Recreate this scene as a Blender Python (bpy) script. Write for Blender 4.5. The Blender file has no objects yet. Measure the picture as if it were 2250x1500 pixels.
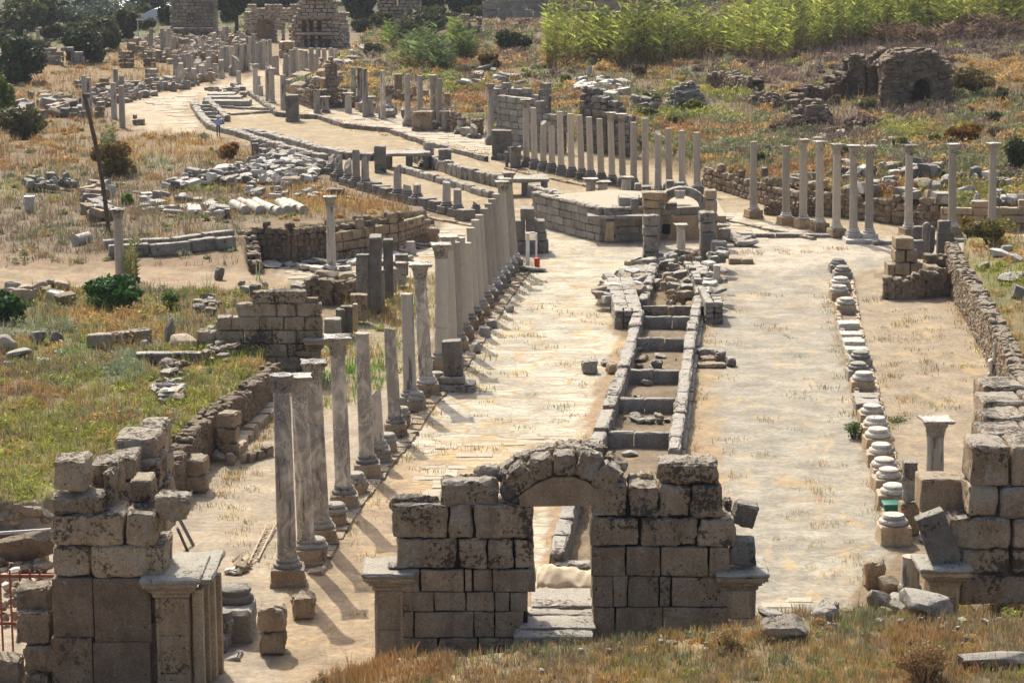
import bpy, math, random
import numpy as np
from mathutils import Vector, Matrix

random.seed(7)
RNG = np.random.default_rng(7)
SC = bpy.context.scene
COL = SC.collection

# ---------------------------------------------------------------- camera, sky, sun
CAMH = 20.0
FPX = 5000.0                      # focal length in pixels of the 2250 px wide photograph
PITCH = math.atan(990.0 / FPX)
cam_d = bpy.data.cameras.new("camera")
cam = bpy.data.objects.new("camera", cam_d)
COL.objects.link(cam)
cam.location = (0, 0, CAMH)
cam.rotation_euler = (math.pi / 2 - PITCH, 0, 0)
cam_d.sensor_width = 36.0
cam_d.lens = 36.0 * FPX / 2250.0
cam_d.clip_start = 0.5
cam_d.clip_end = 9000
SC.camera = cam

SUN_AZ = math.radians(-21)        # from +Y, negative = to the left
SUN_EL = math.radians(47)
w = bpy.data.worlds.new("World")
SC.world = w
w.use_nodes = True
wn = w.node_tree
bg = wn.nodes["Background"]
sky = wn.nodes.new("ShaderNodeTexSky")
sky.sky_type = 'NISHITA'
sky.sun_disc = False
sky.sun_elevation = SUN_EL
sky.sun_rotation = SUN_AZ
sky.dust_density = 5.0
sky.ozone_density = 0.3
sky.air_density = 0.8
bg.inputs[1].default_value = 0.15
wn.links.new(sky.outputs[0], bg.inputs[0])
sl = bpy.data.lights.new("sun", 'SUN')
sl.energy = 3.9
sl.angle = math.radians(0.6)
sl.color = (1.0, 0.93, 0.79)
sun = bpy.data.objects.new("sun", sl)
COL.objects.link(sun)
sd = Vector((math.sin(SUN_AZ) * math.cos(SUN_EL), math.cos(SUN_AZ) * math.cos(SUN_EL), math.sin(SUN_EL)))
sun.rotation_euler = sd.to_track_quat('Z', 'Y').to_euler()
SC.view_settings.view_transform = 'Standard'
SC.view_settings.look = 'None'
SC.view_settings.exposure = 0.46
SC.view_settings.gamma = 1.0
try:
    SC.cycles.max_bounces = 5
    SC.cycles.diffuse_bounces = 3
    SC.cycles.volume_bounces = 0
except Exception:
    pass

# ---------------------------------------------------------------- measuring helpers
ST, CT = math.sin(PITCH), math.cos(PITCH)
def at(px, py, z=0.0):
    """point of the horizontal plane z seen at pixel (px,py) of the photograph"""
    a = (px - 1125.0) / FPX; b = (750.0 - py) / FPX
    dx, dy, dz = a, CT + b * ST, -ST + b * CT
    t = (z - CAMH) / dz
    return (dx * t, dy * t)
def zat(Y, py):
    t = (750.0 - py) / FPX
    return CAMH + Y * (t * CT - ST) / (CT + t * ST)
def xat(Y, z, px):
    zc = Y * CT - (z - CAMH) * ST
    return (px - 1125.0) / FPX * zc
def proj(x, y, z):
    h = z - CAMH
    zc = y * CT - h * ST
    return 1125 + FPX * x / zc, 750 - FPX * (y * ST + h * CT) / zc

# ---------------------------------------------------------------- terrain height
def sdf_poly(X, Y, P):
    """signed distance (inside positive)"""
    d = np.full(X.shape, 1e18); ins = np.zeros(X.shape, bool)
    n = len(P)
    for i in range(n):
        ax, ay = P[i]; bx, by = P[(i + 1) % n]
        ex, ey = bx - ax, by - ay
        wx, wy = X - ax, Y - ay
        t = np.clip((wx * ex + wy * ey) / (ex * ex + ey * ey + 1e-12), 0, 1)
        d = np.minimum(d, (wx - ex * t) ** 2 + (wy - ey * t) ** 2)
        c = ((ay <= Y) & (by > Y)) | ((by <= Y) & (ay > Y))
        if abs(ey) > 1e-12:
            c &= X < ax + ex * (Y - ay) / ey
            ins ^= c
    d = np.sqrt(d)
    return np.where(ins, d, -d)
def sstep(a, b, v):
    t = np.clip((v - a) / (b - a), 0, 1)
    return t * t * (3 - 2 * t)
_ph = np.random.default_rng(3)
_NZ = [(_ph.normal(size=3), _ph.uniform(0, 6.28)) for _ in range(60)]
def snoise(X, Y, Z=0.0, s=1.0, o=0, n=9):
    """cheap smooth noise about -1..1; s = feature size in metres"""
    v = 0.0; a = 1.0; tot = 0.0
    for k in range(n):
        (d, p) = _NZ[(o * 7 + k * 3) % 60]
        f = (1.7 ** (k // 3)) * 2.2 / s
        v = v + a * np.sin(f * (d[0] * X + d[1] * Y + d[2] * Z) + p + 1.3 * np.sin(0.7 * f * (d[1] * X - d[0] * Y) + 2 * p))
        tot += a * 0.6
        if k % 3 == 2: a *= 0.6
    return v / tot
PL = [at(*p, z) for *p, z in [(-2500, 1130, 1.3), (95, 1100, 1.3), (250, 1010, 1.3), (372, 1000, 1.3), (385, 968, 1.3), (470, 915, 1.3), (598, 815, 1.3),
      (600, 770, 1.2), (590, 700, 1.2), (604, 645, 1.1), (560, 596, 1.1), (548, 560, 1.2), (556, 573, 0), (640, 577, 0), (720, 569, 0), (800, 557, 0), (872, 547, 0), (950, 520, 0),
      (935, 462, 1), (870, 448, .5), (740, 410, .5), (650, 372, .4), (560, 335, .4), (500, 312, .4), (430, 292, .4), (300, 285, .3), (150, 300, .3), (-2500, 330, .3)]]
PR = [at(*p, z) for *p, z in [(2112, 560, 1.7), (2135, 620, 1.8), (2165, 700, 1.8), (2190, 770, 1.8), (2260, 850, 1.8), (3600, 1000, 1.8), (3600, 505, 1.5), (2110, 515, 1.6)]]
HILL = [at(*p, 0) for p in [(700, -160), (850, 40), (800, 95), (735, 150), (650, 200), (700, 218), (800, 236), (930, 262), (1060, 300), (1180, 322), (1400, 340),
      (1560, 405), (1700, 447), (1860, 470), (2060, 492), (2250, 506), (4200, 530), (9000, -100), (3000, -200)]]
def terrain(X, Y):
    X = np.asarray(X, float); Y = np.asarray(Y, float)
    z = np.zeros(np.broadcast(X, Y).shape)
    d = sdf_poly(X, Y, PL)
    soft = np.where(Y > 135, 5.0, 0.35)
    far = 1.25 - 0.8 * sstep(120, 175, Y)
    mx, my = at(760, 480, 1.8)
    mound = 0.75 * np.exp(-(((X - mx) / 11) ** 2 + ((Y - my - 1) / 9) ** 2))
    z = z + sstep(0, 1, d / soft) * (far + mound + 0.10 * snoise(X, Y, s=5, o=1))
    d = sdf_poly(X, Y, PR)
    z = z + sstep(0, 0.4, d) * (1.65 + 0.06 * np.clip(d, 0, 12) + 0.10 * snoise(X, Y, s=4, o=2))
    d = sdf_poly(X, Y, HILL)
    sl_ = np.where(X > 5, 0.062, 0.05)
    cap = 5.0 + 4.5 * sstep(-20, 60, X)
    hz = 1.1 * sstep(0, 0.6, d) + np.clip(sl_ * np.clip(d - 0.5, 0, 900), 0, cap)
    hz = hz * (1 + 0.12 * snoise(X, Y, s=26, o=3)) + sstep(2, 14, d) * 0.4 * snoise(X, Y, s=9, o=4)
    z = z + np.where(d > 0, hz, 0)
    # foreground bank in front of the gate
    fx = sstep(-5.2, -2.6, X)
    edge = 56.2 + 0.9 * sstep(2, 10, X) + 0.2 * np.sin(X * 0.9)
    fm = (1.1 + 0.75 * sstep(-2, 8, X) + 0.06 * np.clip(edge - Y, 0, 40)) * sstep(0, 1.8, edge - Y)
    z = z + fm * fx
    z = z + 0.035 * snoise(X, Y, s=2.2, o=5) + 0.02 * snoise(X, Y, s=0.8, o=6)
    return z
def hz(x, y):
    return float(terrain(np.array([x]), np.array([y]))[0])
_lut = np.concatenate([np.arange(40, 200, .25), np.arange(200, 700, 1.0)])
def gnd(px, py):
    """first point of the terrain seen at pixel"""
    a = (px - 1125.0) / FPX; b = (750.0 - py) / FPX
    dx, dy, dz = a, CT + b * ST, -ST + b * CT
    X = dx / dy * _lut; Z = CAMH + dz / dy * _lut
    T = terrain(X, _lut)
    k = np.argmax(Z < T)
    if k == 0: k = len(_lut) - 1
    y0, y1 = _lut[k - 1], _lut[k]
    f0, f1 = Z[k - 1] - T[k - 1], T[k] - Z[k]
    y = y0 + (y1 - y0) * f0 / (f0 + f1 + 1e-9)
    x = dx / dy * y
    return x, y, hz(x, y)

# ---------------------------------------------------------------- object helpers
def mesh_from(name, V, F, mat, smooth=True, attrs=None, sharp=35):
    me = bpy.data.meshes.new(name)
    V = np.asarray(V, np.float32)
    me.vertices.add(len(V)); me.vertices.foreach_set("co", V.ravel())
    if isinstance(F, np.ndarray):
        n, k = F.shape
        lt = np.full(n, k, np.int32); li = F.astype(np.int32).ravel()
    else:
        lt = np.array([len(f) for f in F], np.int32)
        li = np.array([i for f in F for i in f], np.int32)
        n = len(F)
    me.loops.add(len(li)); me.loops.foreach_set("vertex_index", li)
    me.polygons.add(n)
    ls = np.zeros(n, np.int32); ls[1:] = np.cumsum(lt)[:-1]
    me.polygons.foreach_set("loop_start", ls)
    me.polygons.foreach_set("loop_total", lt)
    me.polygons.foreach_set("use_smooth", np.full(n, bool(smooth)))
    for an, av in (attrs or {}).items():
        av = np.asarray(av, np.float32)
        if av.ndim == 2:
            a = me.color_attributes.new(an, 'FLOAT_COLOR', 'POINT')
            if av.shape[1] == 3: av = np.concatenate([av, np.ones((len(av), 1), np.float32)], 1)
            a.data.foreach_set("color", av.ravel())
        else:
            a = me.attributes.new(an, 'FLOAT', 'POINT'); a.data.foreach_set("value", av)
    me.update(calc_edges=True); me.validate()
    if smooth and sharp:
        try: me.set_sharp_from_angle(angle=math.radians(sharp))
        except Exception: pass
    if mat: me.materials.append(mat)
    return me
class MB:
    """collects pieces and links them as one mesh object"""
    def __init__(s): s.V = []; s.F = []; s.T = []; s.n = 0
    def add(s, V, F, tint=None):
        V = np.asarray(V, float)
        s.V.append(V); s.F.append((F, s.n)); s.n += len(V)
        s.T.append(np.full(len(V), random.random() if tint is None else tint))
        return s
    def build(s, name, mat, parent=None, smooth=True, sharp=35):
        V = np.concatenate(s.V)
        F = [[i + o for i in f] for fs, o in s.F for f in fs]
        if parent is not None:
            V = V - np.array(parent.location)
            org = (0, 0, 0)
        else:
            org = np.array([V[:, 0].mean(), V[:, 1].mean(), V[:, 2].min()])
            V = V - org
        me = mesh_from(name, V, F, mat, smooth, {"tint": np.concatenate(s.T)}, sharp)
        o = bpy.data.objects.new(name, me); COL.objects.link(o)
        o.location = org
        if parent is not None: o.parent = parent
        return o
def tag(o, label=None, cat=None, group=None, kind=None):
    if label: o["label"] = label
    if cat: o["category"] = cat
    if group: o["group"] = group
    if kind: o["kind"] = kind
    return o
def empty(name, loc, label, cat, group=None):
    o = bpy.data.objects.new(name, None); COL.objects.link(o)
    o.location = loc; o.empty_display_size = 0.3
    return tag(o, label, cat, group)
ORD = ["first", "second", "third", "fourth", "fifth", "sixth", "seventh", "eighth", "ninth", "tenth", "eleventh", "twelfth", "thirteenth",
       "fourteenth", "fifteenth", "sixteenth", "seventeenth", "eighteenth", "nineteenth", "twentieth", "twenty-first", "twenty-second", "twenty-third", "twenty-fourth", "twenty-fifth"]

# ---- shapes
_boxc = {}
def _boxgrid(nx, ny, nz):
    k = (nx, ny, nz)
    if k in _boxc: return _boxc[k]
    idx = {}; V = []; F = []
    def vid(i, j, l):
        t = (i, j, l)
        if t not in idx:
            idx[t] = len(V); V.append((2 * i / nx - 1, 2 * j / ny - 1, 2 * l / nz - 1))
        return idx[t]
    for i in range(nx):
        for j in range(ny):
            F.append([vid(i, j, 0), vid(i, j + 1, 0), vid(i + 1, j + 1, 0), vid(i + 1, j, 0)])
            F.append([vid(i, j, nz), vid(i + 1, j, nz), vid(i + 1, j + 1, nz), vid(i, j + 1, nz)])
    for i in range(nx):
        for l in range(nz):
            F.append([vid(i, 0, l), vid(i + 1, 0, l), vid(i + 1, 0, l + 1), vid(i, 0, l + 1)])
            F.append([vid(i, ny, l), vid(i, ny, l + 1), vid(i + 1, ny, l + 1), vid(i + 1, ny, l)])
    for j in range(ny):
        for l in range(nz):
            F.append([vid(0, j, l), vid(0, j, l + 1), vid(0, j + 1, l + 1), vid(0, j + 1, l)])
            F.append([vid(nx, j, l), vid(nx, j + 1, l), vid(nx, j + 1, l + 1), vid(nx, j, l + 1)])
    _boxc[k] = (np.array(V), F)
    return _boxc[k]
def rot(rx=0, ry=0, rz=0):
    return np.array(Matrix.Rotation(rz, 3, 'Z') @ Matrix.Rotation(ry, 3, 'Y') @ Matrix.Rotation(rx, 3, 'X'))
def block(c, size, rz=0, rough=0.03, rnd=0.05, res=5, rx=0, ry=0, taper=0.0, top=0.0):
    """weathered block centred on c"""
    sx, sy, sz = size
    m = max(size)
    if isinstance(res, int):
        res = tuple(max(1, int(round(res * s / m)) + 1) for s in size)
    G, F = _boxgrid(*res)
    h = np.array(size) / 2
    r = min(rnd, min(size) * 0.45)
    # bunch the grid so the rounded edge gets vertices
    inn = h - r
    P = G * h
    for k in range(3):
        if res[k] >= 3:
            m_ = np.abs(G[:, k]) < .999
            P[m_, k] = G[m_, k] / (1 - 2 / res[k]) * inn[k]
    q = np.clip(P, -inn, inn)
    d = P - q
    L = np.linalg.norm(d, axis=1, keepdims=True); L[L == 0] = 1
    ndim = (np.abs(d) > 1e-9).sum(1, keepdims=True)
    P = np.where(ndim > 1, q + d / L * r * (1 + 0.0 * ndim), P)
    if rough:
        em = (ndim[:, 0] > 1)
        P[em] -= np.sign(G[em]) * (np.abs(G[em]) > .999) * (np.random.default_rng(int(random.random() * 1e6)).random((em.sum(), 1)) ** 2 * rough * .9)
    if taper: P[:, :2] *= (1 - taper * (P[:, 2:3] / h[2]))
    if rough:
        s = random.random() * 100
        N = np.sign(G) * (np.abs(G) > 0.999)
        N = N / (np.linalg.norm(N, axis=1, keepdims=True) + 1e-9)
        a = snoise(P[:, 0] + s, P[:, 1], P[:, 2] + s * .3, s=max(0.25, m * 0.55), o=int(s) % 8, n=6)
        b = snoise(P[:, 0] - s, P[:, 1], P[:, 2], s=max(0.09, m * 0.16), o=int(s * 3) % 8, n=6)
        P = P + N * (rough * (a * 0.9 + b * 0.55 - 0.4))[:, None]
        # chipped corners
        for _ in range(2):
            cdir = np.array([random.choice((-1, 1)), random.choice((-1, 1)), random.choice((-1, 1, 1))])
            dd = ((G * cdir + 0 > 0.35).all(1))
            P[dd] -= (cdir * h)[None, :] * random.uniform(0, 2.2) * rough / max(.25, m)
    if top:
        P[:, 2] += np.where(G[:, 2] > 0.99, top * np.sin(P[:, 0] * 3 + random.random() * 6), 0)
    R = rot(rx, ry, rz)
    return P @ R.T + np.array(c), F
_ico = None
def stone(c, size, rz=None, rough=0.25, lvl=0):
    """irregular angular stone, cut by a few random planes"""
    G, F = _boxgrid(2, 2, 2) if lvl == 0 else _boxgrid(8, 8, 8)
    P = G / (np.linalg.norm(G, axis=1, keepdims=True) ** (0.72 if lvl == 0 else .5))
    P = P * (0.55 if lvl == 0 else .5)
    s = random.random() * 50
    r = np.random.default_rng(int(s * 1e5))
    if lvl:
        for _ in range(9):
            n = r.normal(size=3); n /= np.linalg.norm(n)
            d = r.uniform(.34, .56) - rough * .12
            P -= np.clip(P @ n - d, 0, None)[:, None] * n
        a = snoise(P[:, 0] + s, P[:, 1], P[:, 2], s=.5, o=int(s) % 8, n=9) * .09 + snoise(P[:, 0], P[:, 1] + s, P[:, 2], s=.16, o=int(s * 3) % 8, n=6) * .035
        P = P * (1 + rough * 2.2 * a[:, None])
    else:
        k = r.normal(size=(3, 3)) * 2.2
        n = np.sin(P @ k[0] * 2 + s) + np.sin(P @ k[1] * 2 + 2 * s) + 0.6 * np.sin(P @ k[2] * 4 + 3 * s)
        P = P * (1 + rough * 0.35 * n[:, None])
    P = P * np.array(size)
    R = rot(random.uniform(-.25, .25), random.uniform(-.25, .25), random.uniform(0, 6.28) if rz is None else rz)
    return P @ R.T + np.array(c), F
def lathe(prof, n=20, c=(0, 0, 0), lobes=None, cap=True):
    """prof: list of (radius, z)"""
    V = []; F = []
    m = len(prof)
    for j, (r, z) in enumerate(prof):
        for i in range(n):
            a = 2 * math.pi * i / n
            rr = r * (1 + (lobes(a, j) if lobes else 0))
            V.append((rr * math.cos(a), rr * math.sin(a), z))
    for j in range(m - 1):
        for i in range(n):
            F.append([j * n + i, j * n + (i + 1) % n, (j + 1) * n + (i + 1) % n, (j + 1) * n + i])
    if cap:
        F.append(list(range(n))[::-1]); F.append([(m - 1) * n + i for i in range(n)])
    return np.array(V) + np.array(c), F
def tube(p0, p1, r0, r1, n=6):
    p0 = Vector(p0); p1 = Vector(p1); d = (p1 - p0)
    q = d.to_track_quat('Z', 'Y').to_matrix()
    V = []
    for p, r in ((p0, r0), (p1, r1)):
        for i in range(n):
            a = 2 * math.pi * i / n
            V.append(p + q @ Vector((r * math.cos(a), r * math.sin(a), 0)))
    F = [[i, (i + 1) % n, n + (i + 1) % n, n + i] for i in range(n)] + [list(range(n))[::-1], list(range(n, 2 * n))]
    return np.array([tuple(v) for v in V]), F
def prism(poly, y0, y1):
    """polygon in x,z extruded along y"""
    n = len(poly)
    V = [(x, y0, z) for x, z in poly] + [(x, y1, z) for x, z in poly]
    F = [list(range(n)), list(range(2 * n - 1, n - 1, -1))] + [[i, n + i, n + (i + 1) % n, (i + 1) % n] for i in range(n)]
    return np.array(V), F

# ---------------------------------------------------------------- materials
class NT:
    def __init__(s, name):
        s.m = bpy.data.materials.new(name); s.m.use_nodes = True
        s.t = s.m.node_tree; s.b = s.t.nodes["Principled BSDF"]
        s.b.inputs["Roughness"].default_value = 0.92
        s.b.inputs["Specular IOR Level"].default_value = 0.25
    def n(s, typ, **kw):
        nd = s.t.nodes.new(typ)
        for k, v in kw.items(): setattr(nd, k, v)
        return nd
    def l(s, a, b): s.t.links.new(a, b)
    def pos(s, scale=(1, 1, 1), add=None):
        g = s.n("ShaderNodeNewGeometry")
        mp = s.n("ShaderNodeMapping"); mp.inputs["Scale"].default_value = scale
        s.l(g.outputs["Position"], mp.inputs["Vector"])
        if add is not None: s.l(add, mp.inputs["Location"])
        return mp.outputs[0]
    def noise(s, vec, scale, detail=6, rough=0.6, dist=0.0):
        nd = s.n("ShaderNodeTexNoise")
        nd.inputs["Scale"].default_value = scale; nd.inputs["Detail"].default_value = detail
        nd.inputs["Roughness"].default_value = rough; nd.inputs["Distortion"].default_value = dist
        s.l(vec, nd.inputs["Vector"]); return nd.outputs["Fac"]
    def ramp(s, fac, a, b, ca=0.0, cb=1.0):
        nd = s.n("ShaderNodeMapRange"); nd.interpolation_type = 'SMOOTHSTEP'
        nd.inputs[1].default_value = a; nd.inputs[2].default_value = b
        nd.inputs[3].default_value = ca; nd.inputs[4].default_value = cb
        s.l(fac, nd.inputs[0]); return nd.outputs[0]
    def mix(s, fac, a, b, mode='MIX'):
        nd = s.n("ShaderNodeMix", data_type='RGBA', blend_type=mode)
        if isinstance(fac, (int, float)): nd.inputs[0].default_value = fac
        else: s.l(fac, nd.inputs[0])
        for v, i in ((a, 6), (b, 7)):
            if isinstance(v, (tuple, list)): nd.inputs[i].default_value = (*v[:3], 1)
            else: s.l(v, nd.inputs[i])
        return nd.outputs[2]
    def math(s, op, a, b=None):
        nd = s.n("ShaderNodeMath", operation=op)
        for v, i in ((a, 0), (b, 1)):
            if v is None: continue
            if isinstance(v, (int, float)): nd.inputs[i].default_value = v
            else: s.l(v, nd.inputs[i])
        return nd.outputs[0]
    def attr(s, name, out="Fac"):
        nd = s.n("ShaderNodeAttribute"); nd.attribute_name = name; return nd.outputs[out]
    def scale(s, col, f):
        nd = s.n("ShaderNodeVectorMath", operation='SCALE'); s.l(col, nd.inputs[0]); s.l(f, nd.inputs["Scale"]); return nd.outputs[0]
    def bump(s, h, strength=0.4, dist=0.05):
        nd = s.n("ShaderNodeBump"); nd.inputs["Strength"].default_value = strength; nd.inputs["Distance"].default_value = dist
        s.l(h, nd.inputs["Height"]); s.l(nd.outputs[0], s.b.inputs["Normal"])
    def color(s, c): s.l(c, s.b.inputs["Base Color"])

def stone_mat(name, c1, c2, dark=(.048, .043, .036), lich=0.52, pale=0.60, palec=(.42, .41, .38), bump=0.6, lscale=4.5, topc=(.33, .325, .30), topf=0.75):
    t = NT(name); p = t.pos()
    ti = t.attr("tint")
    a = t.noise(p, 1.3, 7, .65)
    col = t.mix(t.ramp(a, .35, .65), c1, c2)
    st = t.noise(t.pos((2.5, 2.5, .35)), 1.1, 4)
    col = t.mix(t.ramp(st, .5, .72, 0, .45), col, tuple(x * .55 for x in c1))
    f = t.math('ADD', t.math('MULTIPLY', ti, 0.42), 0.78)
    col = t.scale(col, f)
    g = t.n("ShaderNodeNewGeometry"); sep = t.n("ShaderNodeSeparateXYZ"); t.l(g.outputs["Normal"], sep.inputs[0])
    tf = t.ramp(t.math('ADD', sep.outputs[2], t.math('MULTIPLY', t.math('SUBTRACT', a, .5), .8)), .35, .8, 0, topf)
    col = t.mix(tf, col, topc)  # tops go greyer and paler: weathering, plus sunlit lightness put into the colour
    gr = t.noise(p, 16, 5, .7)
    col = t.mix(t.ramp(gr, .52, .66, 0, .7), col, tuple(x * .5 for x in c2))
    col = t.mix(t.ramp(gr, .46, .30, 0, .55), col, tuple(min(1, x * 1.5) for x in c2))
    pl = t.noise(p, lscale * 2.4, 8, .74)
    big = t.noise(p, .9, 3)
    bg2 = t.math('MULTIPLY', t.math('SUBTRACT', big, .5), .7)
    col = t.mix(t.ramp(t.math('SUBTRACT', pl, bg2), pale, pale + .07, 0, .65), col, palec)
    l1 = t.noise(p, lscale * 2.1, 9, .76)
    thr = t.math('ADD', l1, bg2)
    thr = t.math('ADD', thr, t.math('MULTIPLY', tf, .05))
    col = t.mix(t.ramp(thr, lich, lich + .05, 0, .85), col, dark)
    col = t.scale(col, t.ramp(t.noise(p, 34, 4, .7), .35, .65, .78, 1.22))
    t.color(col)
    h = t.math('ADD', t.math('MULTIPLY', t.noise(p, 7, 9, .78), 1.0), t.math('MULTIPLY', l1, 1.0))
    t.bump(h, min(1, bump * 1.3), .12)
    return t.m
M = {}
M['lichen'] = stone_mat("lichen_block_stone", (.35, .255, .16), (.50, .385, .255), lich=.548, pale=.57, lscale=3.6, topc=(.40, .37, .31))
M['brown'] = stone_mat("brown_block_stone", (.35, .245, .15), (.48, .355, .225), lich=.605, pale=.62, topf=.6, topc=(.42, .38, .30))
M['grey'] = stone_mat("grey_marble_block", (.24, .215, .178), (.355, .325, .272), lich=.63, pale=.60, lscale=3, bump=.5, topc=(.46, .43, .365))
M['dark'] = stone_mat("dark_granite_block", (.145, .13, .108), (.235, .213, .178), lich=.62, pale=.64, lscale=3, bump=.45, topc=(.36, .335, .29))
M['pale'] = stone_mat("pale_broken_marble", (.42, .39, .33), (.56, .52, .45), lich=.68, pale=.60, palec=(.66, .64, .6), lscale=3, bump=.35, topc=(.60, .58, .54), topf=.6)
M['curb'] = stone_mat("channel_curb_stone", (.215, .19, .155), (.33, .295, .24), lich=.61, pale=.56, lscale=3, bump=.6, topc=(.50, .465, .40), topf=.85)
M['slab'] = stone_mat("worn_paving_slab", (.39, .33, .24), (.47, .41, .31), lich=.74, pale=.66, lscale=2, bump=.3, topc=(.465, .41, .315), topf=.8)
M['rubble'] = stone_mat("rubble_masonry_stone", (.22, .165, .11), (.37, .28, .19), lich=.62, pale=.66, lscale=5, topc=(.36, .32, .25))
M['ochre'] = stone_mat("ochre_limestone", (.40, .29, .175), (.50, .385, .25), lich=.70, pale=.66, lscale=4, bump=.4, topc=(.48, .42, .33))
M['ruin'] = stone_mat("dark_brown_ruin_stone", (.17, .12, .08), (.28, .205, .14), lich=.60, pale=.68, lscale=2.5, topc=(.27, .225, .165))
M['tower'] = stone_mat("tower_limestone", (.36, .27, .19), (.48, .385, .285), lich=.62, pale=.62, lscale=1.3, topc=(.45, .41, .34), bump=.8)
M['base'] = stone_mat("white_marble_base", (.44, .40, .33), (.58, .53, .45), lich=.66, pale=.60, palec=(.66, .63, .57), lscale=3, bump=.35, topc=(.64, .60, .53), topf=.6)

def marble_col(name, c1, c2, dark, vein=.5, stain=.56):
    t = NT(name)
    ti = t.attr("tint")
    cmb = t.n("ShaderNodeCombineXYZ")
    for i, k in enumerate((37., 53., 29.)): t.l(t.math('MULTIPLY', ti, k), cmb.inputs[i])
    p = t.pos(add=cmb.outputs[0])
    sw = t.noise(t.pos((1.6, 1.6, 1.0), add=cmb.outputs[0]), 1.0, 3, .5, 2.2)
    wv = t.math('ADD', t.math('MULTIPLY', t.math('SINE', t.math('MULTIPLY', sw, 62)), .5), .5)
    gate = t.ramp(t.noise(p, .8, 3), .42, .58)
    col = t.mix(t.math('MULTIPLY', t.math('MULTIPLY', wv, gate), vein), c1, c2)
    col = t.mix(t.ramp(sw, .35, .6, 0, vein * .7), col, c2)
    ps = t.pos((3.2, 3.2, .42), add=cmb.outputs[0])
    s = t.noise(ps, 1.0, 6, .62)
    col = t.mix(t.ramp(s, stain, stain + .1, 0, .85), col, dark)
    s2 = t.noise(ps, 1.7, 5, .6)
    col = t.mix(t.ramp(s2, .58, .72, 0, .55), col, tuple(min(1, x * 1.45) for x in c1))
    g = t.noise(p, 22, 5, .7)
    col = t.mix(t.ramp(g, .58, .8, 0, .4), col, dark)
    t.color(t.scale(col, t.math('ADD', t.math('MULTIPLY', t.math('FRACT', t.math('MULTIPLY', ti, 7.3)), .5), .72)))
    t.bump(t.noise(p, 11, 8, .7), .3, .04)
    return t.m
M['marble'] = marble_col("veined_marble_shaft", (.64, .56, .45), (.21, .19, .165), (.06, .053, .045), vein=.9, stain=.58)
M['granite'] = marble_col("taupe_granite_shaft", (.44, .385, .31), (.34, .295, .235), (.15, .125, .10), vein=.35, stain=.66)
M['stump'] = marble_col("stained_marble_stump", (.42, .375, .31), (.28, .26, .23), (.07, .062, .055), vein=.5, stain=.54)
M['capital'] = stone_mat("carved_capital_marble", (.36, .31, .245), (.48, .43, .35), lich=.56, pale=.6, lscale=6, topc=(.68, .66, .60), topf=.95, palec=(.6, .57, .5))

def plain(name, c, rough=.8, var=.15, metal=0.0, bump=0.0):
    t = NT(name); p = t.pos()
    n = t.noise(p, 5, 5)
    t.color(t.mix(t.ramp(n, .3, .7), tuple(x * (1 - var) for x in c), tuple(min(1, x * (1 + var)) for x in c)))
    t.b.inputs["Roughness"].default_value = rough; t.b.inputs["Metallic"].default_value = metal
    if bump: t.bump(t.noise(p, 20, 5), bump, .03)
    return t.m
M['wood'] = plain("weathered_pole_wood", (.11, .08, .055), var=.3, bump=.4)
M['rust'] = plain("rusty_red_metal", (.30, .09, .05), .6, .3)
M['metal'] = plain("grey_metal", (.45, .46, .46), .45, .08, .2)
M['white'] = plain("white_board", (.74, .73, .70), .6, .05)
M['green'] = plain("green_plastic", (.02, .14, .10), .45, .1)
M['red'] = plain("red_plastic", (.55, .07, .04), .5, .1)
M['yellow'] = plain("yellow_sticker", (.75, .45, .03), .6, .05)
M['tarp'] = plain("beige_cloth", (.50, .42, .30), .9, .12, bump=.3)
M['lightwood'] = plain("pale_timber", (.46, .37, .26), .8, .2)
M['plastic'] = plain("greenhouse_film", (.70, .73, .76), .5, .05)
M['hole'] = plain("painted_shade_black", (.02, .017, .014), 1, .1)  # near-black that paints shade into openings, dowel holes and block gaps
M['shirt'] = plain("blue_shirt", (.32, .45, .68), .9, .1)
M['skin'] = plain("skin", (.45, .27, .19), .7, .05)
M['trouser'] = plain("dark_trousers", (.05, .05, .07), .9, .1)
M['bark'] = plain("tree_bark", (.10, .075, .055), .95, .3, bump=.5)

def attr_mat(name, trans=.25, rough=.8):
    t = NT(name)
    c = t.attr("Col", "Color")
    n = t.noise(t.pos(), 3.0, 3)
    c = t.scale(c, t.ramp(n, .3, .7, .8, 1.2))
    t.color(c); t.b.inputs["Roughness"].default_value = rough
    if trans:
        tr = t.n("ShaderNodeBsdfTranslucent"); t.l(c, tr.inputs[0])
        mx = t.n("ShaderNodeMixShader"); mx.inputs[0].default_value = trans
        t.l(t.b.outputs[0], mx.inputs[1]); t.l(tr.outputs[0], mx.inputs[2])
        t.l(mx.outputs[0], t.t.nodes["Material Output"].inputs[0])
    return t.m
M['grass'] = attr_mat("grass_blades", .35)
M['leaf'] = attr_mat("leaf_clusters", .3, .6)

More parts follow.
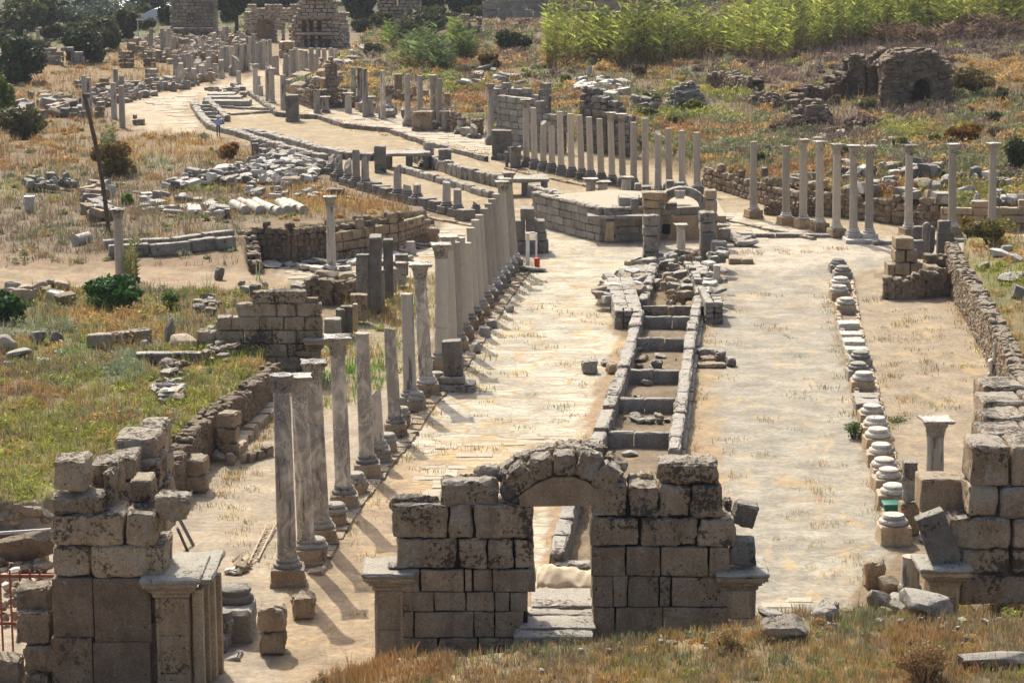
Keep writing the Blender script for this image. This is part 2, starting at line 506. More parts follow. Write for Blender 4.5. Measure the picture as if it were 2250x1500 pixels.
def ground_mat():
    t = NT("earth_and_paving")
    p = t.pos(); base = t.attr("Col", "Color"); pv = t.attr("pave"); tf = t.attr("tuft")
    n1 = t.noise(p, .7, 8, .68); n2 = t.noise(p, 5, 8, .7); n3 = t.noise(p, 30, 4, .7)
    c = t.scale(base, t.ramp(n1, .3, .72, .64, 1.06))
    c = t.scale(c, t.ramp(n2, .3, .7, .76, 1.2))
    c = t.scale(c, t.ramp(n3, .3, .7, .86, 1.12))
    # straw and dirt in patches on the paving
    n4 = t.noise(t.pos((1, .55, 1)), .75, 9, .75, .6)
    c = t.mix(t.math('MULTIPLY', t.ramp(n4, .53, .63, 0, .7), tf), c, (.56, .41, .20))
    n5 = t.noise(t.pos((1.1, .5, 1)), .5, 7, .7, .4)
    c = t.mix(t.math('MULTIPLY', t.ramp(n5, .54, .66, 0, .6), tf), c, (.36, .27, .17))
    # slab joints
    pr = t.n("ShaderNodeMapping"); pr.inputs["Rotation"].default_value = (0, 0, .08); pr.inputs["Scale"].default_value = (.62, 1.5, 1); g = t.n("ShaderNodeNewGeometry")
    t.l(g.outputs["Position"], pr.inputs["Vector"])
    dv = t.n("ShaderNodeTexNoise"); dv.inputs["Scale"].default_value = 1.2; dv.inputs["Detail"].default_value = 4
    t.l(g.outputs["Position"], dv.inputs["Vector"])
    ad = t.n("ShaderNodeVectorMath", operation='MULTIPLY_ADD'); t.l(dv.outputs["Color"], ad.inputs[0]); ad.inputs[1].default_value = (.35, .35, 0); t.l(pr.outputs[0], ad.inputs[2])
    vo = t.n("ShaderNodeTexVoronoi", feature='DISTANCE_TO_EDGE'); vo.inputs["Scale"].default_value = .95; vo.inputs["Randomness"].default_value = .8
    vc = t.n("ShaderNodeTexVoronoi", feature='F1'); vc.inputs["Scale"].default_value = .95; vc.inputs["Randomness"].default_value = .8
    t.l(ad.outputs[0], vo.inputs["Vector"]); t.l(ad.outputs[0], vc.inputs["Vector"])
    j = t.ramp(vo.outputs["Distance"], .01, .09, 1, 0)
    jm = t.math('MULTIPLY', t.math('MULTIPLY', j, t.math('MULTIPLY', pv, pv)), t.ramp(t.noise(p, .35, 5, .7), .36, .56))
    c = t.mix(t.math('MULTIPLY', jm, .85), c, (.42, .30, .155))
    hs = t.n("ShaderNodeSeparateColor"); t.l(vc.outputs["Color"], hs.inputs[0])
    sf = t.math('ADD', t.math('MULTIPLY', t.math('MULTIPLY', hs.outputs[0], pv), .28), .76)
    c = t.scale(c, sf)
    # pebbles
    pb = t.n("ShaderNodeTexVoronoi", feature='F1'); pb.inputs["Scale"].default_value = 4.5; t.l(p, pb.inputs["Vector"])
    pf = t.math('MULTIPLY', t.ramp(pb.outputs["Distance"], .10, .16, 1, 0), t.ramp(t.noise(p, 1.1, 3), .55, .65))
    c = t.mix(t.math('MULTIPLY', pf, .6), c, (.42, .38, .31))
    t.color(c)
    h = t.math('ADD', t.math('MULTIPLY', n2, 1.0), t.math('MULTIPLY', n3, .3))
    h = t.math('SUBTRACT', h, t.math('MULTIPLY', jm, .8))
    t.bump(h, .55, .08)
    t.b.inputs["Roughness"].default_value = .95
    return t.m
M['ground'] = ground_mat()

# ---------------------------------------------------------------- ground sheet
def inpoly(px, py, P, soft=10):
    d = sdf_poly(px, py * 1.8, [(a, b * 1.8) for a, b in P])
    return sstep(-soft, soft, d)
Z_ = []   # polygon seen on the ground, colour, paving, straw patches, softness
CREAM = (.57, .53, .425); TANG = (.42, .39, .315); DIRT = (.44, .33, .22); OCH = (.46, .37, .24)
Z_.append(([(-3000, 620), (150, 592), (420, 585), (760, 606), (560, 640), (250, 628), (-3000, 700)], (.44, .335, .215), 0, .5, 12))
Z_.append(([(-3000, 480), (250, 530), (540, 500), (560, 590), (250, 590), (-3000, 600)], (.37, .26, .165), 0, .2, 20))
Z_.append(([(160, 1120), (420, 1060), (620, 880), (760, 690), (860, 600), (960, 640), (900, 900), (660, 1300), (600, 1800), (-400, 1800), (-400, 1250)], (.50, .42, .31), .1, .7, 14))
Z_.append(([(560, 560), (700, 572), (960, 500), (1020, 470), (1120, 520), (900, 620), (760, 660), (600, 600)], (.52, .44, .33), .8, .6, 12))
Z_.append(([(1180, 520), (1060, 490), (700, 362), (520, 300), (300, 285), (250, 225), (440, 190), (600, 150), (640, 90), (1000, 200), (1090, 290), (1560, 400), (2300, 500), (2300, 560), (1400, 640), (1200, 560)], OCH, .35, 1, 12))
Z_.append(([(300, 275), (268, 222), (430, 196), (560, 168), (600, 140), (640, 150), (560, 190), (425, 214), (395, 235), (440, 285), (400, 292)], (.58, .47, .34), .6, .8, 8))
Z_.append(([(630, 212), (760, 232), (960, 268), (1080, 296), (1130, 345), (1100, 356), (960, 318), (840, 288), (700, 255), (620, 232)], (.56, .49, .385), .9, .8, 8))
Z_.append(([(430, 235), (470, 212), (540, 212), (600, 245), (560, 258), (470, 255)], (.50, .42, .31), .8, .6, 6))
Z_.append(([(640, 1500), (600, 1330), (700, 1210), (800, 1060), (900, 920), (1000, 800), (1090, 700), (1180, 570), (1200, 505), (1340, 540), (1430, 575), (1420, 620), (1330, 720), (1380, 760), (1310, 980), (1200, 1260), (1150, 1500), (1100, 1700)], CREAM, 1, 1.0, 16))
Z_.append(([(620, 1540), (600, 1330), (690, 1220), (780, 1090), (900, 990), (960, 1060), (960, 1300), (830, 1560)], (.47, .36, .235), .4, 1.2, 30))
Z_.append(([(880, 1110), (930, 1000), (1060, 960), (1250, 960), (1300, 1000), (1200, 1120), (980, 1120)], (.56, .44, .29), 1, 1.3, 25))
Z_.append(([(1180, 1500), (1310, 960), (1400, 720), (1360, 740), (1230, 1050), (1120, 1500)], (.46, .33, .20), .3, 1, 12))
Z_.append(([(1490, 1900), (1500, 1000), (1530, 760), (1600, 590), (1600, 480), (1850, 520), (1960, 545), (2250, 530), (2250, 560), (2000, 570), (1900, 600), (1840, 640), (1850, 760), (1900, 1000), (1960, 1220), (1850, 1330), (1900, 1900)], TANG, .55, .9, 16))
Z_.append(([(1500, 1080), (1500, 900), (1560, 720), (1570, 900), (1600, 1100)], (.50, .375, .23), .2, 1.2, 25))
Z_.append(([(1180, 500), (1430, 580), (1600, 590), (1700, 600), (1950, 560), (2260, 548), (2260, 520), (1840, 522), (1600, 520), (1430, 520), (1340, 540)], (.60, .53, .425), .5, .3, 10))
Z_.append(([(1590, 460), (1640, 480), (1760, 500), (1840, 520), (1660, 530), (1580, 500)], (.58, .51, .40), 1, .5, 8))
Z_.append(([(1890, 600), (2090, 640), (2210, 860), (2300, 960), (2300, 1200), (2060, 1260), (1980, 1180), (1900, 900), (1860, 700)], (.44, .36, .255), .1, .9, 14))
Z_.append(([(-400, 1400), (-400, 1060), (110, 1050), (120, 1400)], (.50, .41, .31), .3, .2, 14))
Z_.append(([(-4000, -206), (960, -206), (930, 56), (700, 70), (520, 76), (340, 84), (250, 100), (0, 112), (-4000, 160)], (.13, .125, .06), 0, .1, 8))
Z_.append(([(1330, 985), (1366, 850), (1412, 700), (1516, 700), (1490, 850), (1467, 985), (1400, 1120), (1290, 1262), (1250, 1262)], (.29, .225, .15), 0, .5, 5))
def zone_colour(px, py):
    jx = px + 9 * np.sin(py * .11 + px * .045) + 6 * np.sin(px * .13 + 1) + 5 * np.sin(py * .31 + px * .2)
    jy = py + 4 * np.sin(px * .09) + 3 * np.sin(px * .21 + py * .17)
    C = np.empty(px.shape + (3,)); C[:] = (.315, .235, .145)
    n = np.sin(px * .021 + 2 * np.sin(py * .037)) * np.sin(py * .05 + px * .01)
    C *= (1 + .12 * n)[..., None]
    up = sstep(420, 60, py)[..., None] * (px > 650)[..., None]
    C = C * (1 - up) + up * np.array((.25, .185, .115))
    pv = np.zeros(px.shape); tf = np.full(px.shape, .3)
    for P, c, a, b, s in Z_:
        m = inpoly(jx, jy, P, s)
        C = C * (1 - m[..., None]) + m[..., None] * np.array(c)
        pv = pv * (1 - m) + a * m; tf = tf * (1 - m) + b * m
    return C, pv, tf
GT = {  # colour a, colour b, height, blades
    'dry':   ((.25, .18, .10), (.34, .26, .155), .30),
    'grey':  ((.20, .155, .105), (.28, .23, .165), .30),
    'straw': ((.38, .24, .09), (.46, .32, .14), .32),
    'rust':  ((.29, .16, .065), (.38, .23, .10), .42),
    'yg':    ((.22, .24, .045), (.34, .34, .08), .26),
    'olive': ((.15, .165, .08), (.24, .25, .13), .36),
    'sage':  ((.19, .23, .14), (.27, .32, .20), .45),
    'fresh': ((.10, .21, .03), (.17, .31, .06), .42),
    'brush': ((.13, .098, .085), (.20, .15, .125), .75),
    'mauve': ((.25, .17, .12), (.33, .235, .17), .45),
}
GN = list(GT)
VZ = []   # polygon on the picture's ground, density, type weights, region name
VZ.append(([(-450, 655), (250, 634), (560, 636), (700, 655), (606, 800), (470, 918), (380, 1000), (250, 1012), (95, 1098), (-450, 1130)], 1.0, dict(yg=.30, dry=.30, olive=.22, straw=.2, grey=.2), 'L'))
VZ.append(([(-450, 330), (430, 295), (560, 338), (740, 414), (930, 470), (940, 480), (540, 490), (540, 540), (250, 560), (-450, 560)], .8, dict(dry=.3, grey=.36, straw=.14, olive=.2), 'L'))
VZ.append(([(-450, 560), (250, 560), (540, 540), (560, 590), (250, 580), (-450, 600)], .16, dict(dry=.6, grey=.3, olive=.1), 'L'))
VZ.append(([(-450, 150), (160, 120), (300, 100), (380, 130), (380, 180), (270, 195), (190, 240), (290, 290), (-450, 330)], .9, dict(straw=.4, rust=.2, olive=.2, dry=.3), 'L'))
VZ.append(([(690, 1500), (770, 1466), (860, 1446), (1060, 1408), (1250, 1388), (1480, 1378), (1650, 1352), (1800, 1345), (2050, 1330), (2250, 1300), (2450, 1280), (2500, 1800), (560, 1800), (680, 1510)], 1.15, dict(dry=.42, straw=.25, yg=.2, olive=.13, grey=.1), 'F'))
VZ.append(([(2112, 570), (2150, 600), (2260, 840), (2700, 1000), (2700, 520), (2120, 520)], 1.0, dict(yg=.4, olive=.3, straw=.15, dry=.15), 'R'))
VZ.append(([(700, 205), (640, 190), (740, 140), (800, 90), (840, 20), (1000, -60), (2700, -60), (2700, 500), (2250, 485), (1860, 450), (1700, 430), (1560, 390), (1400, 330), (1180, 310), (1060, 288), (930, 250), (800, 226)], 1.0, dict(olive=.3, straw=.24, yg=.12, dry=.34, grey=.34, brush=.12), 'H'))
VZ.append(([(2060, 1330), (2060, 1190), (2250, 1180), (2400, 1200), (2400, 1330)], .9, dict(olive=.3, yg=.3, dry=.3), 'F'))
VZ.append(([(720, 720), (800, 630), (965, 610), (950, 720), (830, 870), (690, 900)], .5, dict(yg=.3, fresh=.2, straw=.4, dry=.1), 'L'))
VZ.append(([(-3000, 160), (0, 110), (250, 100), (340, 84), (520, 76), (700, 66), (920, 40), (900, -60), (-3000, -60)], .9, dict(olive=.6, yg=.2, dry=.2), 'L'))
VP = [  # patches: cx, cy, rx, ry, type, weight
    (60, 880, 110, 30, 'rust', 1.2), (230, 705, 80, 26, 'straw', 1.1), (90, 950, 150, 40, 'yg', .7), (480, 880, 110, 40, 'yg', 1.2), (480, 800, 90, 25, 'yg', 1.3),
    (545, 800, 40, 16, 'straw', 1), (205, 772, 45, 18, 'fresh', 2), (272, 815, 42, 24, 'sage', 2), (60, 720, 90, 25, 'sage', .9), (150, 700, 60, 20, 'olive', 1),
    (90, 800, 90, 25, 'sage', .6), (60, 1050, 120, 40, 'yg', .5), (430, 1000, 80, 30, 'yg', 1.2), (420, 620, 90, 16, 'sage', .8), (350, 655, 60, 20, 'olive', .7),
    (300, 330, 170, 30, 'straw', 1.6), (420, 300, 90, 20, 'straw', 1.2), (700, 440, 190, 32, 'straw', 1.1), (800, 460, 120, 22, 'rust', .7), (330, 360, 60, 20, 'sage', .9),
    (100, 500, 220, 60, 'grey', 1), (110, 560, 90, 16, 'olive', 1), (30, 420, 120, 25, 'yg', .5), (430, 410, 60, 20, 'yg', .8), (640, 465, 60, 10, 'yg', .8), (90, 385, 130, 25, 'olive', .6),
    (60, 340, 120, 40, 'rust', .7), (760, 1460, 150, 50, 'rust', 2.0), (1000, 1440, 160, 30, 'dry', .8), (1300, 1430, 200, 30, 'olive', .6), (1560, 1410, 90, 30, 'straw', 1),
    (2020, 1430, 90, 60, 'rust', 1.4), (2170, 1400, 90, 40, 'dry', .8), (1900, 1370, 70, 25, 'olive', 1.2), (2180, 1230, 60, 20, 'fresh', 1.0), (2150, 1290, 80, 20, 'dry', 1),
    (2200, 760, 50, 60, 'straw', 1.2), (2160, 610, 60, 30, 'yg', 1), (2200, 560, 60, 20, 'straw', 1), (2240, 800, 40, 40, 'rust', 1.2),
    (1900, 95, 380, 36, 'brush', 2.2), (1680, 165, 130, 24, 'brush', 1.6), (1500, 150, 90, 14, 'straw', .6), (1700, 170, 60, 12, 'mauve', 1.5), (1850, 130, 90, 14, 'mauve', 1.2),
    (1200, 50, 130, 20, 'mauve', 2), (1130, 130, 110, 12, 'mauve', 2), (1250, 70, 120, 14, 'straw', .9), (1020, 80, 90, 16, 'mauve', 1), (900, 70, 70, 22, 'olive', 1.2),
    (1120, 88, 90, 20, 'olive', 2.2), (1050, 130, 70, 20, 'rust', 1), (950, 150, 70, 25, 'yg', .8), (760, 170, 50, 22, 'straw', 1.5), (1230, 215, 60, 12, 'rust', 1.8),
    (1080, 215, 70, 16, 'rust', 1.6), (1000, 200, 60, 14, 'yg', .8), (1400, 210, 60, 20, 'dry', 1), (1560, 250, 90, 14, 'yg', 1.2), (1500, 290, 120, 18, 'rust', 1.2),
    (1600, 210, 40, 10, 'yg', 1.2), (1650, 330, 80, 20, 'olive', 1), (1480, 340, 60, 20, 'yg', .6), (1800, 300, 100, 22, 'brush', 1.2), (1950, 190, 40, 10, 'yg', 1.8), (1720, 300, 70, 20, 'olive', .9),
    (2000, 280, 90, 20, 'yg', .9), (2080, 350, 120, 20, 'olive', 1), (1850, 370, 90, 16, 'rust', 1.2), (2050, 420, 120, 16, 'rust', 1), (2180, 370, 60, 20, 'olive', 1), (2180, 160, 90, 30, 'straw', 1),
    (1720, 390, 90, 16, 'rust', 1.3), (2150, 430, 90, 20, 'yg', 1), (2150, 240, 90, 30, 'olive', .8), (1600, 180, 80, 12, 'yg', .6), (1980, 250, 120, 12, 'brush', .8),
    (200, 150, 160, 14, 'straw', 1), (150, 185, 160, 14, 'rust', .8), (300, 120, 90, 10, 'straw', .8),
]

def vegweights(X, Y, px, py, region=None):
    W = np.zeros((len(X), len(GN))); D = np.zeros(len(X))
    for P, d, tw, reg in VZ:
        if region and reg != region: continue
        m = inpoly(px, py, P, 4)
        D = np.maximum(D, d * m)
        for k, v in tw.items(): W[:, GN.index(k)] = np.where(m > .5, v, W[:, GN.index(k)])
    for cx, cy, rx, ry, k, wt in VP:
        g = np.exp(-(((px - cx) / rx) ** 2 + ((py - cy) / ry) ** 2) * 1.1)
        W[:, GN.index(k)] += wt * g
    for k in range(len(GN)):
        W[:, k] *= np.clip(1 + 1.0 * snoise(X, Y, s=5.0, o=k, n=6), .02, 3)
    return W, D
us = np.concatenate([np.array([-14000, -9000, -6000, -4000, -2800, -2000, -1500, -1100, -800, -600]), np.arange(-450, 2701, 7.0), np.array([2850, 3050, 3350, 3750, 4300, 5200, 6600, 9000, 14000])])
vs = np.concatenate([np.array([4500, 3600, 3000, 2700, 2400, 2200, 2050, 1980]), np.arange(1920, -60, -3.5), np.array([-66, -76, -90, -105, -120, -140, -160, -180, -195, -206])])
UU, VV = np.meshgrid(us, vs)
_b = (750 - VV) / FPX
_t = (0 - CAMH) / (-ST + _b * CT)
GY = (CT + _b * ST) * _t; GX = (UU - 1125) / FPX * _t
GZ = terrain(GX, GY)
gpx, gpy = proj(GX, GY, GZ)
gC, gpv, gtf = zone_colour(gpx, gpy)
_W, _D = vegweights(GX.ravel(), GY.ravel(), gpx.ravel(), gpy.ravel())
_W = _W ** 1.6 + 1e-9
_mean = np.array([(np.array(GT[k][0]) + np.array(GT[k][1])) / 2 for k in GN]) * .74
_vc = (_W @ _mean / _W.sum(1, keepdims=True)).reshape(gC.shape)
_m = np.clip(_D.reshape(gpx.shape), 0, 1)[..., None] * .8
gC = gC * (1 - _m) + _vc * _m
_g = (sstep(70, 10, gpy) * (gpx < 1000))[..., None]
gC = gC * (1 - _g) + np.array((.10, .10, .05)) * _g
nr, nc = GX.shape
I = np.arange(nr * nc).reshape(nr, nc)
FQ = np.stack([I[:-1, :-1], I[:-1, 1:], I[1:, 1:], I[1:, :-1]], -1).reshape(-1, 4)
gm = mesh_from("ground", np.stack([GX, GY, GZ], -1).reshape(-1, 3), FQ, M['ground'], True,
               {"Col": gC.reshape(-1, 3), "pave": gpv.ravel(), "tuft": gtf.ravel()}, sharp=None)
go = bpy.data.objects.new("ground", gm); COL.objects.link(go)
tag(go, "earth and worn paving of the ruined street, banks and hillside", kind="structure")

# ---------------------------------------------------------------- grass
cellN = (nr - 1) * (nc - 1)
def scatter(n, rng, pyr=(-60, 1680)):
    """random points on the ground sheet, even in the tessellation"""
    r0 = int(np.searchsorted(-vs, -pyr[1])); r1 = int(np.searchsorted(-vs, -pyr[0])) - 1
    c0 = 10; c1 = nc - 11
    i = rng.integers(r0, r1, n); j = rng.integers(c0, c1, n); u = rng.random(n); v = rng.random(n)
    def bl(A): return (A[i, j] * (1 - u) * (1 - v) + A[i, j + 1] * u * (1 - v) + A[i + 1, j] * (1 - u) * v + A[i + 1, j + 1] * u * v)
    return bl(GX), bl(GY), bl(GZ)
def blades(X, Y, Z, H, W, CA, rng, lean=.35, seg=True):
    n = len(X)
    a = rng.uniform(0, 6.283, n); wx, wy = np.cos(a) * W / 2, np.sin(a) * W / 2
    b = rng.uniform(0, 6.283, n); l = rng.uniform(.1, 1, n) * lean * H
    lx, ly = np.cos(b) * l, np.sin(b) * l
    if seg:
        V = np.stack([np.stack([X - wx, Y - wy, Z - .02], -1), np.stack([X + wx, Y + wy, Z - .02], -1),
                      np.stack([X - wx * .7 + lx * .35, Y - wy * .7 + ly * .35, Z + H * .6], -1), np.stack([X + wx * .7 + lx * .35, Y + wy * .7 + ly * .35, Z + H * .6], -1),
                      np.stack([X + lx, Y + ly, Z + H], -1)], 1)
        k = np.arange(n)[:, None] * 5
        F = np.concatenate([k + [0, 1, 3], k + [0, 3, 2], k + [2, 3, 4]], 0)
        C = np.repeat(CA, 5, 0)
    else:
        V = np.stack([np.stack([X - wx, Y - wy, Z - .02], -1), np.stack([X + wx, Y + wy, Z - .02], -1), np.stack([X + lx, Y + ly, Z + H], -1)], 1)
        k = np.arange(n)[:, None] * 3
        F = k + [0, 1, 2]; C = np.repeat(CA, 3, 0)
    return V.reshape(-1, 3), F, C
def make_grass(region, N, nb, label, pyr):
    rng = np.random.default_rng(hash_(region))
    X, Y, Z = scatter(N, rng, pyr)
    px, py = proj(X, Y, Z)
    W, D = vegweights(X, Y, px, py, region)
    keep = rng.random(len(X)) < D * np.clip(.75 + .6 * snoise(X, Y, s=2.5, o=9), .15, 1.2)
    X, Y, Z, W = X[keep], Y[keep], Z[keep], W[keep]
    W = W + 1e-6
    tt = (W ** 1.6).cumsum(1); tt /= tt[:, -1:]
    ty = (rng.random(len(X))[:, None] > tt).sum(1)
    ty = np.clip(ty, 0, len(GN) - 1)
    A = np.array([GT[k][0] for k in GN]); B = np.array([GT[k][1] for k in GN]); HH = np.array([GT[k][2] for k in GN])
    r = np.arange(len(X)).repeat(nb)
    sc = Y[r] / 65.0
    s = np.clip(sc, .7, 3.5)
    jx, jy = rng.normal(size=len(r)) * .11 * s, rng.normal(size=len(r)) * .13 * s
    h = HH[ty][r] * rng.uniform(.4, 1.15, len(r)) * np.clip(s, .8, 1.7) * rng.uniform(.5, 1.3, len(X))[r]
    h *= np.where(rng.random(len(r)) < .03, 1.7, 1)
    wd = .022 * s * rng.uniform(.6, 1.6, len(r))
    m = rng.random(len(r))[:, None]
    c = A[ty][r] * (1 - m) + B[ty][r] * m
    c *= rng.uniform(.75, 1.25, len(r))[:, None]
    xx, yy = X[r] + jx, Y[r] + jy
    zz = terrain(xx, yy) if region != 'H' else Z[r] + 0 * jx
    V, F, C = blades(xx, yy, zz, h, wd, c, rng, .55, seg=region in 'FL')
    me = mesh_from("grass", V, F, M['grass'], False, {"Col": C})
    o = bpy.data.objects.new("grass", me); COL.objects.link(o)
    return tag(o, label, "grass", kind="stuff")
def hash_(s): return sum(ord(c) * 31 ** i for i, c in enumerate(s)) % 100000
make_grass('L', 70000, 8, "dry and green grass covering the terrace left of the street", (-60, 1250))
make_grass('F', 27000, 13, "dry straw grass on the bank in the foreground", (1150, 1915))
make_grass('R', 13000, 7, "yellow green grass on the bank right of the portico", (500, 1000))
make_grass('H', 95000, 5, "brown and green scrub grass on the hillside at upper right", (-60, 640))

def scrub(region, N, nl, rad, label, pyr, types=('yg', 'olive', 'sage', 'rust', 'brush', 'straw', 'fresh', 'mauve')):
    rng = np.random.default_rng(hash_(region) + 5)
    X, Y, Z = scatter(N, rng, pyr); px, py = proj(X, Y, Z)
    W, D = vegweights(X, Y, px, py, region)
    for k, n_ in enumerate(GN):
        if n_ not in types: W[:, k] *= .08
    dn = W.sum(1); keep = rng.random(len(X)) < D * np.clip(dn * .8, .12, 1)
    X, Y, Z, W = X[keep], Y[keep], Z[keep], W[keep] + 1e-6
    tt = (W ** 1.8).cumsum(1); tt /= tt[:, -1:]
    ty = np.clip((rng.random(len(X))[:, None] > tt).sum(1), 0, len(GN) - 1)
    A = np.array([GT[k][0] for k in GN]); B = np.array([GT[k][1] for k in GN])
    r = np.arange(len(X)).repeat(nl); n = len(r)
    R = rad * rng.uniform(.4, 1.4, len(X)) ** 1.2
    d = rng.normal(size=(n, 3)); d[:, 2] = np.abs(d[:, 2]); d /= np.linalg.norm(d, axis=1, keepdims=True)
    q = rng.uniform(.55, 1.05, n)[:, None]
    wob = 1 + .3 * np.sin(d[:, :1] * 5 + r[:, None]) * np.sin(d[:, 1:2] * 4 + 2 * r[:, None])
    flat = rng.uniform(.45, .9, len(X))[r]
    P = np.stack([X[r], Y[r], Z[r]], 1) + d * q * wob * R[r][:, None] * np.stack([np.ones(n), np.ones(n), flat], 1)
    a = rng.normal(size=(n, 3)); a[:, 2] += .8; a /= np.linalg.norm(a, axis=1, keepdims=True)
    b = np.cross(a, rng.normal(size=(n, 3))); b /= np.linalg.norm(b, axis=1, keepdims=True)
    s_ = (.05 * np.clip(Y[r] / 75, .7, 3.2) * rng.uniform(.6, 1.5, n))[:, None]
    V = np.stack([P - a * s_ * 1.5, P + b * s_ * .45, P + a * s_ * 1.5, P - b * s_ * .45], 1).reshape(-1, 3)
    m = rng.random(n)[:, None]; c = 1.3 * (A[ty][r] * (1 - m) + B[ty][r] * m) * rng.uniform(.7, 1.25, (n, 1)) * rng.uniform(.75, 1.2, len(X))[r][:, None]
    me = mesh_from("scrub", V, np.arange(n * 4).reshape(-1, 4), M['leaf'], False, {"Col": np.repeat(c, 4, 0)})
    o = bpy.data.objects.new("scrub", me); COL.objects.link(o)
    return tag(o, label, "scrub", kind="stuff")
scrub('H', 16000, 70, .75, "low coloured scrub mounds covering the hillside", (-60, 640))
scrub('L', 9000, 60, .45, "low scrub mounds over the left terrace", (-60, 1250))
scrub('R', 1600, 70, .42, "low green scrub on the right bank", (500, 1000))
scrub('F', 1300, 90, .20, "small scrub plants in the foreground grass", (1150, 1915), ('yg', 'olive', 'rust', 'straw', 'fresh'))

# tufts between the paving stones and along the column rows
def tufts():
    rng = np.random.default_rng(5)
    spots = []
    lines = [((640, 1300), (1000, 850), 60, 22), ((1000, 850), (1170, 580), 50, 16), ((1230, 1240), (1400, 720), 40, 14), ((1500, 1000), (1560, 700), 20, 10),
             ((1820, 650), (1960, 1180), 60, 10), ((2090, 640), (2210, 850), 80, 8), ((480, 1090), (620, 900), 60, 8), ((390, 1060), (480, 1000), 20, 10), ((560, 585), (950, 530), 30, 10),
             ((1600, 560), (1900, 545), 10, 10), ((1140, 380), (1540, 430), 40, 8), ((1560, 410), (2060, 500), 60, 6), ((640, 250), (1100, 350), 60, 6), ((780, 215), (1060, 290), 50, 5), ((460, 300), (1040, 480), 50, 6),
             ((830, 700), (960, 640), 60, 40), ((740, 880), (900, 760), 30, 40)]
    for a, b, n, w_ in lines:
        for _ in range(n):
            t = rng.random(); spots.append((a[0] + (b[0] - a[0]) * t + rng.normal() * w_, a[1] + (b[1] - a[1]) * t + rng.normal() * w_ * .35))
    for P, n in (([(700, 1400), (900, 950), (1180, 600), (1330, 700), (1200, 1200)], 80), ([(1540, 1200), (1600, 620), (1800, 640), (1900, 1280)], 50), ([(1900, 640), (2080, 680), (2180, 900), (1960, 950)], 60), ([(420, 1100), (600, 950), (620, 1300)], 25)):
        P2 = P; k = 0
        xs = [p[0] for p in P]; ys = [p[1] for p in P]
        while k < n:
            q = (rng.uniform(min(xs), max(xs)), rng.uniform(min(ys), max(ys)))
            if sdf_poly(np.array([q[0]]), np.array([q[1]]), P)[0] > 0: spots.append(q); k += 1
    X = []; Y = []; H = []; C = []; W = []
    for (u, v) in spots:
        x, y = at(u, v)
        ty = rng.choice(['yg', 'yg', 'straw', 'straw', 'olive', 'dry', 'straw']); A, B, h = GT[ty]
        big = rng.uniform(.5, 1.3)
        nb = int(26 * big); s = max(.8, y / 75)
        for _ in range(nb):
            X.append(x + rng.normal() * .2 * big * s); Y.append(y + rng.normal() * .2 * big * s); H.append(h * rng.uniform(.15, .6) * big)
            m = rng.random(); C.append([(A[i] * (1 - m) + B[i] * m) * rng.uniform(.8, 1.2) for i in range(3)]); W.append(.022 * s)
    X, Y, H, C, W = map(np.array, (X, Y, H, C, W))
    V, F, CC = blades(X, Y, terrain(X, Y), H, W, C, rng, .6, True)
    me = mesh_from("grass_tufts", V, F, M['grass'], False, {"Col": CC})
    o = bpy.data.objects.new("grass_tufts", me); COL.objects.link(o)
    tag(o, "small grass tufts growing between paving stones and column bases", "grass", kind="stuff")
tufts()

# ---------------------------------------------------------------- bushes, trees, reeds
def leafmesh(C0, R, n, size, ca, cb, rng, lobes=9, flat=.0, shape=None):
    """leaf sized faces spread through lobes of an ellipsoid"""
    C0 = np.array(C0); R = np.array(R)
    lc = rng.normal(size=(lobes, 3)); lc /= np.linalg.norm(lc, axis=1, keepdims=True) + 1e-9
    lc *= rng.uniform(.25, .75, (lobes, 1)); lr = rng.uniform(.28, .55, lobes)
    k = rng.integers(0, lobes, n)
    d = rng.normal(size=(n, 3)); d /= np.linalg.norm(d, axis=1, keepdims=True)
    P = lc[k] + d * (lr[k] * rng.uniform(.55, 1.08, n) ** .6)[:, None]
    P = P[(P[:, 2] > -.95)]; n = len(P); k = k[:n]
    d = d[:n]
    P = C0 + P * R
    a = rng.normal(size=(n, 3)); a /= np.linalg.norm(a, axis=1, keepdims=True)
    b = np.cross(a, d + rng.normal(size=(n, 3)) * .5); b /= np.linalg.norm(b, axis=1, keepdims=True) + 1e-9
    s = (size * rng.uniform(.5, 1.4, n))[:, None]
    V = np.stack([P - a * s, P + b * s * .55, P + a * s, P - b * s * .55], 1).reshape(-1, 3)
    F = np.arange(n * 4).reshape(-1, 4)
    lob = rng.uniform(.7, 1.3, lobes)
    m = rng.random(n)[:, None]
    C = (np.array(ca) * (1 - m) + np.array(cb) * m) * lob[k][:, None] * rng.uniform(.75, 1.25, (n, 1))
    return V, F, np.repeat(C, 4, 0)
def bush(px, py, wpx, hpx, ca, cb, label, n=1500, leaf=.13, name="bush", group=None, lobes=9):
    x, y, z = gnd(px, py); k = y * 1.02 / FPX
    rx, rz = wpx * k / 2, hpx * k / 2
    rng = np.random.default_rng(int(px * 7 + py * 13) % 99991)
    root = empty(name, (x, y, z), label, name.replace("_", " "), group)
    V, F, C = leafmesh((0, 0, rz * .95), (rx, rx * .9, rz * 1.1), n, leaf * max(1, y / 90), ca, cb, rng, lobes)
    me = mesh_from("foliage", V, F, M['leaf'], False, {"Col": C})
    o = bpy.data.objects.new("foliage", me); COL.objects.link(o); o.parent = root
    mb = MB()
    for i in range(7):
        a = rng.uniform(0, 6.28)
        mb.add(*tube((x + .1 * math.cos(a), y + .1 * math.sin(a), z - .1), (x + rx * .55 * math.cos(a), y + rx * .5 * math.sin(a), z + rz * rng.uniform(.8, 1.5)), .05, .015, 5))
    mb.build("stem", M['bark'], root)
    return root
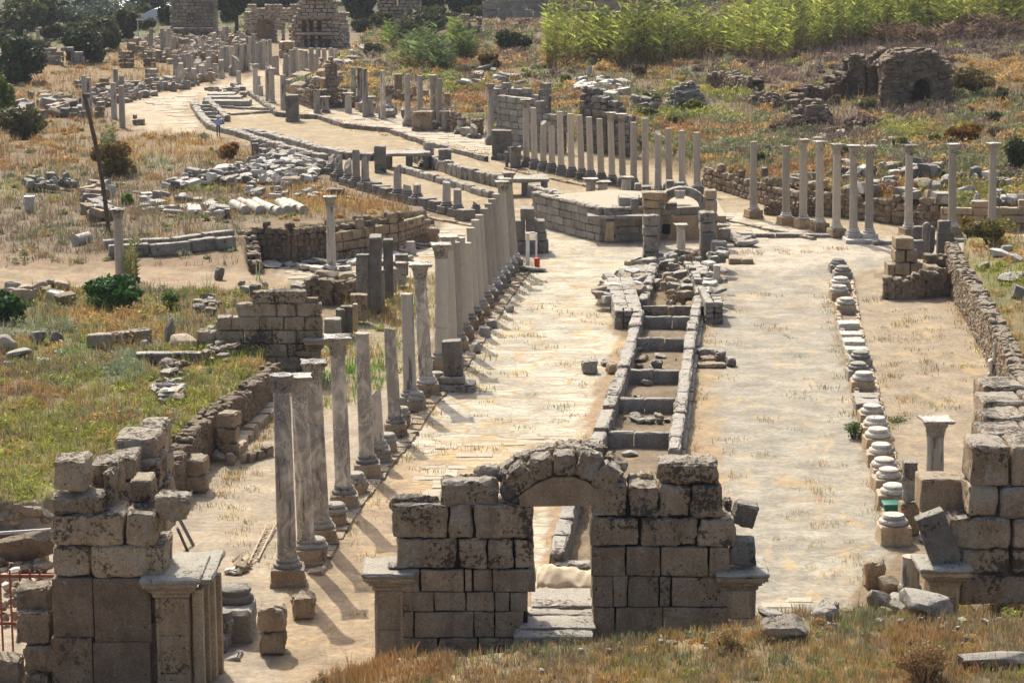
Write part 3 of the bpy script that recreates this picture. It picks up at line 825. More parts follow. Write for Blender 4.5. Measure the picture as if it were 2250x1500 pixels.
def tree(px, py, top, wpx, ca, cb, label, n=5000, leaf=.16, trunkh=.02, group="trees beyond the ruins", lobes=16, z=None):
    x, y, zz = gnd(px, py); z = zz if z is None else z
    H = zat(y, top) - z; k = y * 1.02 / FPX; rx = wpx * k / 2
    rng = np.random.default_rng(int(px * 17 + py * 5) % 99991)
    root = empty("tree", (x, y, z), label, "tree", group)
    th = H * trunkh
    mb = MB(); mb.add(*tube((x, y, z - .2), (x + .1, y, z + th + H * .15), H * .035 + .05, H * .025 + .03, 8))
    for i in range(6):
        a = i * 1.05 + rng.uniform(0, .6)
        mb.add(*tube((x + .1, y, z + th), (x + rx * .6 * math.cos(a), y + rx * .6 * math.sin(a), z + th + (H - th) * rng.uniform(.35, .75)), H * .02 + .03, .03, 6))
    mb.build("trunk", M['bark'], root)
    V, F, C = leafmesh((0, 0, th + (H - th) * .48), (rx, rx * .95, (H - th) * .58), n, leaf * max(1, y / 150), ca, cb, rng, lobes)
    me = mesh_from("crown", V, F, M['leaf'], False, {"Col": C})
    o = bpy.data.objects.new("crown", me); COL.objects.link(o); o.parent = root
    return root
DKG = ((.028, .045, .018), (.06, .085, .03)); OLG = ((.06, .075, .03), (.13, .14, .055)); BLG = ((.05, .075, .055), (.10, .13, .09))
tree(45, 182, 82, 118, *DKG, "round dark green tree at the left edge of the picture", 6000)
tree(178, 138, 46, 118, *DKG, "dark green tree standing right over the small stone arch", 6000)
tree(225, 110, 28, 100, *OLG, "olive green tree just behind the dark tree over the arch", 5000)
tree(277, 85, 12, 66, *OLG, "small round tree between the olive tree and the lamp mast", 4000)
tree(40, 88, -8, 150, *OLG, "large olive green tree behind the three lone far columns", 6000)
tree(-40, 80, -2, 90, *DKG, "dark tree cut by the left edge near the top corner", 3500)
tree(95, 62, -20, 70, *OLG, "bushy tree in the top left group under the greenhouses", 3500)
tree(103, 52, 3, 34, *DKG, "slim dark tree between olive trees at top left", 2000)
tree(145, 45, 6, 30, *DKG, "small dark tree left of the grey willow", 1800)
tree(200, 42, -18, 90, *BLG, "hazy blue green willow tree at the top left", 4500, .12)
tree(520, 74, -40, 85, *DKG, "tall dark tree right of the square tower", 6000, trunkh=.35)
tree(365, 55, 12, 30, *DKG, "small palm like tree left of the square tower", 1600)
tree(792, 64, -22, 78, *DKG, "broad dark tree behind the right half of the bath ruin", 6000, trunkh=.1)
tree(955, 35, -30, 70, *DKG, "dark tree to the right of the far round tower", 4500, trunkh=.1)
tree(1020, 30, -30, 80, *DKG, "dark tree at the top edge above the hill bushes", 4500, trunkh=.1)
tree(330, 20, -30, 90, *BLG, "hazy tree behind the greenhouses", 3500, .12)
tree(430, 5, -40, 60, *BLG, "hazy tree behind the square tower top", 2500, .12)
tree(640, 14, -30, 110, *DKG, "dark tree behind the broken top of the bath ruin", 4500, trunkh=.1)
tree(1150, 14, -20, 90, *OLG, "pale olive tree in front of the distant city wall", 3000)
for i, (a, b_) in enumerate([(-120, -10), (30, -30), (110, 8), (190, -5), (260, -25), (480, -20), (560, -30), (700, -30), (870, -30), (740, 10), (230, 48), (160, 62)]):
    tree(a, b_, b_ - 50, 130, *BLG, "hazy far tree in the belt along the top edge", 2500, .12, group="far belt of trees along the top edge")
bush(1320, 72, 52, 44, (.05, .075, .02), (.12, .15, .04), "dark green bush standing alone on the dry hilltop", 2600)
bush(1115, 112, 120, 44, (.045, .06, .025), (.10, .12, .045), "wide dark green shrub on the hill behind the reeds", 3000, .12)
bush(930, 68, 130, 46, (.05, .062, .025), (.11, .115, .045), "broad olive shrub at the left end of the hilltop", 3000, .12)
bush(900, 42, 60, 34, (.16, .19, .04), (.24, .26, .07), "yellow green shrub at the left end of the hilltop", 1500, .12)
bush(905, 75, 80, 26, (.06, .07, .03), (.12, .12, .05), "low dark shrub by the hill path", 1500, .12)
bush(1075, 150, 60, 32, (.12, .075, .02), (.2, .13, .04), "rusty brown shrub among the reeds left of the stone heap", 1400, .11)
bush(2112, 322, 90, 50, (.15, .13, .02), (.33, .13, .03), "yellow and red shrub on the slope above the right columns", 2600, .09)
bush(2230, 372, 70, 66, (.04, .06, .02), (.10, .12, .035), "dark green shrub at the right edge above the last column", 2200, .09)
bush(1850, 345, 44, 30, (.09, .18, .02), (.15, .27, .05), "bright green low bush behind the capitals", 1300, .09)
bush(2175, 535, 110, 54, (.10, .10, .02), (.24, .20, .05), "yellow green shrub beside the last column on the right", 2600, .07)
bush(2130, 520, 50, 44, (.20, .12, .02), (.3, .2, .04), "orange yellow shrub left of the white fallen drum", 1200, .07)
bush(245, 388, 110, 70, (.08, .085, .02), (.27, .15, .03), "orange and green bush beside the leaning pole", 3200, .08)
bush(505, 352, 56, 36, (.22, .10, .02), (.32, .17, .04), "small orange bush on the straw slope by the visitor", 1400, .08)
bush(55, 308, 120, 80, (.055, .065, .025), (.14, .13, .045), "large olive thicket at the left edge below the trees", 3500, .10)
bush(5, 285, 60, 110, (.11, .17, .02), (.22, .29, .05), "bright green reed clump at the left edge", 1800, .10)
bush(283, 452, 34, 30, (.12, .22, .03), (.2, .32, .06), "bright green rounded bush beside the carved stones", 1100, .06)
bush(232, 678, 170, 72, (.018, .06, .012), (.05, .14, .025), "large glossy dark green leafy bush on the left terrace", 2600, .12, lobes=14)
bush(12, 700, 110, 78, (.02, .06, .012), (.06, .15, .03), "glossy dark green bush cut by the left edge", 1600, .12)
bush(375, 676, 44, 40, (.06, .12, .03), (.13, .22, .05), "small loose green bush right of the glossy bush", 500, .09)
bush(1880, 962, 56, 40, (.05, .10, .02), (.12, .2, .05), "trailing green weed beside the row of column bases", 900, .04)
bush(1960, 925, 110, 12, (.05, .11, .02), (.12, .2, .05), "creeping green weed spreading behind the bases", 500, .035)
bush(2085, 1125, 100, 90, (.12, .085, .055), (.22, .165, .11), "dry brown twiggy bush on the right gate wall", 1600, .035, name="dry_bush")
bush(2030, 1500, 150, 100, (.20, .12, .05), (.33, .22, .10), "round dry brown bush on the foreground bank", 3800, .03, name="dry_bush")
bush(2180, 1345, 110, 60, (.2, .15, .07), (.34, .27, .14), "dry straw coloured bush by the right gate pier", 2200, .03, name="dry_bush")
bush(1600, 1432, 90, 50, (.25, .17, .07), (.36, .27, .12), "low dry bush under the right end of the gate", 1500, .03, name="dry_bush")
bush(2190, 1255, 130, 60, (.06, .10, .02), (.15, .2, .05), "green weeds at the foot of the right gate wall", 1500, .05)
bush(265, 1110, 60, 60, (.2, .2, .03), (.42, .33, .08), "yellow weed growing on top of the left pier", 700, .035)
bush(1770, 285, 70, 26, (.09, .065, .055), (.15, .11, .09), "low purple brown scrub under the arched ruin", 1300, .09)
bush(1890, 290, 120, 30, (.085, .06, .05), (.15, .105, .085), "dark scrub on the slope below the arched ruin", 1800, .09)
bush(2140, 210, 110, 60, (.13, .11, .04), (.22, .17, .06), "brown and green scrub right of the arched ruin", 1800, .09)

for i, (u, v, w_, h_) in enumerate(((12, 100, 60, 34), (120, 88, 56, 30), (170, 78, 50, 26), (240, 62, 60, 26), (90, 112, 50, 20), (320, 66, 44, 20), (360, 44, 40, 20), (190, 30, 70, 26), (300, 30, 60, 22), (500, 50, 40, 30), (580, 20, 60, 26), (800, 70, 60, 26), (840, 60, 50, 30), (700, 12, 70, 26), (950, 40, 70, 26), (1040, 36, 60, 22), (870, 92, 60, 24), (820, 118, 50, 20))):
    bush(u, v, w_, h_, *((.05, .065, .025), (.12, .13, .05)), "olive green shrub among the trees and ruins near the top, %s of a scattered eighteen" % ORD[i], 1100, .13, group="scattered shrubs near the top")

_rb = random.Random(31)
for i in range(22):
    u = _rb.uniform(1230, 2240); v = _rb.uniform(175, 400) if u > 1560 else _rb.uniform(165, 300)
    cc = _rb.choice((((.07, .09, .03), (.15, .16, .06)), ((.11, .13, .03), (.22, .23, .07)), ((.13, .10, .06), (.21, .16, .10))))
    bush(u, v, _rb.uniform(26, 60), _rb.uniform(12, 26), *cc, "low ragged shrub dotted over the slope, %s from a scattered lot" % (ORD[i]), 700, .09, group="low shrubs on the right slope", name="shrub")

def reeds(poly, n, hh, label, cols, seed, lf=1.0):
    rng = np.random.default_rng(seed)
    X, Y, Z = scatter(n * 40 if n > 2000 else 300000, rng, (min(p[1] for p in poly) - 10, max(p[1] for p in poly) + 330))
    px, py = proj(X, Y, Z)
    keep = (inpoly(px, py, poly, 3) > .5)
    if n > 2000: keep &= snoise(X, Y, s=5, o=7) > -.42
    X, Y, Z = X[keep][:n], Y[keep][:n], Z[keep][:n]
    H = hh * rng.uniform(.55, 1.3, len(X)) * np.clip(1 + .45 * snoise(X, Y, s=7, o=2) + .3 * snoise(X, Y, s=2.5, o=4), .4, 1.6)
    bri = rng.uniform(.4, 1.3, len(X))[:, None] * np.clip(1 + .5 * snoise(X, Y, s=3.5, o=6), .45, 1.5)[:, None]
    hue = np.clip(.5 + .6 * snoise(X, Y, s=6, o=5), 0, 1)[:, None]
    V = []; F = []; C = []; off = 0
    A, B = np.array(cols[0]), np.array(cols[1])
    low = np.array((.26, .19, .08))
    # stalks
    v, f, c = blades(X, Y, Z, H, np.full(len(X), .10), np.tile(np.array((.25, .22, .08)), (len(X), 1)), rng, .10, True)
    V.append(v); F.append(f); C.append(c); off += len(v)
    for k in range(9):
        t = (k + rng.random(len(X))) / 9 * .9 + .08
        L = lf * rng.uniform(.5, 1.1, len(X)); a = rng.uniform(0, 6.283, len(X)); up = rng.uniform(.1, .9, len(X))
        bx, by, bz = X, Y, Z + H * t
        tx, ty_, tz = bx + np.cos(a) * L, by + np.sin(a) * L, bz + up * L * .8
        wv = .11 * lf
        v = np.stack([np.stack([bx, by, bz - wv], -1), np.stack([bx - np.sin(a) * wv, by + np.cos(a) * wv, bz + wv], -1), np.stack([tx, ty_, tz], -1)], 1).reshape(-1, 3)
        f = np.arange(len(X) * 3).reshape(-1, 3) + off
        m = np.clip(rng.random(len(X))[:, None] * .6 + hue * .5 - .05, 0, 1)
        c = A * (1 - m) + B * m
        tl = np.clip((t - .22) * 2.6, 0, 1)[:, None]
        c = (c * tl + low * (1 - tl)) * bri * rng.uniform(.7, 1.3, (len(X), 1))
        V.append(v); F.append(f); C.append(np.repeat(c, 3, 0)); off += len(v)
    # plume on some
    me = mesh_from("reeds", np.concatenate(V), np.concatenate(F), M['grass'], False, {"Col": np.concatenate(C)})
    o = bpy.data.objects.new("reeds", me); COL.objects.link(o)
    return tag(o, label, "reeds", kind="stuff")
RG = ((.17, .25, .05), (.52, .54, .12))
reeds([(1195, 150), (1330, 152), (1450, 150), (1560, 128), (1640, 130), (1730, 138), (1800, 118), (1900, 98), (2050, 92), (2250, 76), (2600, 62), (2700, -50), (1900, -50), (1830, 40), (1750, 78), (1600, 100), (1400, 124), (1210, 130)], 9500, 4.3, "tall yellow green reeds filling the top right hillside", RG, 11)
reeds([(880, 150), (960, 158), (1000, 150), (960, 125), (890, 125)], 500, 2.4, "green reed clump on the slope left of the stone heap", ((.13, .2, .07), (.24, .3, .12)), 12)
reeds([(990, 132), (1040, 136), (1040, 118), (985, 116)], 260, 2.6, "small reed clump below the hilltop shrub", ((.15, .22, .05), (.25, .32, .1)), 13)
reeds([(846, 108), (864, 112), (866, 96), (846, 94)], 90, 2.4, "narrow reed stand at the left end of the hill", ((.15, .22, .05), (.25, .32, .1)), 14)
reeds([(222, 360), (245, 362), (262, 350), (230, 345)], 60, 2.6, "pale green canes beside the orange bush by the pole", ((.18, .24, .11), (.3, .36, .2)), 15, .5)
reeds([(262, 622), (300, 626), (304, 610), (264, 610)], 26, 1.3, "thin green canes at the foot of the lone left column", ((.16, .22, .07), (.27, .33, .12)), 16, .35)
reeds([(2105, 70), (1905, 98), (2000, 105), (2250, 90), (2250, 80)], 700, 1.6, "dry brown reed fringe under the green reeds", ((.2, .14, .1), (.28, .19, .13)), 17)

# ---------------------------------------------------------------- columns
def add_torus_base(mb, c, r, h):
    x, y, z = c
    prof = [(r * 1.46, 0), (r * 1.52, h * .12), (r * 1.52, h * .3), (r * 1.42, h * .42), (r * 1.2, h * .5), (r * 1.14, h * .62), (r * 1.24, h * .7), (r * 1.27, h * .82), (r * 1.18, h * .92), (r * 1.08, h)]
    mb.add(*lathe(prof, 24, (x, y, z)))
def add_cap(mb, c, r, h, rz, worn):
    x, y, z = c
    n = 32
    prof = []; 
    for i in range(11):
        t = i / 10
        rr = r * (.98 + .12 * t + .42 * t ** 3.2)
        rr *= 1 + .10 * math.exp(-((t - .36) / .07) ** 2) + .11 * math.exp(-((t - .70) / .08) ** 2)
        prof.append((rr, h * .84 * t))
    def lob(a, j):
        t = j / 10
        ph = math.pi / 8 if t > .42 else 0
        s = .10 * (abs(math.cos(4 * (a + ph))) - .6) * (1 - worn * .6)
        s += .05 * math.cos(16 * a + j) * (1 - worn * .5)
        if t > .7: s += .12 * max(0, math.cos(4 * (a - rz - math.pi / 4))) ** 3
        return s
    V, F = lathe(prof, n, (x, y, z), lob)
    mb.add(V, F)
def abacus_vf(c, r, h, rz, worn):
    hw = r * 1.55; pts = []
    for k in range(4):
        a = k * math.pi / 2
        for t in (-.9, -.45, 0, .45, .9):
            inn = .13 * (1 - (t / .9) ** 2)
            px_, py_ = hw * (1 - inn), hw * t
            pts.append((px_ * math.cos(a) - py_ * math.sin(a), px_ * math.sin(a) + py_ * math.cos(a)))
    R = rot(0, 0, rz)[:2, :2]
    n = len(pts)
    V = []
    for s, zz in ((.9, 0), (1, h * .45), (1, h)):
        for i, p in enumerate(pts):
            q = R @ np.array(p) * s
            V.append((q[0] + c[0], q[1] + c[1], c[2] + zz + (worn * .03 * math.sin(i * 2.1) if zz else 0)))
    F = [list(range(n))[::-1], [2 * n + i for i in range(n)]]
    for j in range(2):
        F += [[j * n + i, j * n + (i + 1) % n, (j + 1) * n + (i + 1) % n, (j + 1) * n + i] for i in range(n)]
    return np.array(V), F
def shaft_vf(b, t, r, taper=.88, broken=0.0, n=24, drums=()):
    V = []; F = []
    gro = [random.uniform(.12, .9) for _ in range(random.choice((0, 1, 1, 2)))]
    b = np.array(b); t = np.array(t); H = t[2] - b[2]
    base_k = [k for k in np.concatenate([[0, .012, .03], np.linspace(.06, .96, 15), [.975, 1.0]]) if all(abs(k - g) > .012 for g in gro)]
    e = .016 / max(H, .5)
    ks = np.array(sorted(base_k + [g + q for g in gro for q in (-e, 0, e)])); gs = set(gro); tl = {g: (random.uniform(0, .10), random.uniform(0, 6)) for g in gro}
    m = len(ks); ph = random.random() * 6
    for j, k in enumerate(ks):
        rr = r * (1 - (1 - taper) * k ** 1.5)
        if j < 2: rr *= 1.07
        if j >= m - 2 and not broken: rr *= 1.045
        c = b + (t - b) * k
        if any(abs(k - g) < e * .5 for g in gro): rr *= .93
        gg = [g for g in gro if abs(k - g) < 1.5 * e]
        for i in range(n):
            a = 2 * math.pi * i / n
            z = c[2] + (tl[gg[0]][0] * math.sin(a + tl[gg[0]][1]) * r * 2 if gg else 0)
            r2 = rr * (1 + .012 * math.sin(3 * a + 5 * k + ph) + .006 * math.sin(9 * a + 23 * k + ph))
            if broken:
                lim = t[2] - broken * (0.5 + .5 * math.cos(a - ph)) - .04 * abs(math.sin(5 * a))
                z = min(z, lim)
            V.append((c[0] + r2 * math.cos(a), c[1] + r2 * math.sin(a), z))
    for j in range(m - 1):
        for i in range(n):
            F.append([j * n + i, j * n + (i + 1) % n, (j + 1) * n + (i + 1) % n, (j + 1) * n + i])
    F.append(list(range(n))[::-1])
    V.append(tuple(np.array(V[-n:]).mean(0)))
    F += [[(m - 1) * n + i, (m - 1) * n + (i + 1) % n, m * n] for i in range(n)]
    return np.array(V), F
def column(px, pyb, pyt, label, topx=None, mat='granite', cap=None, ped='brown', base='grey', r=.265, broken=0, group=None, hp=.5, hb=.28, name="column", rz=.1, pw=None, z0=None, far=False, worn=.4):
    x, y = at(px, pyb, 0)
    z = hz(x, y)
    x, y = at(px, pyb, z)
    if not ped: hp = 0
    y = y + (pw or r * 1.75) * (1 if ped or base else .6)      # the pixel marks the near foot of the plinth
    z = hz(x, y) if z0 is None else z0
    H = max(.5, zat(y, pyt) - z)
    if not ped: hp = 0
    if not base: hb = 0
    xt = x if topx is None else xat(y, z + H, topx)
    root = empty(name, (x, y, z), label, "column", group)
    pw = pw or r * 1.75
    if ped:
        mb = MB()
        mb.add(*block((x, y, z + hp / 2 - .05), (pw * 2, pw * 2, hp + .1), rz=rz, rough=.02, rnd=.03, res=4))
        mb.add(*block((x, y, z + .06), (pw * 2.2, pw * 2.2, .16), rz=rz, rough=.01, rnd=.03, res=3))
        mb.build("pedestal", M[ped], root)
    zz = z + hp
    if base:
        mb = MB(); add_torus_base(mb, (x, y, zz), r, hb); mb.build("base", M[base], root, sharp=50)
        zz += hb
    if H - (zz - z) < .12: return root
    ch = min(.62, H * .14) if cap else 0
    topz = z + H - ch
    mb = MB(); mb.add(*shaft_vf((x + (xt - x) * (zz - z) / H, y, zz), (x + (xt - x) * (topz - z) / H, y, topz), r, broken=broken), tint=random.random())
    mb.build("shaft", M[mat], root, sharp=60)
    if cap:
        cx = x + (xt - x) * (topz - z) / H
        mb = MB(); add_cap(mb, (cx, y, topz), r * .93, ch, rz, worn)
        c = mb.build("capital", M['capital'], root, sharp=50)
        V, F = abacus_vf((cx, y, topz + ch * .82), r * (1.0 if cap == 1 else 1.12), ch * .18, rz, worn)
        mb = MB(); mb.add(V - np.array(root.location), F)
        a = mb.build("abacus", M['capital']); 
        a.parent = c
    return root

G1 = "columns of the front left colonnade"
column(629, 1290, 860, "front left column nearest the viewer, banded brown and grey marble with a short worn capital", 619, 'marble', None, r=.28, group=G1, worn=.9)
column(672, 1246, 824, "second front left column, half hidden, with black streaks and a small square capital", 655, 'marble', 1, r=.26, group=G1)
column(704, 1200, 793, "dark grey streaked column with a flat capital, third in the front left row", 688, 'marble', 1, r=.27, group=G1)
column(754, 1122, 738, "veined column with dark carved capital and white top, fourth in the front left row", 740, 'marble', 2, r=.27, group=G1)
column(805, 1052, 731, "cracked pale grey column without capital, fifth in the front left row", 796, 'marble', None, r=.265, group=G1, base='dark')
column(830, 1020, 850, "slanted broken shaft standing behind the cracked column without capital", 823, 'stump', None, r=.24, broken=.5, group=G1, ped='grey')
column(868, 962, 718, "column broken in three pieces with two wide cracks", 856, 'marble', None, r=.24, broken=.1, group=G1, base='dark')
column(901, 902, 645, "grey column with a black stained top, left of the tall white one", 894, 'stump', None, r=.26, group=G1, ped='grey')
column(937, 872, 578, "tall whitish marble column with pale capital on a square pedestal", 921, 'marble', 2, r=.275, group=G1, base='base')
# one loose short capital on the first column
x, y = at(629, 1290, 0); y += .49
zt = zat(y, 860)
xx = xat(y, zt, 619)
mb = MB(); mb.add(*lathe([(.27, 0), (.29, .04), (.275, .08), (.29, .2), (.31, .3), (.33, .4), (.34, .5), (.33, .53)], 28, (xx, y, zt - .02), lambda a, j: .03 * math.sin(8 * a + j * 2)))
tag(mb.build("column_capital", M['capital'], sharp=60), "short round worn capital resting on the nearest front left column", "capital")

G2 = "plain granite columns of the long left row"
row = [(969, 818, 535, 1, 969), (993, 790, 518, 2, 984), (1008, 772, 532, 0, 1001), (1020, 748, 522, 0, 1012), (1031, 726, 533, 0, 1026), (1043, 712, 500, 0, 1034), (1056, 694, 483, 0, 1044), (1066, 676, 472, 0, 1053),
       (1075, 660, 458, 0, 1064), (1086, 646, 447, 0, 1073), (1094, 632, 437, 0, 1081), (1103, 622, 426, 0, 1090), (1113, 609, 398, 2, 1102), (1121, 599, 392, 1, 1108), (1131, 590, 379, 1, 1116)]
rl = ["nearest tall granite column of the long left row, with a dark drum like capital", "granite column with a wide flat carved capital, behind the nearest of the long left row",
      "slimmer granite column just right of the wide carved capital"]
for i, (a, b_, c, cp, tx) in enumerate(row):
    lab = rl[i] if i < 3 else ("plain granite column, %s from the near end of the long left row" % ORD[i] if not cp else "granite column with a carved capital, %s from the near end of the long left row" % ORD[i])
    column(a, b_, c, lab, tx, 'granite', cp or None, r=(.29, .25)[i] if i < 2 else .222, pw=.42, group=G2, base='base' if i > 7 else 'grey', ped='brown' if i < 8 else 'grey')
# middle row
G3 = "granite columns of the middle row beyond the plaza"
row = [(1157, 368, 219, 2, 1155), (1175, 372, 237, 0, 1172), (1194, 377, 264, 0, 1194), (1213, 381, 274, 0, 1212), (1234, 386, 245, 0, 1230), (1257, 390, 250, 0, 1253), (1279, 394, 253, 0, 1273), (1299, 398, 257, 0, 1294), (1322, 402, 261, 0, 1317),
       (1346, 408, 247, 2, 1341), (1369, 411, 250, 2, 1365), (1393, 417, 269, 0, 1392), (1420, 415, 260, 0, 1417), (1447, 419, 286, 0, 1446), (1472, 421, 282, 0, 1468), (1500, 423, 287, 0, 1498), (1533, 426, 291, 0, 1531)]
for i, (a, b_, c, cp, tx) in enumerate(row):
    lab = "%s column, %s from the left in the middle row beyond the plaza" % ("granite" if not cp else "capital topped", ORD[i])
    if i in (2, 3): lab = "short granite column with a slanted top, %s from the left in the middle row" % ORD[i]
    column(a, b_, c, lab, tx, 'granite', cp or None, r=.232, group=G3, base='dark' if i < 12 else 'base', ped='dark' if i < 12 or i > 13 else None, broken=.3 if i in (2, 3, 13) else 0, hp=.45)
G4 = "columns of the row along the right side street"
row = [(1657, 480, 311, 0, 1656), (1729, 496, 321, 0, 1727), (1767, 503, 306, 1, 1765), (1803, 510, 310, 1, 1801), (1840, 523, 316, 1, 1839), (1878, 533, 319, 2, 1875), (1912, 533, 320, 2, 1911), (1999, 522, 318, 2, 1998), (2095, 520, 316, 1, 2093), (2183, 518, 314, 2, 2182)]
nm = ["bare topped column standing apart at the left end of the right row", "bare topped column with a crack near the top, second in the right row", "column with a dark brown capital and ochre patch on its shaft",
      "column with pale capital and dark slit low on its shaft, fourth in the right row", "column with a small round capital, left of the two sharing one pedestal", "left column of the pair sharing one long white pedestal",
      "right column of the pair sharing one long white pedestal", "column with a white capital standing behind the dark stone frames", "column with a narrow capital, second from the right end of the right row", "last column on the right, with white capital and ochre patches"]
for i, (a, b_, c, cp, tx) in enumerate(row):
    column(a, b_, c, nm[i], tx, 'granite', cp or None, r=.242, pw=.46, group=G4, base='base', ped='brown' if i not in (5, 6) else 'base', hp=.52, worn=.1, rz=.3 if i not in (5, 6) else .05)
x, y = at(1897, 535); mb = MB(); mb.add(*block((x, y + .6, .1), (2.1, 1.6, .3), rnd=.04, rough=.02)); 
tag(mb.build("plinth", M['base']), "long pale plinth slab under the pair of columns on one pedestal", "plinth")
column(263, 618, 459, "lone slender column with a small capital on the left terrace by the dirt track", 258, 'granite', 1, None, None, r=.24)
column(728, 594, 431, "lone fluted column with capital in front of the brown retaining wall", 725, 'stump', 1, None, None, r=.25, name="column")
column(2058, 1200, 919, "near column with dark carved capital and wide white square top by the right gate pier", 2056, 'stump', 3, None, 'grey', r=.29, worn=.1, rz=.05, z0=0)
# far and mid columns
FAR = "far columns along the distant street"
fl = [(28, 84, 67, 'g'), (55, 86, 66, 'g'), (83, 92, 67, 'g')]
for i, (a, b_, c, _) in enumerate(fl):
    column(a, b_ + 12, c, "%s of the three lone far columns among trees at upper left" % ["leftmost", "middle", "rightmost"][i], None, 'granite', None, None, None, r=.27, group="three lone far columns")
mid = [(186, 253, 166, 0, 'stump'), (196, 256, 171, 0, 'stump'), (250, 262, 182, 0, 'stump'), (268, 282, 189, 0, 'granite'), (267, 205, 167, 0, 'stump'), (254, 196, 152, 0, 'stump')]
ml = ["dark stained stump column left of its taller twin by the leaning pole", "tall weathered column just right of the leaning pole top", "dark half of the near pair of columns left of the far street", "pale front column of the near pair left of the far street",
      "slim pale column behind the near pair left of the far street", "dark column with a cap stone behind the near pair"]
for i, (a, b_, c, cp, m) in enumerate(mid):
    column(a, b_, c, ml[i], None, m, cp or None, None, None, r=.27, group="columns left of the far street")
grp = [(777, 234, 148, 0), (791, 236, 149, 0), (802, 234, 151, 0), (841, 242, 155, 0), (895, 252, 163, 0), (923, 260, 167, 0), (951, 252, 165, 1), (965, 252, 173, 0), (1078, 288, 184, 1)]
for i, (a, b_, c, cp) in enumerate(grp):
    column(a, b_, c, "pale column, %s from the left in the short row at the foot of the hill" % ORD[i], None, 'stump' if i % 3 else 'marble', cp or None, 'grey' if i > 3 else None, 'grey' if i > 3 else None, r=.26, group="columns at the foot of the hill")
grp = [(696, 250, 200, 0), (714, 249, 212, 1), (765, 249, 204, 1), (812, 258, 212, 2), (839, 262, 229, 0), (853, 252, 207, -1), (978, 290, 244, 1), (1013, 296, 263, -1), (1041, 304, 271, -1), (941, 366, 313, 0), (975, 374, 329, 1)]
for i, (a, b_, c, cp) in enumerate(grp):
    column(a, b_, c, "short grey half column, %s along the paved strip below the hill" % ORD[i], None, 'stump', cp if cp > 0 else None, 'dark' if i > 4 else None, 'dark' if i % 2 else None, r=.33 if i < 9 else .42, broken=.4 if cp < 0 else .1, group="half columns along the paved strip", hp=.3)
grp = [(332, 115, 62), (357, 120, 63), (363, 121, 68), (372, 124, 63), (381, 112, 82), (395, 92, 76), (493, 99, 59), (488, 158, 104), (498, 158, 102), (510, 155, 102), (460, 158, 111), (531, 100, 72), (522, 158, 97), (530, 157, 98), (538, 154, 96),
       (528, 80, 73), (545, 135, 80), (551, 138, 82), (557, 143, 75), (567, 152, 94), (573, 153, 91), (579, 152, 88), (585, 150, 90), (592, 142, 88), (628, 178, 119), (641, 176, 110), (649, 174, 106), (660, 172, 110), (671, 170, 112), (684, 160, 106),
       (699, 148, 106), (712, 146, 107), (727, 140, 106), (736, 136, 108), (420, 176, 122), (386, 178, 121), (404, 176, 119), (415, 177, 118), (397, 186, 152), (428, 172, 138), (445, 170, 140), (472, 165, 140), (622, 242, 165), (561, 207, 141), (567, 209, 167), (572, 211, 189), (589, 224, 147), (597, 227, 150), (524, 186, 156)]
for i, (a, b_, c) in enumerate(grp):
    dk = 'dark' if i in (43, 46, 47, 48) else 'stump'
    lab = "grey far column standing among the crowded ruins along the distant street"
    if i >= 42: lab = ["pale column right of the far steps beside the big dark block", "tall dark column with cap in the far street centre", "lower column just behind the tall dark far column", "short stump beside the tall dark far column", "left of the two slender dark columns near the far steps",
                       "right one of the two slender dark columns near the far steps, on a white base", "black short post beside the far street edge"][i - 42]
    column(a, b_, c, lab, None, 'granite' if i % 2 else 'stump', 1 if i in (43, 47) else None, None, 'base' if i in (47,) else None, r=.30 if i < 42 else .27, group=FAR)
rc = random.Random(15)
for i in range(52):
    if i < 26: u, v = rc.uniform(390, 545), 0; v = 196 - (u - 390) * .22 + rc.uniform(-22, 0)
    elif i < 40: u, v = rc.uniform(600, 760), 0; v = 172 - (u - 600) * .16 + rc.uniform(-12, 4)
    else: u, v = rc.uniform(300, 520), rc.uniform(100, 140)
    column(u, v, v - rc.uniform(20, 50), "grey far column standing among the crowded ruins along the distant street", None, rc.choice(['stump', 'granite', 'marble']), None, None, None, r=rc.uniform(.26, .42), group=FAR, broken=rc.choice((.1, .5)))
# left stump row on the bend
grp = [(705, 378, 352, 0), (727, 384, 338, 1), (744, 398, 338, 1), (764, 408, 347, 1), (782, 413, 328, 0), (802, 420, 341, 1), (819, 424, 401, -1), (837, 430, 405, -1), (853, 436, 410, -1), (873, 442, 360, 1), (894, 446, 404, 0), (916, 452, 402, 0),
       (938, 460, 440, -1), (961, 466, 437, -1), (981, 472, 397, 0), (1005, 478, 413, 0), (1023, 486, 466, -1), (1046, 478, 441, 2)]
for i, (a, b_, c, k) in enumerate(grp):
    lab = {-1: "low dark pedestal with no shaft", 0: "short broken column on a dark base", 1: "tall jagged broken shaft on a dark base", 2: "pointed broken lump on a dark base"}[k] + ", %s from the left in the curved row of stumps" % ORD[i]
    column(a, b_, c, lab, None, 'stump', None, 'dark', 'dark' if k >= 0 else None, r=.27 if k != 2 else .2, broken={0: .1, 1: .7, 2: .3, -1: 0}[k], group="stumps in the curved row", hp=.5 if k >= 0 else .68, rz=.6)

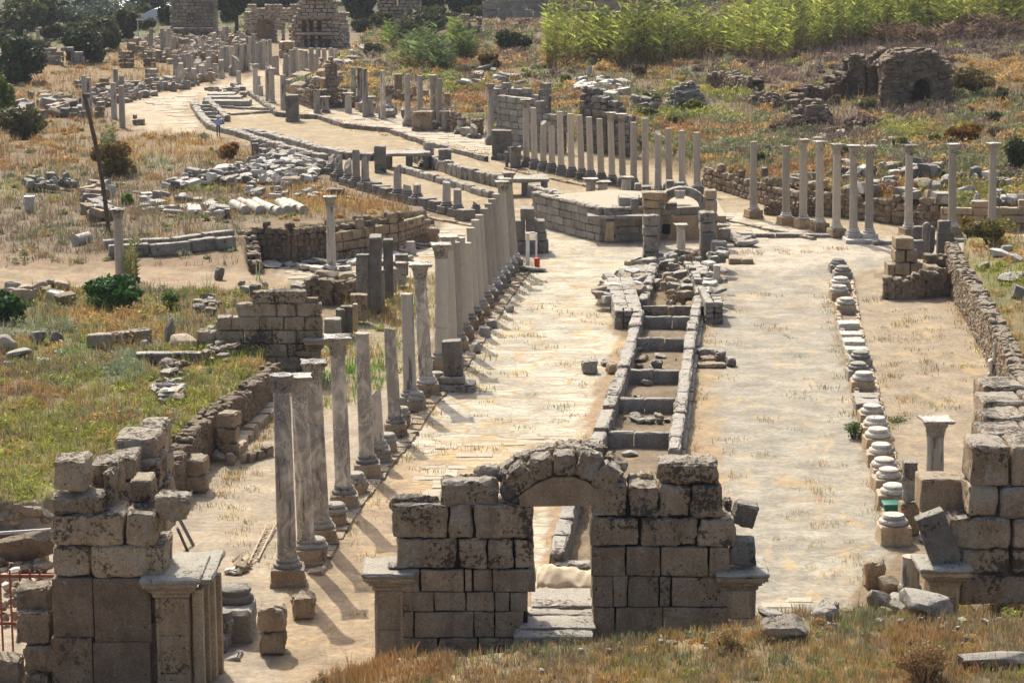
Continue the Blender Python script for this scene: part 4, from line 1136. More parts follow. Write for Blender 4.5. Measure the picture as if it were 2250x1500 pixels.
# ---------------------------------------------------------------- row of bases on the right, with its kerb
G5 = "bases in the right hand row"
br = [(1844, 600, 'd', 1), (1853, 617, 'd', 2), (1848, 642, 'w', 1), (1847, 662, 'w', 2), (1860, 692, 'w', 3), (1867, 728, 's', 0), (1872, 752, 's', 0), (1878, 768, 's', 0), (1885, 786, 's', 0), (1893, 812, 'd', 2), (1888, 838, 'd', 2), (1898, 862, 'w', 2), (1906, 893, 'g', 0), (1909, 906, 'g', 0),
      (1918, 938, 'w', 3), (1924, 966, 'w', 3), (1931, 992, 'w', 3), (1938, 1028, 'w', 3), (1950, 1058, 'w', 2), (1953, 1084, 'w', 3), (1963, 1120, 'w', 3), (1968, 1200, 'w', 4)]
for i, (a, b_, k, hgt) in enumerate(br):
    x, y = at(a, b_, 0); y += .45
    lab = {'w': "white moulded base on a square block", 'd': "dark weathered base block", 's': "low flat white slab", 'g': "flat grey square slab"}[k] + ", %s from far end of right row" % ORD[i]
    root = empty("base_stone", (x, y, 0), lab, "base", G5)
    hp = {0: .38, 1: .42, 2: .45, 3: .48, 4: .62}[hgt]
    mb = MB(); mb.add(*block((x, y, hp / 2 - .05), (.98, .94, hp + .1), rz=random.uniform(-.06, .06), rnd=.04, rough=.03, res=5)); mb.build("plinth", M[{'w': 'ochre', 'd': 'grey', 's': 'base', 'g': 'grey'}[k]], root)
    if k == 'w':
        q_ = random.uniform(.9, 1.04); ph_ = random.uniform(0, 6)
        mb = MB(); mb.add(*lathe([(a_ * q_, b2 * random.uniform(.92, 1.08)) for a_, b2 in [(.44, 0), (.47, .04), (.475, .075), (.465, .11), (.43, .145), (.385, .155), (.36, .17), (.345, .20), (.365, .215), (.372, .24), (.36, .265), (.335, .285), (.30, .288)]], 40, (x + random.uniform(-.06, .06), y, hp), lambda a, j: .02 * math.sin(2 * a + ph_) * (j < 8) - (.10 if abs(((a - ph_) % 6.283) - 3) < .22 and 1 < j < 6 else 0)))
        mb.build("moulding", M['base'], root, sharp=40)
        mb = MB(); mb.add(*lathe([(.022, .26), (.022, .292)], 8, (x, y, hp)))
        mb.build("painted_dowel_hole", M['hole'], root)  # solid dark plug, the shade of a dowel hole put into its colour
    elif k == 'd':
        mb = MB(); mb.add(*lathe([(.4, 0), (.44, .05), (.42, .13), (.32, .17), (.34, .24), (.28, .28)], 16, (x, y, hp), lambda a, j: .05 * math.sin(3 * a + j))); mb.build("moulding", M['grey'], root)
def kerb(pts, w_, h, seg, mat, label, name="kerb", z=0.0, cat="kerb", rough=.03, gap=.03, group=None, rnd=.05, res=3):
    """row of long stones along a polyline of world points"""
    mb = MB()
    for (x0, y0), (x1, y1) in zip(pts[:-1], pts[1:]):
        L = math.hypot(x1 - x0, y1 - y0); n = max(1, int(round(L / seg))); a = math.atan2(y1 - y0, x1 - x0)
        for i in range(n):
            t = (i + .5) / n
            cx, cy = x0 + (x1 - x0) * t, y0 + (y1 - y0) * t
            g = z + hz(cx, cy)
            hh = h * random.uniform(.88, 1.08)
            mb.add(*block((cx, cy, g + hh / 2 - .1), (L / n - gap, w_ * random.uniform(.92, 1.06), hh + .2), rz=a + random.uniform(-.02, .02), rough=rough, rnd=rnd, res=res))
    return tag(mb.build(name, M[mat]), label, cat, group)
P = lambda *a: [at(*p) for p in a]
kerb(P((1838, 590), (1843, 700), (1880, 860), (1925, 1020), (1952, 1190)), .25, .22, .5, 'ochre', "thin edge of pale stones on the street side of the right base row", rough=.05)
kerb(P((1868, 600), (1888, 720), (1925, 860), (1958, 990), (1985, 1100)), .25, .16, .6, 'ochre', "thin edge of stones on the portico side of the right base row", rough=.05)
kerb(P((690, 1262), (770, 1130), (845, 1030), (890, 975), (945, 890), (1000, 830), (1060, 740), (1110, 660), (1160, 590)), .55, .1, .75, 'brown', "worn stylobate step running beside the left colonnade", rough=.06)

# ---------------------------------------------------------------- masonry helpers
def fblk(mb, Y, x0, x1, y0, y1, depth, rz=0, ry=0, rough=.035, rnd=.06, res=9, gap=.012, **k):
    """block whose front face stands in the plane Y and fills the photograph rectangle x0..x1, y0..y1"""
    zt, zb = zat(Y, y0), zat(Y, y1)
    zm = (zt + zb) / 2
    xa, xb = xat(Y, zm, x0), xat(Y, zm, x1)
    mb.add(*block(((xa + xb) / 2, Y + depth / 2 + random.uniform(-.03, .03), zm), (xb - xa - gap, depth, zt - zb - gap), rz=rz, ry=ry, rough=rough, rnd=rnd, res=res, **k))
def fpoly(mb, Y, pts, depth):
    q = []
    for px, py in pts:
        z = zat(Y, py); q.append((xat(Y, z, px), z))
    mb.add(*prism(q, Y, Y + depth))
def pilaster(root, Y, x0, x1, ytop, ybot, depth, mat='ochre', shaftmat='brown', side=False, proj_=.18):
    """cornice slab, three carved mouldings and a shaft with raised edges"""
    z = zat(Y, ytop)
    xa, xb = xat(Y, z, x0), xat(Y, z, x1)
    w_ = xb - xa; cx = (xa + xb) / 2
    mb = MB()
    zz = z; 
    for k, (ex, h) in enumerate(((.30, .13), (.22, .05), (.16, .09), (.10, .035), (.06, .10), (.03, .04))):
        mb.add(*block((cx, Y + depth / 2, zz - h / 2), (w_ + 2 * ex, depth + 2 * ex, h - .004), rough=.012 if k else .03, rnd=.02, res=7))
        zz -= h
    # beads along the carved bands
    for zb_, ex in ((z - .225, .155), (z - .345, .055)):
        n = int((w_ + 2 * ex) / .07)
        for i in range(n):
            mb.add(*block((cx - (w_ / 2 + ex) + (i + .5) * .07, Y - ex - .012, zb_), (.042, .03, .06), rough=0, rnd=.012, res=2))
    cp = mb.build("capital", M[mat], root)
    mb = MB(); mb.add(*block((cx, Y + depth / 2, z + .05), (w_ + .7, depth + .7, .14), rough=.03, rnd=.05, res=10)); mb.build("top_slab", M["grey"], root)
    mb = MB()
    zb_ = min(zat(Y, ybot), zz - .5)
    n = max(2, int((zz - zb_) / .75)); hh = (zz - zb_) / n
    for i in range(n):
        mb.add(*block((cx, Y + depth / 2, zb_ + hh * (i + .5)), (w_, depth, hh - .008), rough=.012, rnd=.025, res=6))
    mb.add(*block((cx - w_ / 2 + .05, Y - .012, (zz + zb_) / 2), (.1, .05, zz - zb_ - .02), rough=.008, rnd=.015, res=5))
    mb.add(*block((cx + w_ / 2 - .05, Y - .012, (zz + zb_) / 2), (.1, .05, zz - zb_ - .02), rough=.008, rnd=.015, res=5))
    mb.build("shaft", M[shaftmat], root)
    return cp

# ---------------------------------------------------------------- front gate
YG = 57.9
root = empty("gate_ruin", (xat(YG, 0, 1240), YG + .6, 0), "ruined front gate of big brown blocks with an arched doorway in the foreground", "ruined gate")
mb = MB()
D_ = 1.15
rows = [
 (1110, 1183, [(860, 984), (986, 1038), (1043, 1171)]),
 (1184, 1251, [(870, 1004), (1006, 1071), (1072, 1128), (1129, 1173)]),
 (1252, 1300, [(882, 921), (923, 1019), (1021, 1037), (1039, 1082), (1083, 1177)]),
 (1301, 1343, [(885, 953), (954, 1023), (1024, 1086), (1088, 1120), (1121, 1160)]),
 (1344, 1400, [(886, 909), (911, 1040), (1041, 1087), (1088, 1150)]),
 (1401, 1470, [(886, 962), (963, 1050), (1051, 1150)]),
 (1069, 1137, [(1299, 1379), (1381, 1448), (1449, 1516), (1518, 1588)]),
 (1138, 1201, [(1298, 1406), (1408, 1532), (1534, 1615)]),
 (1202, 1266, [(1299, 1374), (1376, 1451), (1453, 1556), (1558, 1604)]),
 (1267, 1334, [(1300, 1347), (1348, 1379), (1380, 1448), (1449, 1474), (1475, 1600)]),
 (1335, 1400, [(1303, 1350), (1352, 1456), (1457, 1600)]),
 (1401, 1470, [(1303, 1400), (1401, 1500), (1501, 1610)]),
]
for side in (0, 1):
    up = MB(); low = MB()
    for y0, y1, bl in rows:
        for x0, x1 in bl:
            if (x0 > 1240) != bool(side): continue
            fblk(up if y0 < 1200 else low, YG, x0, x1, y0, y1, D_ + random.uniform(-.05, .05), res=11, rough=.045 if y0 < 1200 else .02, rnd=.055 if y0 < 1200 else .022, gap=.008)
    up.build("upper_courses", M['lichen'], root); low.build("lower_courses", M['brown'], root)
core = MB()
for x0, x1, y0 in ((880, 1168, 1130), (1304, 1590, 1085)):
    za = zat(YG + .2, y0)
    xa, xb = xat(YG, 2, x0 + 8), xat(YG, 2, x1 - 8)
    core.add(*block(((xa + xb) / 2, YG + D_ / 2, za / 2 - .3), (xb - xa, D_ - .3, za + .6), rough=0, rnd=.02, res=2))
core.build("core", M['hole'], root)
mb = MB(); fpoly(mb, YG - .02, [(1143, 1113), (1140, 1092), (1150, 1082), (1180, 1062), (1215, 1049), (1255, 1047), (1290, 1058), (1312, 1078), (1326, 1086), (1322, 1110)], .75); mb.build("lintel", M['brown'], root, smooth=False)
# voussoirs
arch = MB()
def vous(Y, cx, cy, w_, h_, ang, d=.75):
    z = zat(Y, cy); k = 1.0 / 87
    arch.add(*block((xat(Y, z, cx), Y + d / 2, z), (w_ * k, d, h_ * k), ry=math.radians(ang), rz=random.uniform(-.06, .06), rough=.06, rnd=.075, res=11))
for a in ((1142, 1055, 58, 58, -42), (1190, 1030, 50, 50, -18), (1241, 1022, 50, 54, 2), (1292, 1026, 58, 66, 20), (1334, 1052, 52, 64, 34)): vous(YG - .05, *a)
for a in ((1122, 1050, 54, 66, -38), (1160, 1022, 56, 56, -22), (1204, 1006, 56, 52, -6), (1252, 1002, 60, 52, 3), (1302, 1008, 60, 64, 14), (1346, 1038, 54, 64, 34)): vous(YG + .75, *a, d=.8)
arch.build("arch", M['lichen'], root)
pilaster(root, YG + .05, 822, 886, 1262, 1470, .95, 'ochre', 'ochre')
pilaster(root, YG + .05, 1598, 1662, 1262, 1420, .95, 'ochre', 'ochre')
def loose(Y, x0, x1, y0, y1, depth, label, mat='lichen', name="stone_block", cat="stone block", **k):
    mb = MB(); fblk(mb, Y, x0, x1, y0, y1, depth, **k)
    return tag(mb.build(name, M[mat]), label, cat)
loose(YG + .1, 966, 1094, 1056, 1119, .9, "huge rounded block lying left of the arch on the gate top", rough=.06, rnd=.13, res=14)
loose(YG + .1, 1440, 1580, 1012, 1068, 1.0, "huge lichen covered block topping the right half of the gate", rough=.07, rnd=.14, res=14)
loose(YG + .55, 857, 965, 1092, 1122, .5, "flat slab at the upper left corner of the gate", rough=.05, rnd=.07, res=12)
loose(YG + .85, 1043, 1100, 1027, 1065, .5, "small grey block behind the huge block left of the arch", rough=.05, rnd=.08)
loose(YG + .9, 1004, 1050, 1042, 1070, .4, "low rubble stone behind the huge block left of the arch", rough=.06, rnd=.09)
loose(YG + .3, 1099, 1142, 1040, 1100, .7, "dark tilted block wedged at the left foot of the arch", rough=.06, rnd=.09, mat='dark')
loose(YG + .8, 1378, 1400, 1045, 1068, .4, "smaller block just right of the arch on the gate", rough=.04)
loose(YG + .8, 1402, 1438, 1042, 1066, .5, "pale block between the arch and the huge right block", mat='brown', rough=.04)
loose(YG + .25, 1612, 1664, 1108, 1160, .6, "dark grey faceted block perched at the right end of the gate", mat='dark', ry=.25, rough=.03)
loose(YG + .1, 1604, 1662, 1184, 1243, .55, "dark grey cut stone standing on the right pilaster cap", mat='dark', ry=.08, taper=.12, rough=.02)
loose(YG + .2, 850, 880, 1240, 1252, .4, "thin flat stone on the left pilaster cap", mat='grey')
loose(YG + .9, 1586, 1612, 1095, 1150, .5, "rough block behind the right upper corner of the gate", rough=.06, rnd=.08)
# slabs of the ramp in front of the doorway
mb = MB()
for (x0, x1, y0, y1) in ((1166, 1326, 1290, 1330), (1150, 1318, 1331, 1348), (1140, 1312, 1349, 1378), (1130, 1306, 1379, 1398)):
    ya = at(0, y0, 1.0)[1]; yb = at(0, y1, 1.0)[1]
    zc = 1.0 - (y0 - 1290) * .002
    xa = at(x0, y1, zc)[0]; xb = at(x1, y1, zc)[0]
    ya = at(0, y0, zc)[1]; yb = at(0, y1, zc)[1]
    mb.add(*block(((xa + xb) / 2, (ya + yb) / 2, zc - .35), (xb - xa, ya - yb - .02, .7), rough=.03, rnd=.05, res=9))
tag(mb.build("stone_ramp", M['curb']), "grey slabs forming a ramp through the gate doorway", "stone ramp")
# beige tarp just behind the door
n1, n2 = 40, 10; V = []
xa, ya = at(1178, 1285, 0); xb, _ = at(1300, 1285, 0)
for j in range(n2):
    for i in range(n1):
        u, v = i / (n1 - 1), j / (n2 - 1)
        V.append((xa + (xb - xa) * u, 61.9 + v * 1.5, .62 + .42 * math.sin(v * math.pi) * (0.8 + .2 * math.sin(u * 5)) + .05 * math.sin(u * 13 + v * 9) + .025 * math.sin(u * 31 - v * 17 + 3 * math.sin(u * 6))))
F = [[j * n1 + i, j * n1 + i + 1, (j + 1) * n1 + i + 1, (j + 1) * n1 + i] for j in range(n2 - 1) for i in range(n1 - 1)]
mb = MB(); mb.add(V, F); o = mb.build("cloth_cover", M['tarp'], sharp=None); tag(o, "crumpled beige cloth lying behind the gate doorway", "cloth")
md = o.modifiers.new("thick", 'SOLIDIFY'); md.thickness = .02

# stones at the foot of the bank
def rock(px, py, w_, h_, label, mat='lichen', name="rock", d=None, group=None, z=None, rz=None, lvl=1, rough=.3):
    x, y, zz = gnd(px, py) if z is None else (*at(px, py, z), z)
    k = y * 1.02 / FPX
    mb = MB(); s = (w_ * k, (d or w_ * .8) * k, h_ * k * 1.15)
    mb.add(*stone((0, 0, 0), s, rz=rz, rough=rough, lvl=lvl))
    o = mb.build(name, M[mat])
    o.location = (x, y + s[1] * .4, zz - s[2] * .12)
    return tag(o, label, "rock" if name == "rock" else name.replace("_", " "), group)
rock(1728, 1412, 112, 56, "big rough lichen grey boulder on the foreground bank", lvl=1)
rock(1325, 1372, 150, 26, "long pale slab lying at the foot of the gate beside the ramp", 'curb', d=50, rz=.05)
rock(1425, 1383, 50, 44, "tan pointed rock at the foot of the gate", 'brown')
rock(945, 1424, 90, 34, "rough brown stone at the bottom left of the gate", 'brown', d=60)
rock(1000, 1412, 60, 24, "flat brown stone in a line of three at the foot of the gate", 'brown')
rock(1060, 1400, 70, 28, "brown stone nearest the ramp at the foot of the gate", 'brown')
rock(900, 1438, 50, 22, "small brown stone beside the left pilaster foot", 'brown')
rock(1700, 1372, 110, 22, "flat grey slab by the foot of the right pilaster", 'curb', d=60)
rock(1815, 1362, 70, 26, "grey stone at the street end beyond the big boulder", 'grey')
rock(2040, 1360, 130, 40, "pale rough rock below the right gate pier", 'curb')
rock(1985, 1345, 90, 36, "grey rock in front of the small standing column drum", 'grey')
rock(2160, 1345, 60, 20, "low stone in the grass by the right pier", 'brown')
rock(2190, 1470, 200, 34, "long dark slab sunk in the lower right grass", 'dark', d=50, rz=.1)
rock(2230, 1335, 80, 26, "flat brown slab at the right edge on the bank", 'brown')
rock(1955, 1310, 50, 44, "rough brown rock under the short square pillar stub", 'brown')
rock(1935, 1345, 60, 44, "light boulder beside the street end at lower right", 'curb')
rng = random.Random(4)
for i in range(46):
    u = rng.uniform(1100, 2200); v = 1352 + abs(rng.gauss(0, 30)) + (40 if u < 1650 else 10)
    rock(u, min(v, 1480), rng.uniform(8, 22), rng.uniform(5, 12), "small loose stone scattered in the foreground grass", rng.choice(['curb', 'brown', 'grey']), group="small stones in the foreground grass", lvl=0)

# ---------------------------------------------------------------- left gate pier
YL = 55.0
root = empty("gate_pier", (xat(YL, 0, 280), YL + .8, 0), "tall left gate pier of dark weathered blocks rising from the bottom edge", "gate pier")
mb = MB()
for x0, x1, y0, y1 in ((115, 204, 1272, 1400), (206, 332, 1272, 1410), (115, 204, 1401, 1560), (206, 332, 1411, 1560)):
    fblk(mb, YL, x0, x1, y0, y1, 1.6, rough=.006, rnd=.012, res=10, gap=.003)
mb.add(*block((xat(YL, 1.5, 337), YL + .8, zat(YL, 1272) / 2), (.25, 1.3, zat(YL, 1272)), rough=0, rnd=.02, res=3))
mb.build("orthostats", M['ruin'], root)
mb = MB()
for x0, x1, y0, y1, d in ((113, 200, 1202, 1271, 1.5), (201, 364, 1198, 1270, 1.5), (110, 271, 1130, 1200, 1.5), (273, 343, 1128, 1200, 1.3)):
    fblk(mb, YL + .03, x0, x1, y0, y1, d, rough=.045, rnd=.07, res=12)
mb.build("upper_courses", M['lichen'], root)
pilaster(root, YL - .06, 340, 412, 1276, 1560, 1.7, 'ochre', 'brown')
mb = MB()
zt = zat(YL, 1300); xa = xat(YL, zt, 420)
for k in range(4):
    mb.add(*block((xa + .12 + .1 * k, YL + .35 + .42 * k, zt / 2), (.28, .34, zt), rough=.01, rnd=.03, res=8))
mb.build("side_pilaster", M['ochre'], root)
mb = MB()
mb.add(*block((xa - .1, YL + 1.2, zt + .28), (1.3, 2.6, .16), rough=.03, rnd=.04, res=10)); mb.build("cornice_slab", M['grey'], root)
loose(YL + .1, 110, 226, 1090, 1134, 1.1, "wide block with heavy black lichen on the left pier, under the cube", rough=.05, rnd=.09, res=12)
loose(YL + .1, 112, 190, 1012, 1080, 1.1, "cube shaped lichen block topping the left end of the left pier", rough=.04, rnd=.07, res=12, rz=.05)
loose(YL + .7, 228, 250, 1035, 1130, .9, "rough grey block standing behind the cube on the left pier", rough=.06, rnd=.08, res=10)
loose(YL + 1.3, 196, 262, 1015, 1090, .9, "dark grey block in the middle of the left pier top", rough=.06, rnd=.09, res=10)
loose(YL + 1.0, 286, 333, 1055, 1105, 1.0, "small brown block behind the yellow weed on the left pier", rough=.03, rnd=.06, mat='brown')
loose(YL + .35, 340, 414, 1090, 1150, .7, "flaring grey block overhanging the right side of the left pier", rough=.05, rnd=.08, res=10, taper=-.14)
rw = empty("block_wall", (xat(60, 0, 330), 61, 0), "receding wall of large grey blocks running back from the left pier", "wall")
mb = MB()
for k, (x0, x1, y0, y1, yy) in enumerate(((300, 362, 938, 1010, 63.5), (310, 368, 1011, 1090, 63.3), (250, 345, 962, 1010, 61.9), (262, 352, 1011, 1080, 61.7), (235, 300, 1005, 1060, 60.6), (248, 330, 1060, 1120, 60.4), (330, 372, 1060, 1150, 62.5), (318, 370, 1100, 1190, 61), (240, 330, 1120, 1190, 59.9))):
    fblk(mb, yy - .6, x0, x1, y0, y1, 1.5, rough=.05, rnd=.08, res=12)
mb.build("masonry", M['lichen'], rw)
mb = MB(); mb.add(*block((xat(61, 1, 305), 61.4, .9), (1.1, 4.2, 2.6), rough=.02, rnd=.05, res=5)); mb.build("core", M['ruin'], rw)
# rubble bits left of the pier
for i, (x0, x1, y0, y1, yy, lab) in enumerate(((30, 112, 1345, 1420, 55.6, "rough brown block against the left side of the left pier"), (30, 108, 1290, 1344, 56.0, "upper rough brown block against the left side of the left pier"),
      (50, 122, 1421, 1480, 55.5, "round edged brown block low beside the left pier"), (-30, 48, 1452, 1560, 55.7, "brown block at the bottom left corner"), (50, 112, 1481, 1560, 55.4, "lowest brown block beside the left pier at the bottom edge"))):
    loose(yy, x0, x1, y0, y1, .9, lab, 'rubble', rough=.06, rnd=.08, res=10)
rock(55, 1235, 150, 60, "long rough brown rubble bank left of the pier behind the red railing", 'ruin', d=40, rz=0, z=0.3)
rock(40, 1150, 160, 40, "rough pale rubble behind the metal rail at the left edge", 'rubble', d=60, rz=0, z=0.5)
for i in range(26):
    rock(random.uniform(-10, 108), random.uniform(1120, 1380), random.uniform(12, 34), random.uniform(7, 16), "loose pale stone in the pit left of the left pier", random.choice(['pale', 'rubble', 'ochre']), group="stones in the pit left of the pier", z=.2, lvl=0)
# rusty railing
rl_ = empty("railing", (xat(57.5, 1, 40), 57.3, 0), "rusty red iron railing at the lower left edge", "railing")
mb = MB()
for py in (1262, 1366):
    z = zat(57.4, py); mb.add(*block((xat(57.4, z, 20), 57.3, z), (2.9, .05, .09), rough=0, rnd=.01, res=1))
mb.build("rail", M['rust'], rl_)
mb = MB()
for px in (-15, 4, 26, 48, 70, 91):
    z0, z1 = zat(57.4, 1440 if px < 40 else 1372), zat(57.4, 1247); mb.add(*block((xat(57.4, 2, px), 57.24, (z0 + z1) / 2), (.055, .03, z1 - z0), rough=0, rnd=.005, res=1))
mb.build("baluster", M['rust'], rl_)
mb = MB(); x0, y0 = at(-20, 1172, .9); x1, y1 = at(112, 1163, .9); mb.add(*tube((x0, y0, .9), (x1, y1, .9), .05, .05)); tag(mb.build("metal_pipe", M['metal']), "grey metal pipe lying behind the left pier", "pipe")
mb = MB()
for a, b_ in (((392, 1155), (425, 1198)), ((390, 1180), (412, 1210))):
    x0, y0 = at(*a, .6); x1, y1 = at(*b_, 0); mb.add(*tube((x0, y0, .9), (x1, y1, 0), .06, .06, 4))
tag(mb.build("metal_prop", M['dark']), "two dark slanted beams leaning right of the left pier", "prop")
# bases beside the pier (lower left)
x, y = at(512, 1400, 0)
def drum(px, py, r, h, label, mat='dark', z=None, name="base_stone", n=20, cat="base", tops=1, prof=None, y_=None):
    x, y = at(px, py, 0 if z is None else z); z_ = (hz(x, y) if z is None else z)
    pr = prof or [(r * .95, 0), (r, h * .08), (r, h * .42), (r * .9, h * .5), (r * .8, h * .56), (r * .86, h * .66), (r * .86, h * .86), (r * .78, h)]
    mb = MB(); mb.add(*lathe(pr, n, (x, y + r, z_), lambda a, j: .012 * math.sin(3 * a + j)))
    return tag(mb.build(name, M[mat], sharp=45), label, cat)
mb = MB()
fblk(mb, 58.9, 476, 553, 1345, 1440, 1.6, rough=.05, rnd=.09, res=10)
fblk(mb, 58.0, 462, 500, 1400, 1470, 1.2, rough=.05, rnd=.09, res=10)
tag(mb.build("moulded_block", M['grey']), "grey carved cornice blocks stacked right of the left pier", "carved block")
loose(57.4, 462, 545, 1450, 1560, .8, "broken pale carved slab at the bottom beside the left pier", 'curb', ry=-.3, rough=.06, rnd=.07)
zb_ = zat(59.4, 1345)
drum(512, 1362, .50, .95, "large dark moulded base with three rings beside the left pier", z=.45, prof=[(.42, 0), (.44, .36), (.40, .38), (.50, .42), (.53, .50), (.50, .58), (.41, .60), (.38, .66), (.45, .69), (.46, .78), (.41, .83)])
drum(489, 1388, .27, .5, "smaller dark base at the left pier, right of a twin", z=.5)
drum(461, 1392, .27, .5, "smaller dark base half hidden by the left pier", z=.5)
# square stumps lower left
def stumpblk(px0, px1, ytop, ybot, label, mat='brown', z=0, d=.75, nseg=1, rz=.2, name="stone_block"):
    x0, yy = at(px0, ybot, z); x1, _ = at(px1, ybot, z)
    H = zat(yy, ytop) - z
    mb = MB()
    for k in range(nseg):
        mb.add(*block(((x0 + x1) / 2, yy + d / 2, z + H * (k + .5) / nseg), ((x1 - x0) * .95, d, H / nseg - .02), rz=rz * (1 - 2 * k) * .4, rough=.05, rnd=.07, res=9))
    return tag(mb.build(name, M[mat]), label, "stone block")
stumpblk(566, 628, 1338, 1440, "brown pillar stub of two stacked blocks at lower left of the street", nseg=2)
stumpblk(637, 692, 1314, 1362, "single brown cube block on the sand near the nearest column")
stumpblk(1900, 1944, 1236, 1296, "short square brown pillar stub near the right gate pier")
# right gate
YR = 60.2
root = empty("gate_pier", (xat(YR, 0, 2180), YR + .8, 0), "right gate pier of large lichen covered blocks at the right edge", "gate pier")
mb = MB()
for x0, x1, y0, y1, d, yy in ((2136, 2222, 980, 1071, 1.6, 0), (2224, 2300, 980, 1071, 1.6, 0), (2129, 2196, 1068, 1136, 1.4, 0), (2198, 2300, 1072, 1140, 1.4, 0), (2083, 2222, 1137, 1206, 1.3, .05), (2224, 2310, 1141, 1206, 1.3, .05), (2108, 2222, 1207, 1262, 1.2, .1), (2224, 2310, 1207, 1262, 1.2, .1), (2108, 2310, 1263, 1330, 1.2, .1)):
    fblk(mb, YR + yy, x0, x1, y0, y1, d, rough=.05, rnd=.08, res=12)
mb.build("masonry", M['lichen'], root)
pilaster(root, YR - .35, 2044, 2110, 1252, 1345, .9, 'ochre', 'ochre')
loose(YR + 1.1, 2022, 2126, 1052, 1127, 1.0, "brown block supporting the dry twiggy bush at the right pier", 'brown', rough=.03)
loose(YR - .15, 2030, 2096, 1128, 1243, .5, "dark slanted cut slab leaning on the right pier cornice", 'dark', ry=-.38, rough=.015, rnd=.03)
rw = empty("block_wall", (xat(72, 0, 2220), 72, 0), "massive grey topped wall receding behind the right gate pier", "wall")
mb = MB()
zt = zat(62.5, 960)
for k, (yy, dx) in enumerate(((71.2, 0), (73.1, .05), (75.0, .1), (76.9, .15))):
    ztop = 2.9 + .1 * k
    xa = xat(yy, ztop, 2160)
    for j in range(3):
        for c in range(2):
            mb.add(*block((xa + .75 + c * 1.5, yy + .9, ztop - .42 - j * .82), (1.47, 1.84, .8), rough=.05, rnd=.09, res=10))
mb.build("masonry", M['lichen'], rw)
# broken half column beside it
x, y = at(2000, 1180, 0)
pil = empty("broken_pillar", (x, y + .4, 0), "broken grey half column in front of the green bin", "pillar")
mb = MB(); H = zat(y + .4, 1012)
mb.add(*block((x, y + .4, H * .22), (.62, .6, H * .44), rough=.03, rnd=.05, res=7)); mb.build("lower_block", M['brown'], pil)
mb = MB(); mb.add(*block((x + .02, y + .4, H * .62), (.55, .5, H * .36), rough=.05, rnd=.14, res=9)); mb.build("middle_drum", M['grey'], pil)
mb = MB(); mb.add(*block((x - .02, y + .4, H * .9), (.44, .5, H * .2), rough=.02, rnd=.03, res=6)); mb.build("top_block", M['dark'], pil)
column(2004, 1335, 1221, "short dark column on a ringed base by the right gate pier", None, 'stump', None, None, 'dark', r=.27, name="column", z0=0, hb=.55)
# green bin
x, y = at(1958, 1130, 0)
b_ = empty("waste_bin", (x, y, 0), "green plastic bin behind the broken half column", "bin")
z0, z1 = zat(y, 1126), zat(y, 1108)
mb = MB(); mb.add(*block((x, y, z1 / 2), (.5, .5, z1), rough=0, rnd=.04, res=3, taper=-.06)); mb.build("body", M['green'], b_)
mb = MB(); mb.add(*block((x, y, z1 + .04), (.6, .6, .08), rough=0, rnd=.03, res=3)); mb.add(*block((x, y - .3, z1 + .02), (.3, .05, .05), rough=0, rnd=.01, res=1)); mb.build("lid", M['green'], b_)

# ---------------------------------------------------------------- water channel
def curbline(pts, w_, h, seg, label, mat='curb', z=0, name="channel_curb"):
    return kerb(P(*pts), w_, h, seg, mat, label, name, z=z, cat="channel curb", rough=.05, gap=.008, rnd=.09, res=7)
curbline([(1222, 1262), (1262, 1120), (1318, 985), (1368, 845), (1403, 715)], .55, .78, 1.8, "left rounded curb of the long central channel")
curbline([(1412, 690), (1432, 620), (1440, 590)], .5, .7, 1.0, "left channel curb continuing into the rubble near the ruined arch")
curbline([(1480, 1030), (1500, 900), (1518, 760), (1535, 680), (1548, 610)], .5, .78, 2.0, "right flat topped curb of the long central channel")
kerb(P((1500, 1020), (1528, 800), (1549, 660)), .22, .22, 1.6, 'curb', "low outer ledge beside the right channel curb", "ledge", cat="ledge")
kerb(P((1215, 1262), (1330, 1262)), .6, .45, 1.3, 'curb', "front curb closing the channel behind the gate", "channel_curb", cat="channel curb", rnd=.1, res=5)
for i, (x0, x1, yb) in enumerate(((1412, 1520, 722), (1394, 1508, 771), (1374, 1494, 843), (1351, 1484, 907), (1330, 1474, 983))):
    xa, y = at(x0, yb, 0); xb, _ = at(x1, yb, 0)
    mb = MB(); m_ = (xa + xb) / 2 + random.uniform(-.3, .3)
    mb.add(*block(((xa + m_) / 2, y + .16, .25), (m_ - xa, .30, .66), rough=.03, rnd=.06, res=7)); mb.add(*block(((xb + m_) / 2, y + .16, .25), (xb - m_ - .01, .30, .64), rough=.03, rnd=.06, res=7))
    tag(mb.build("cross_slab", M['grey']), "upright dark slab across the channel, %s from the far end" % ORD[i], "cross slab", "cross slabs in the channel")
stumpblk(1430, 1457, 793, 812, "small dark cube standing in the middle of the channel", 'dark', d=.45)
rock(1398, 928, 40, 14, "flat pale stone on the channel bed", 'curb'); rock(1384, 1003, 40, 12, "low grey stone on the bed near the gate", 'grey')
mb = MB(); x0, y0 = at(1490, 1060); 
kerb(P((1410, 692), (1520, 692)), .3, .5, 2.2, 'curb', "horizontal stone beam lying across the channel mouth", "stone_beam", cat="stone beam")
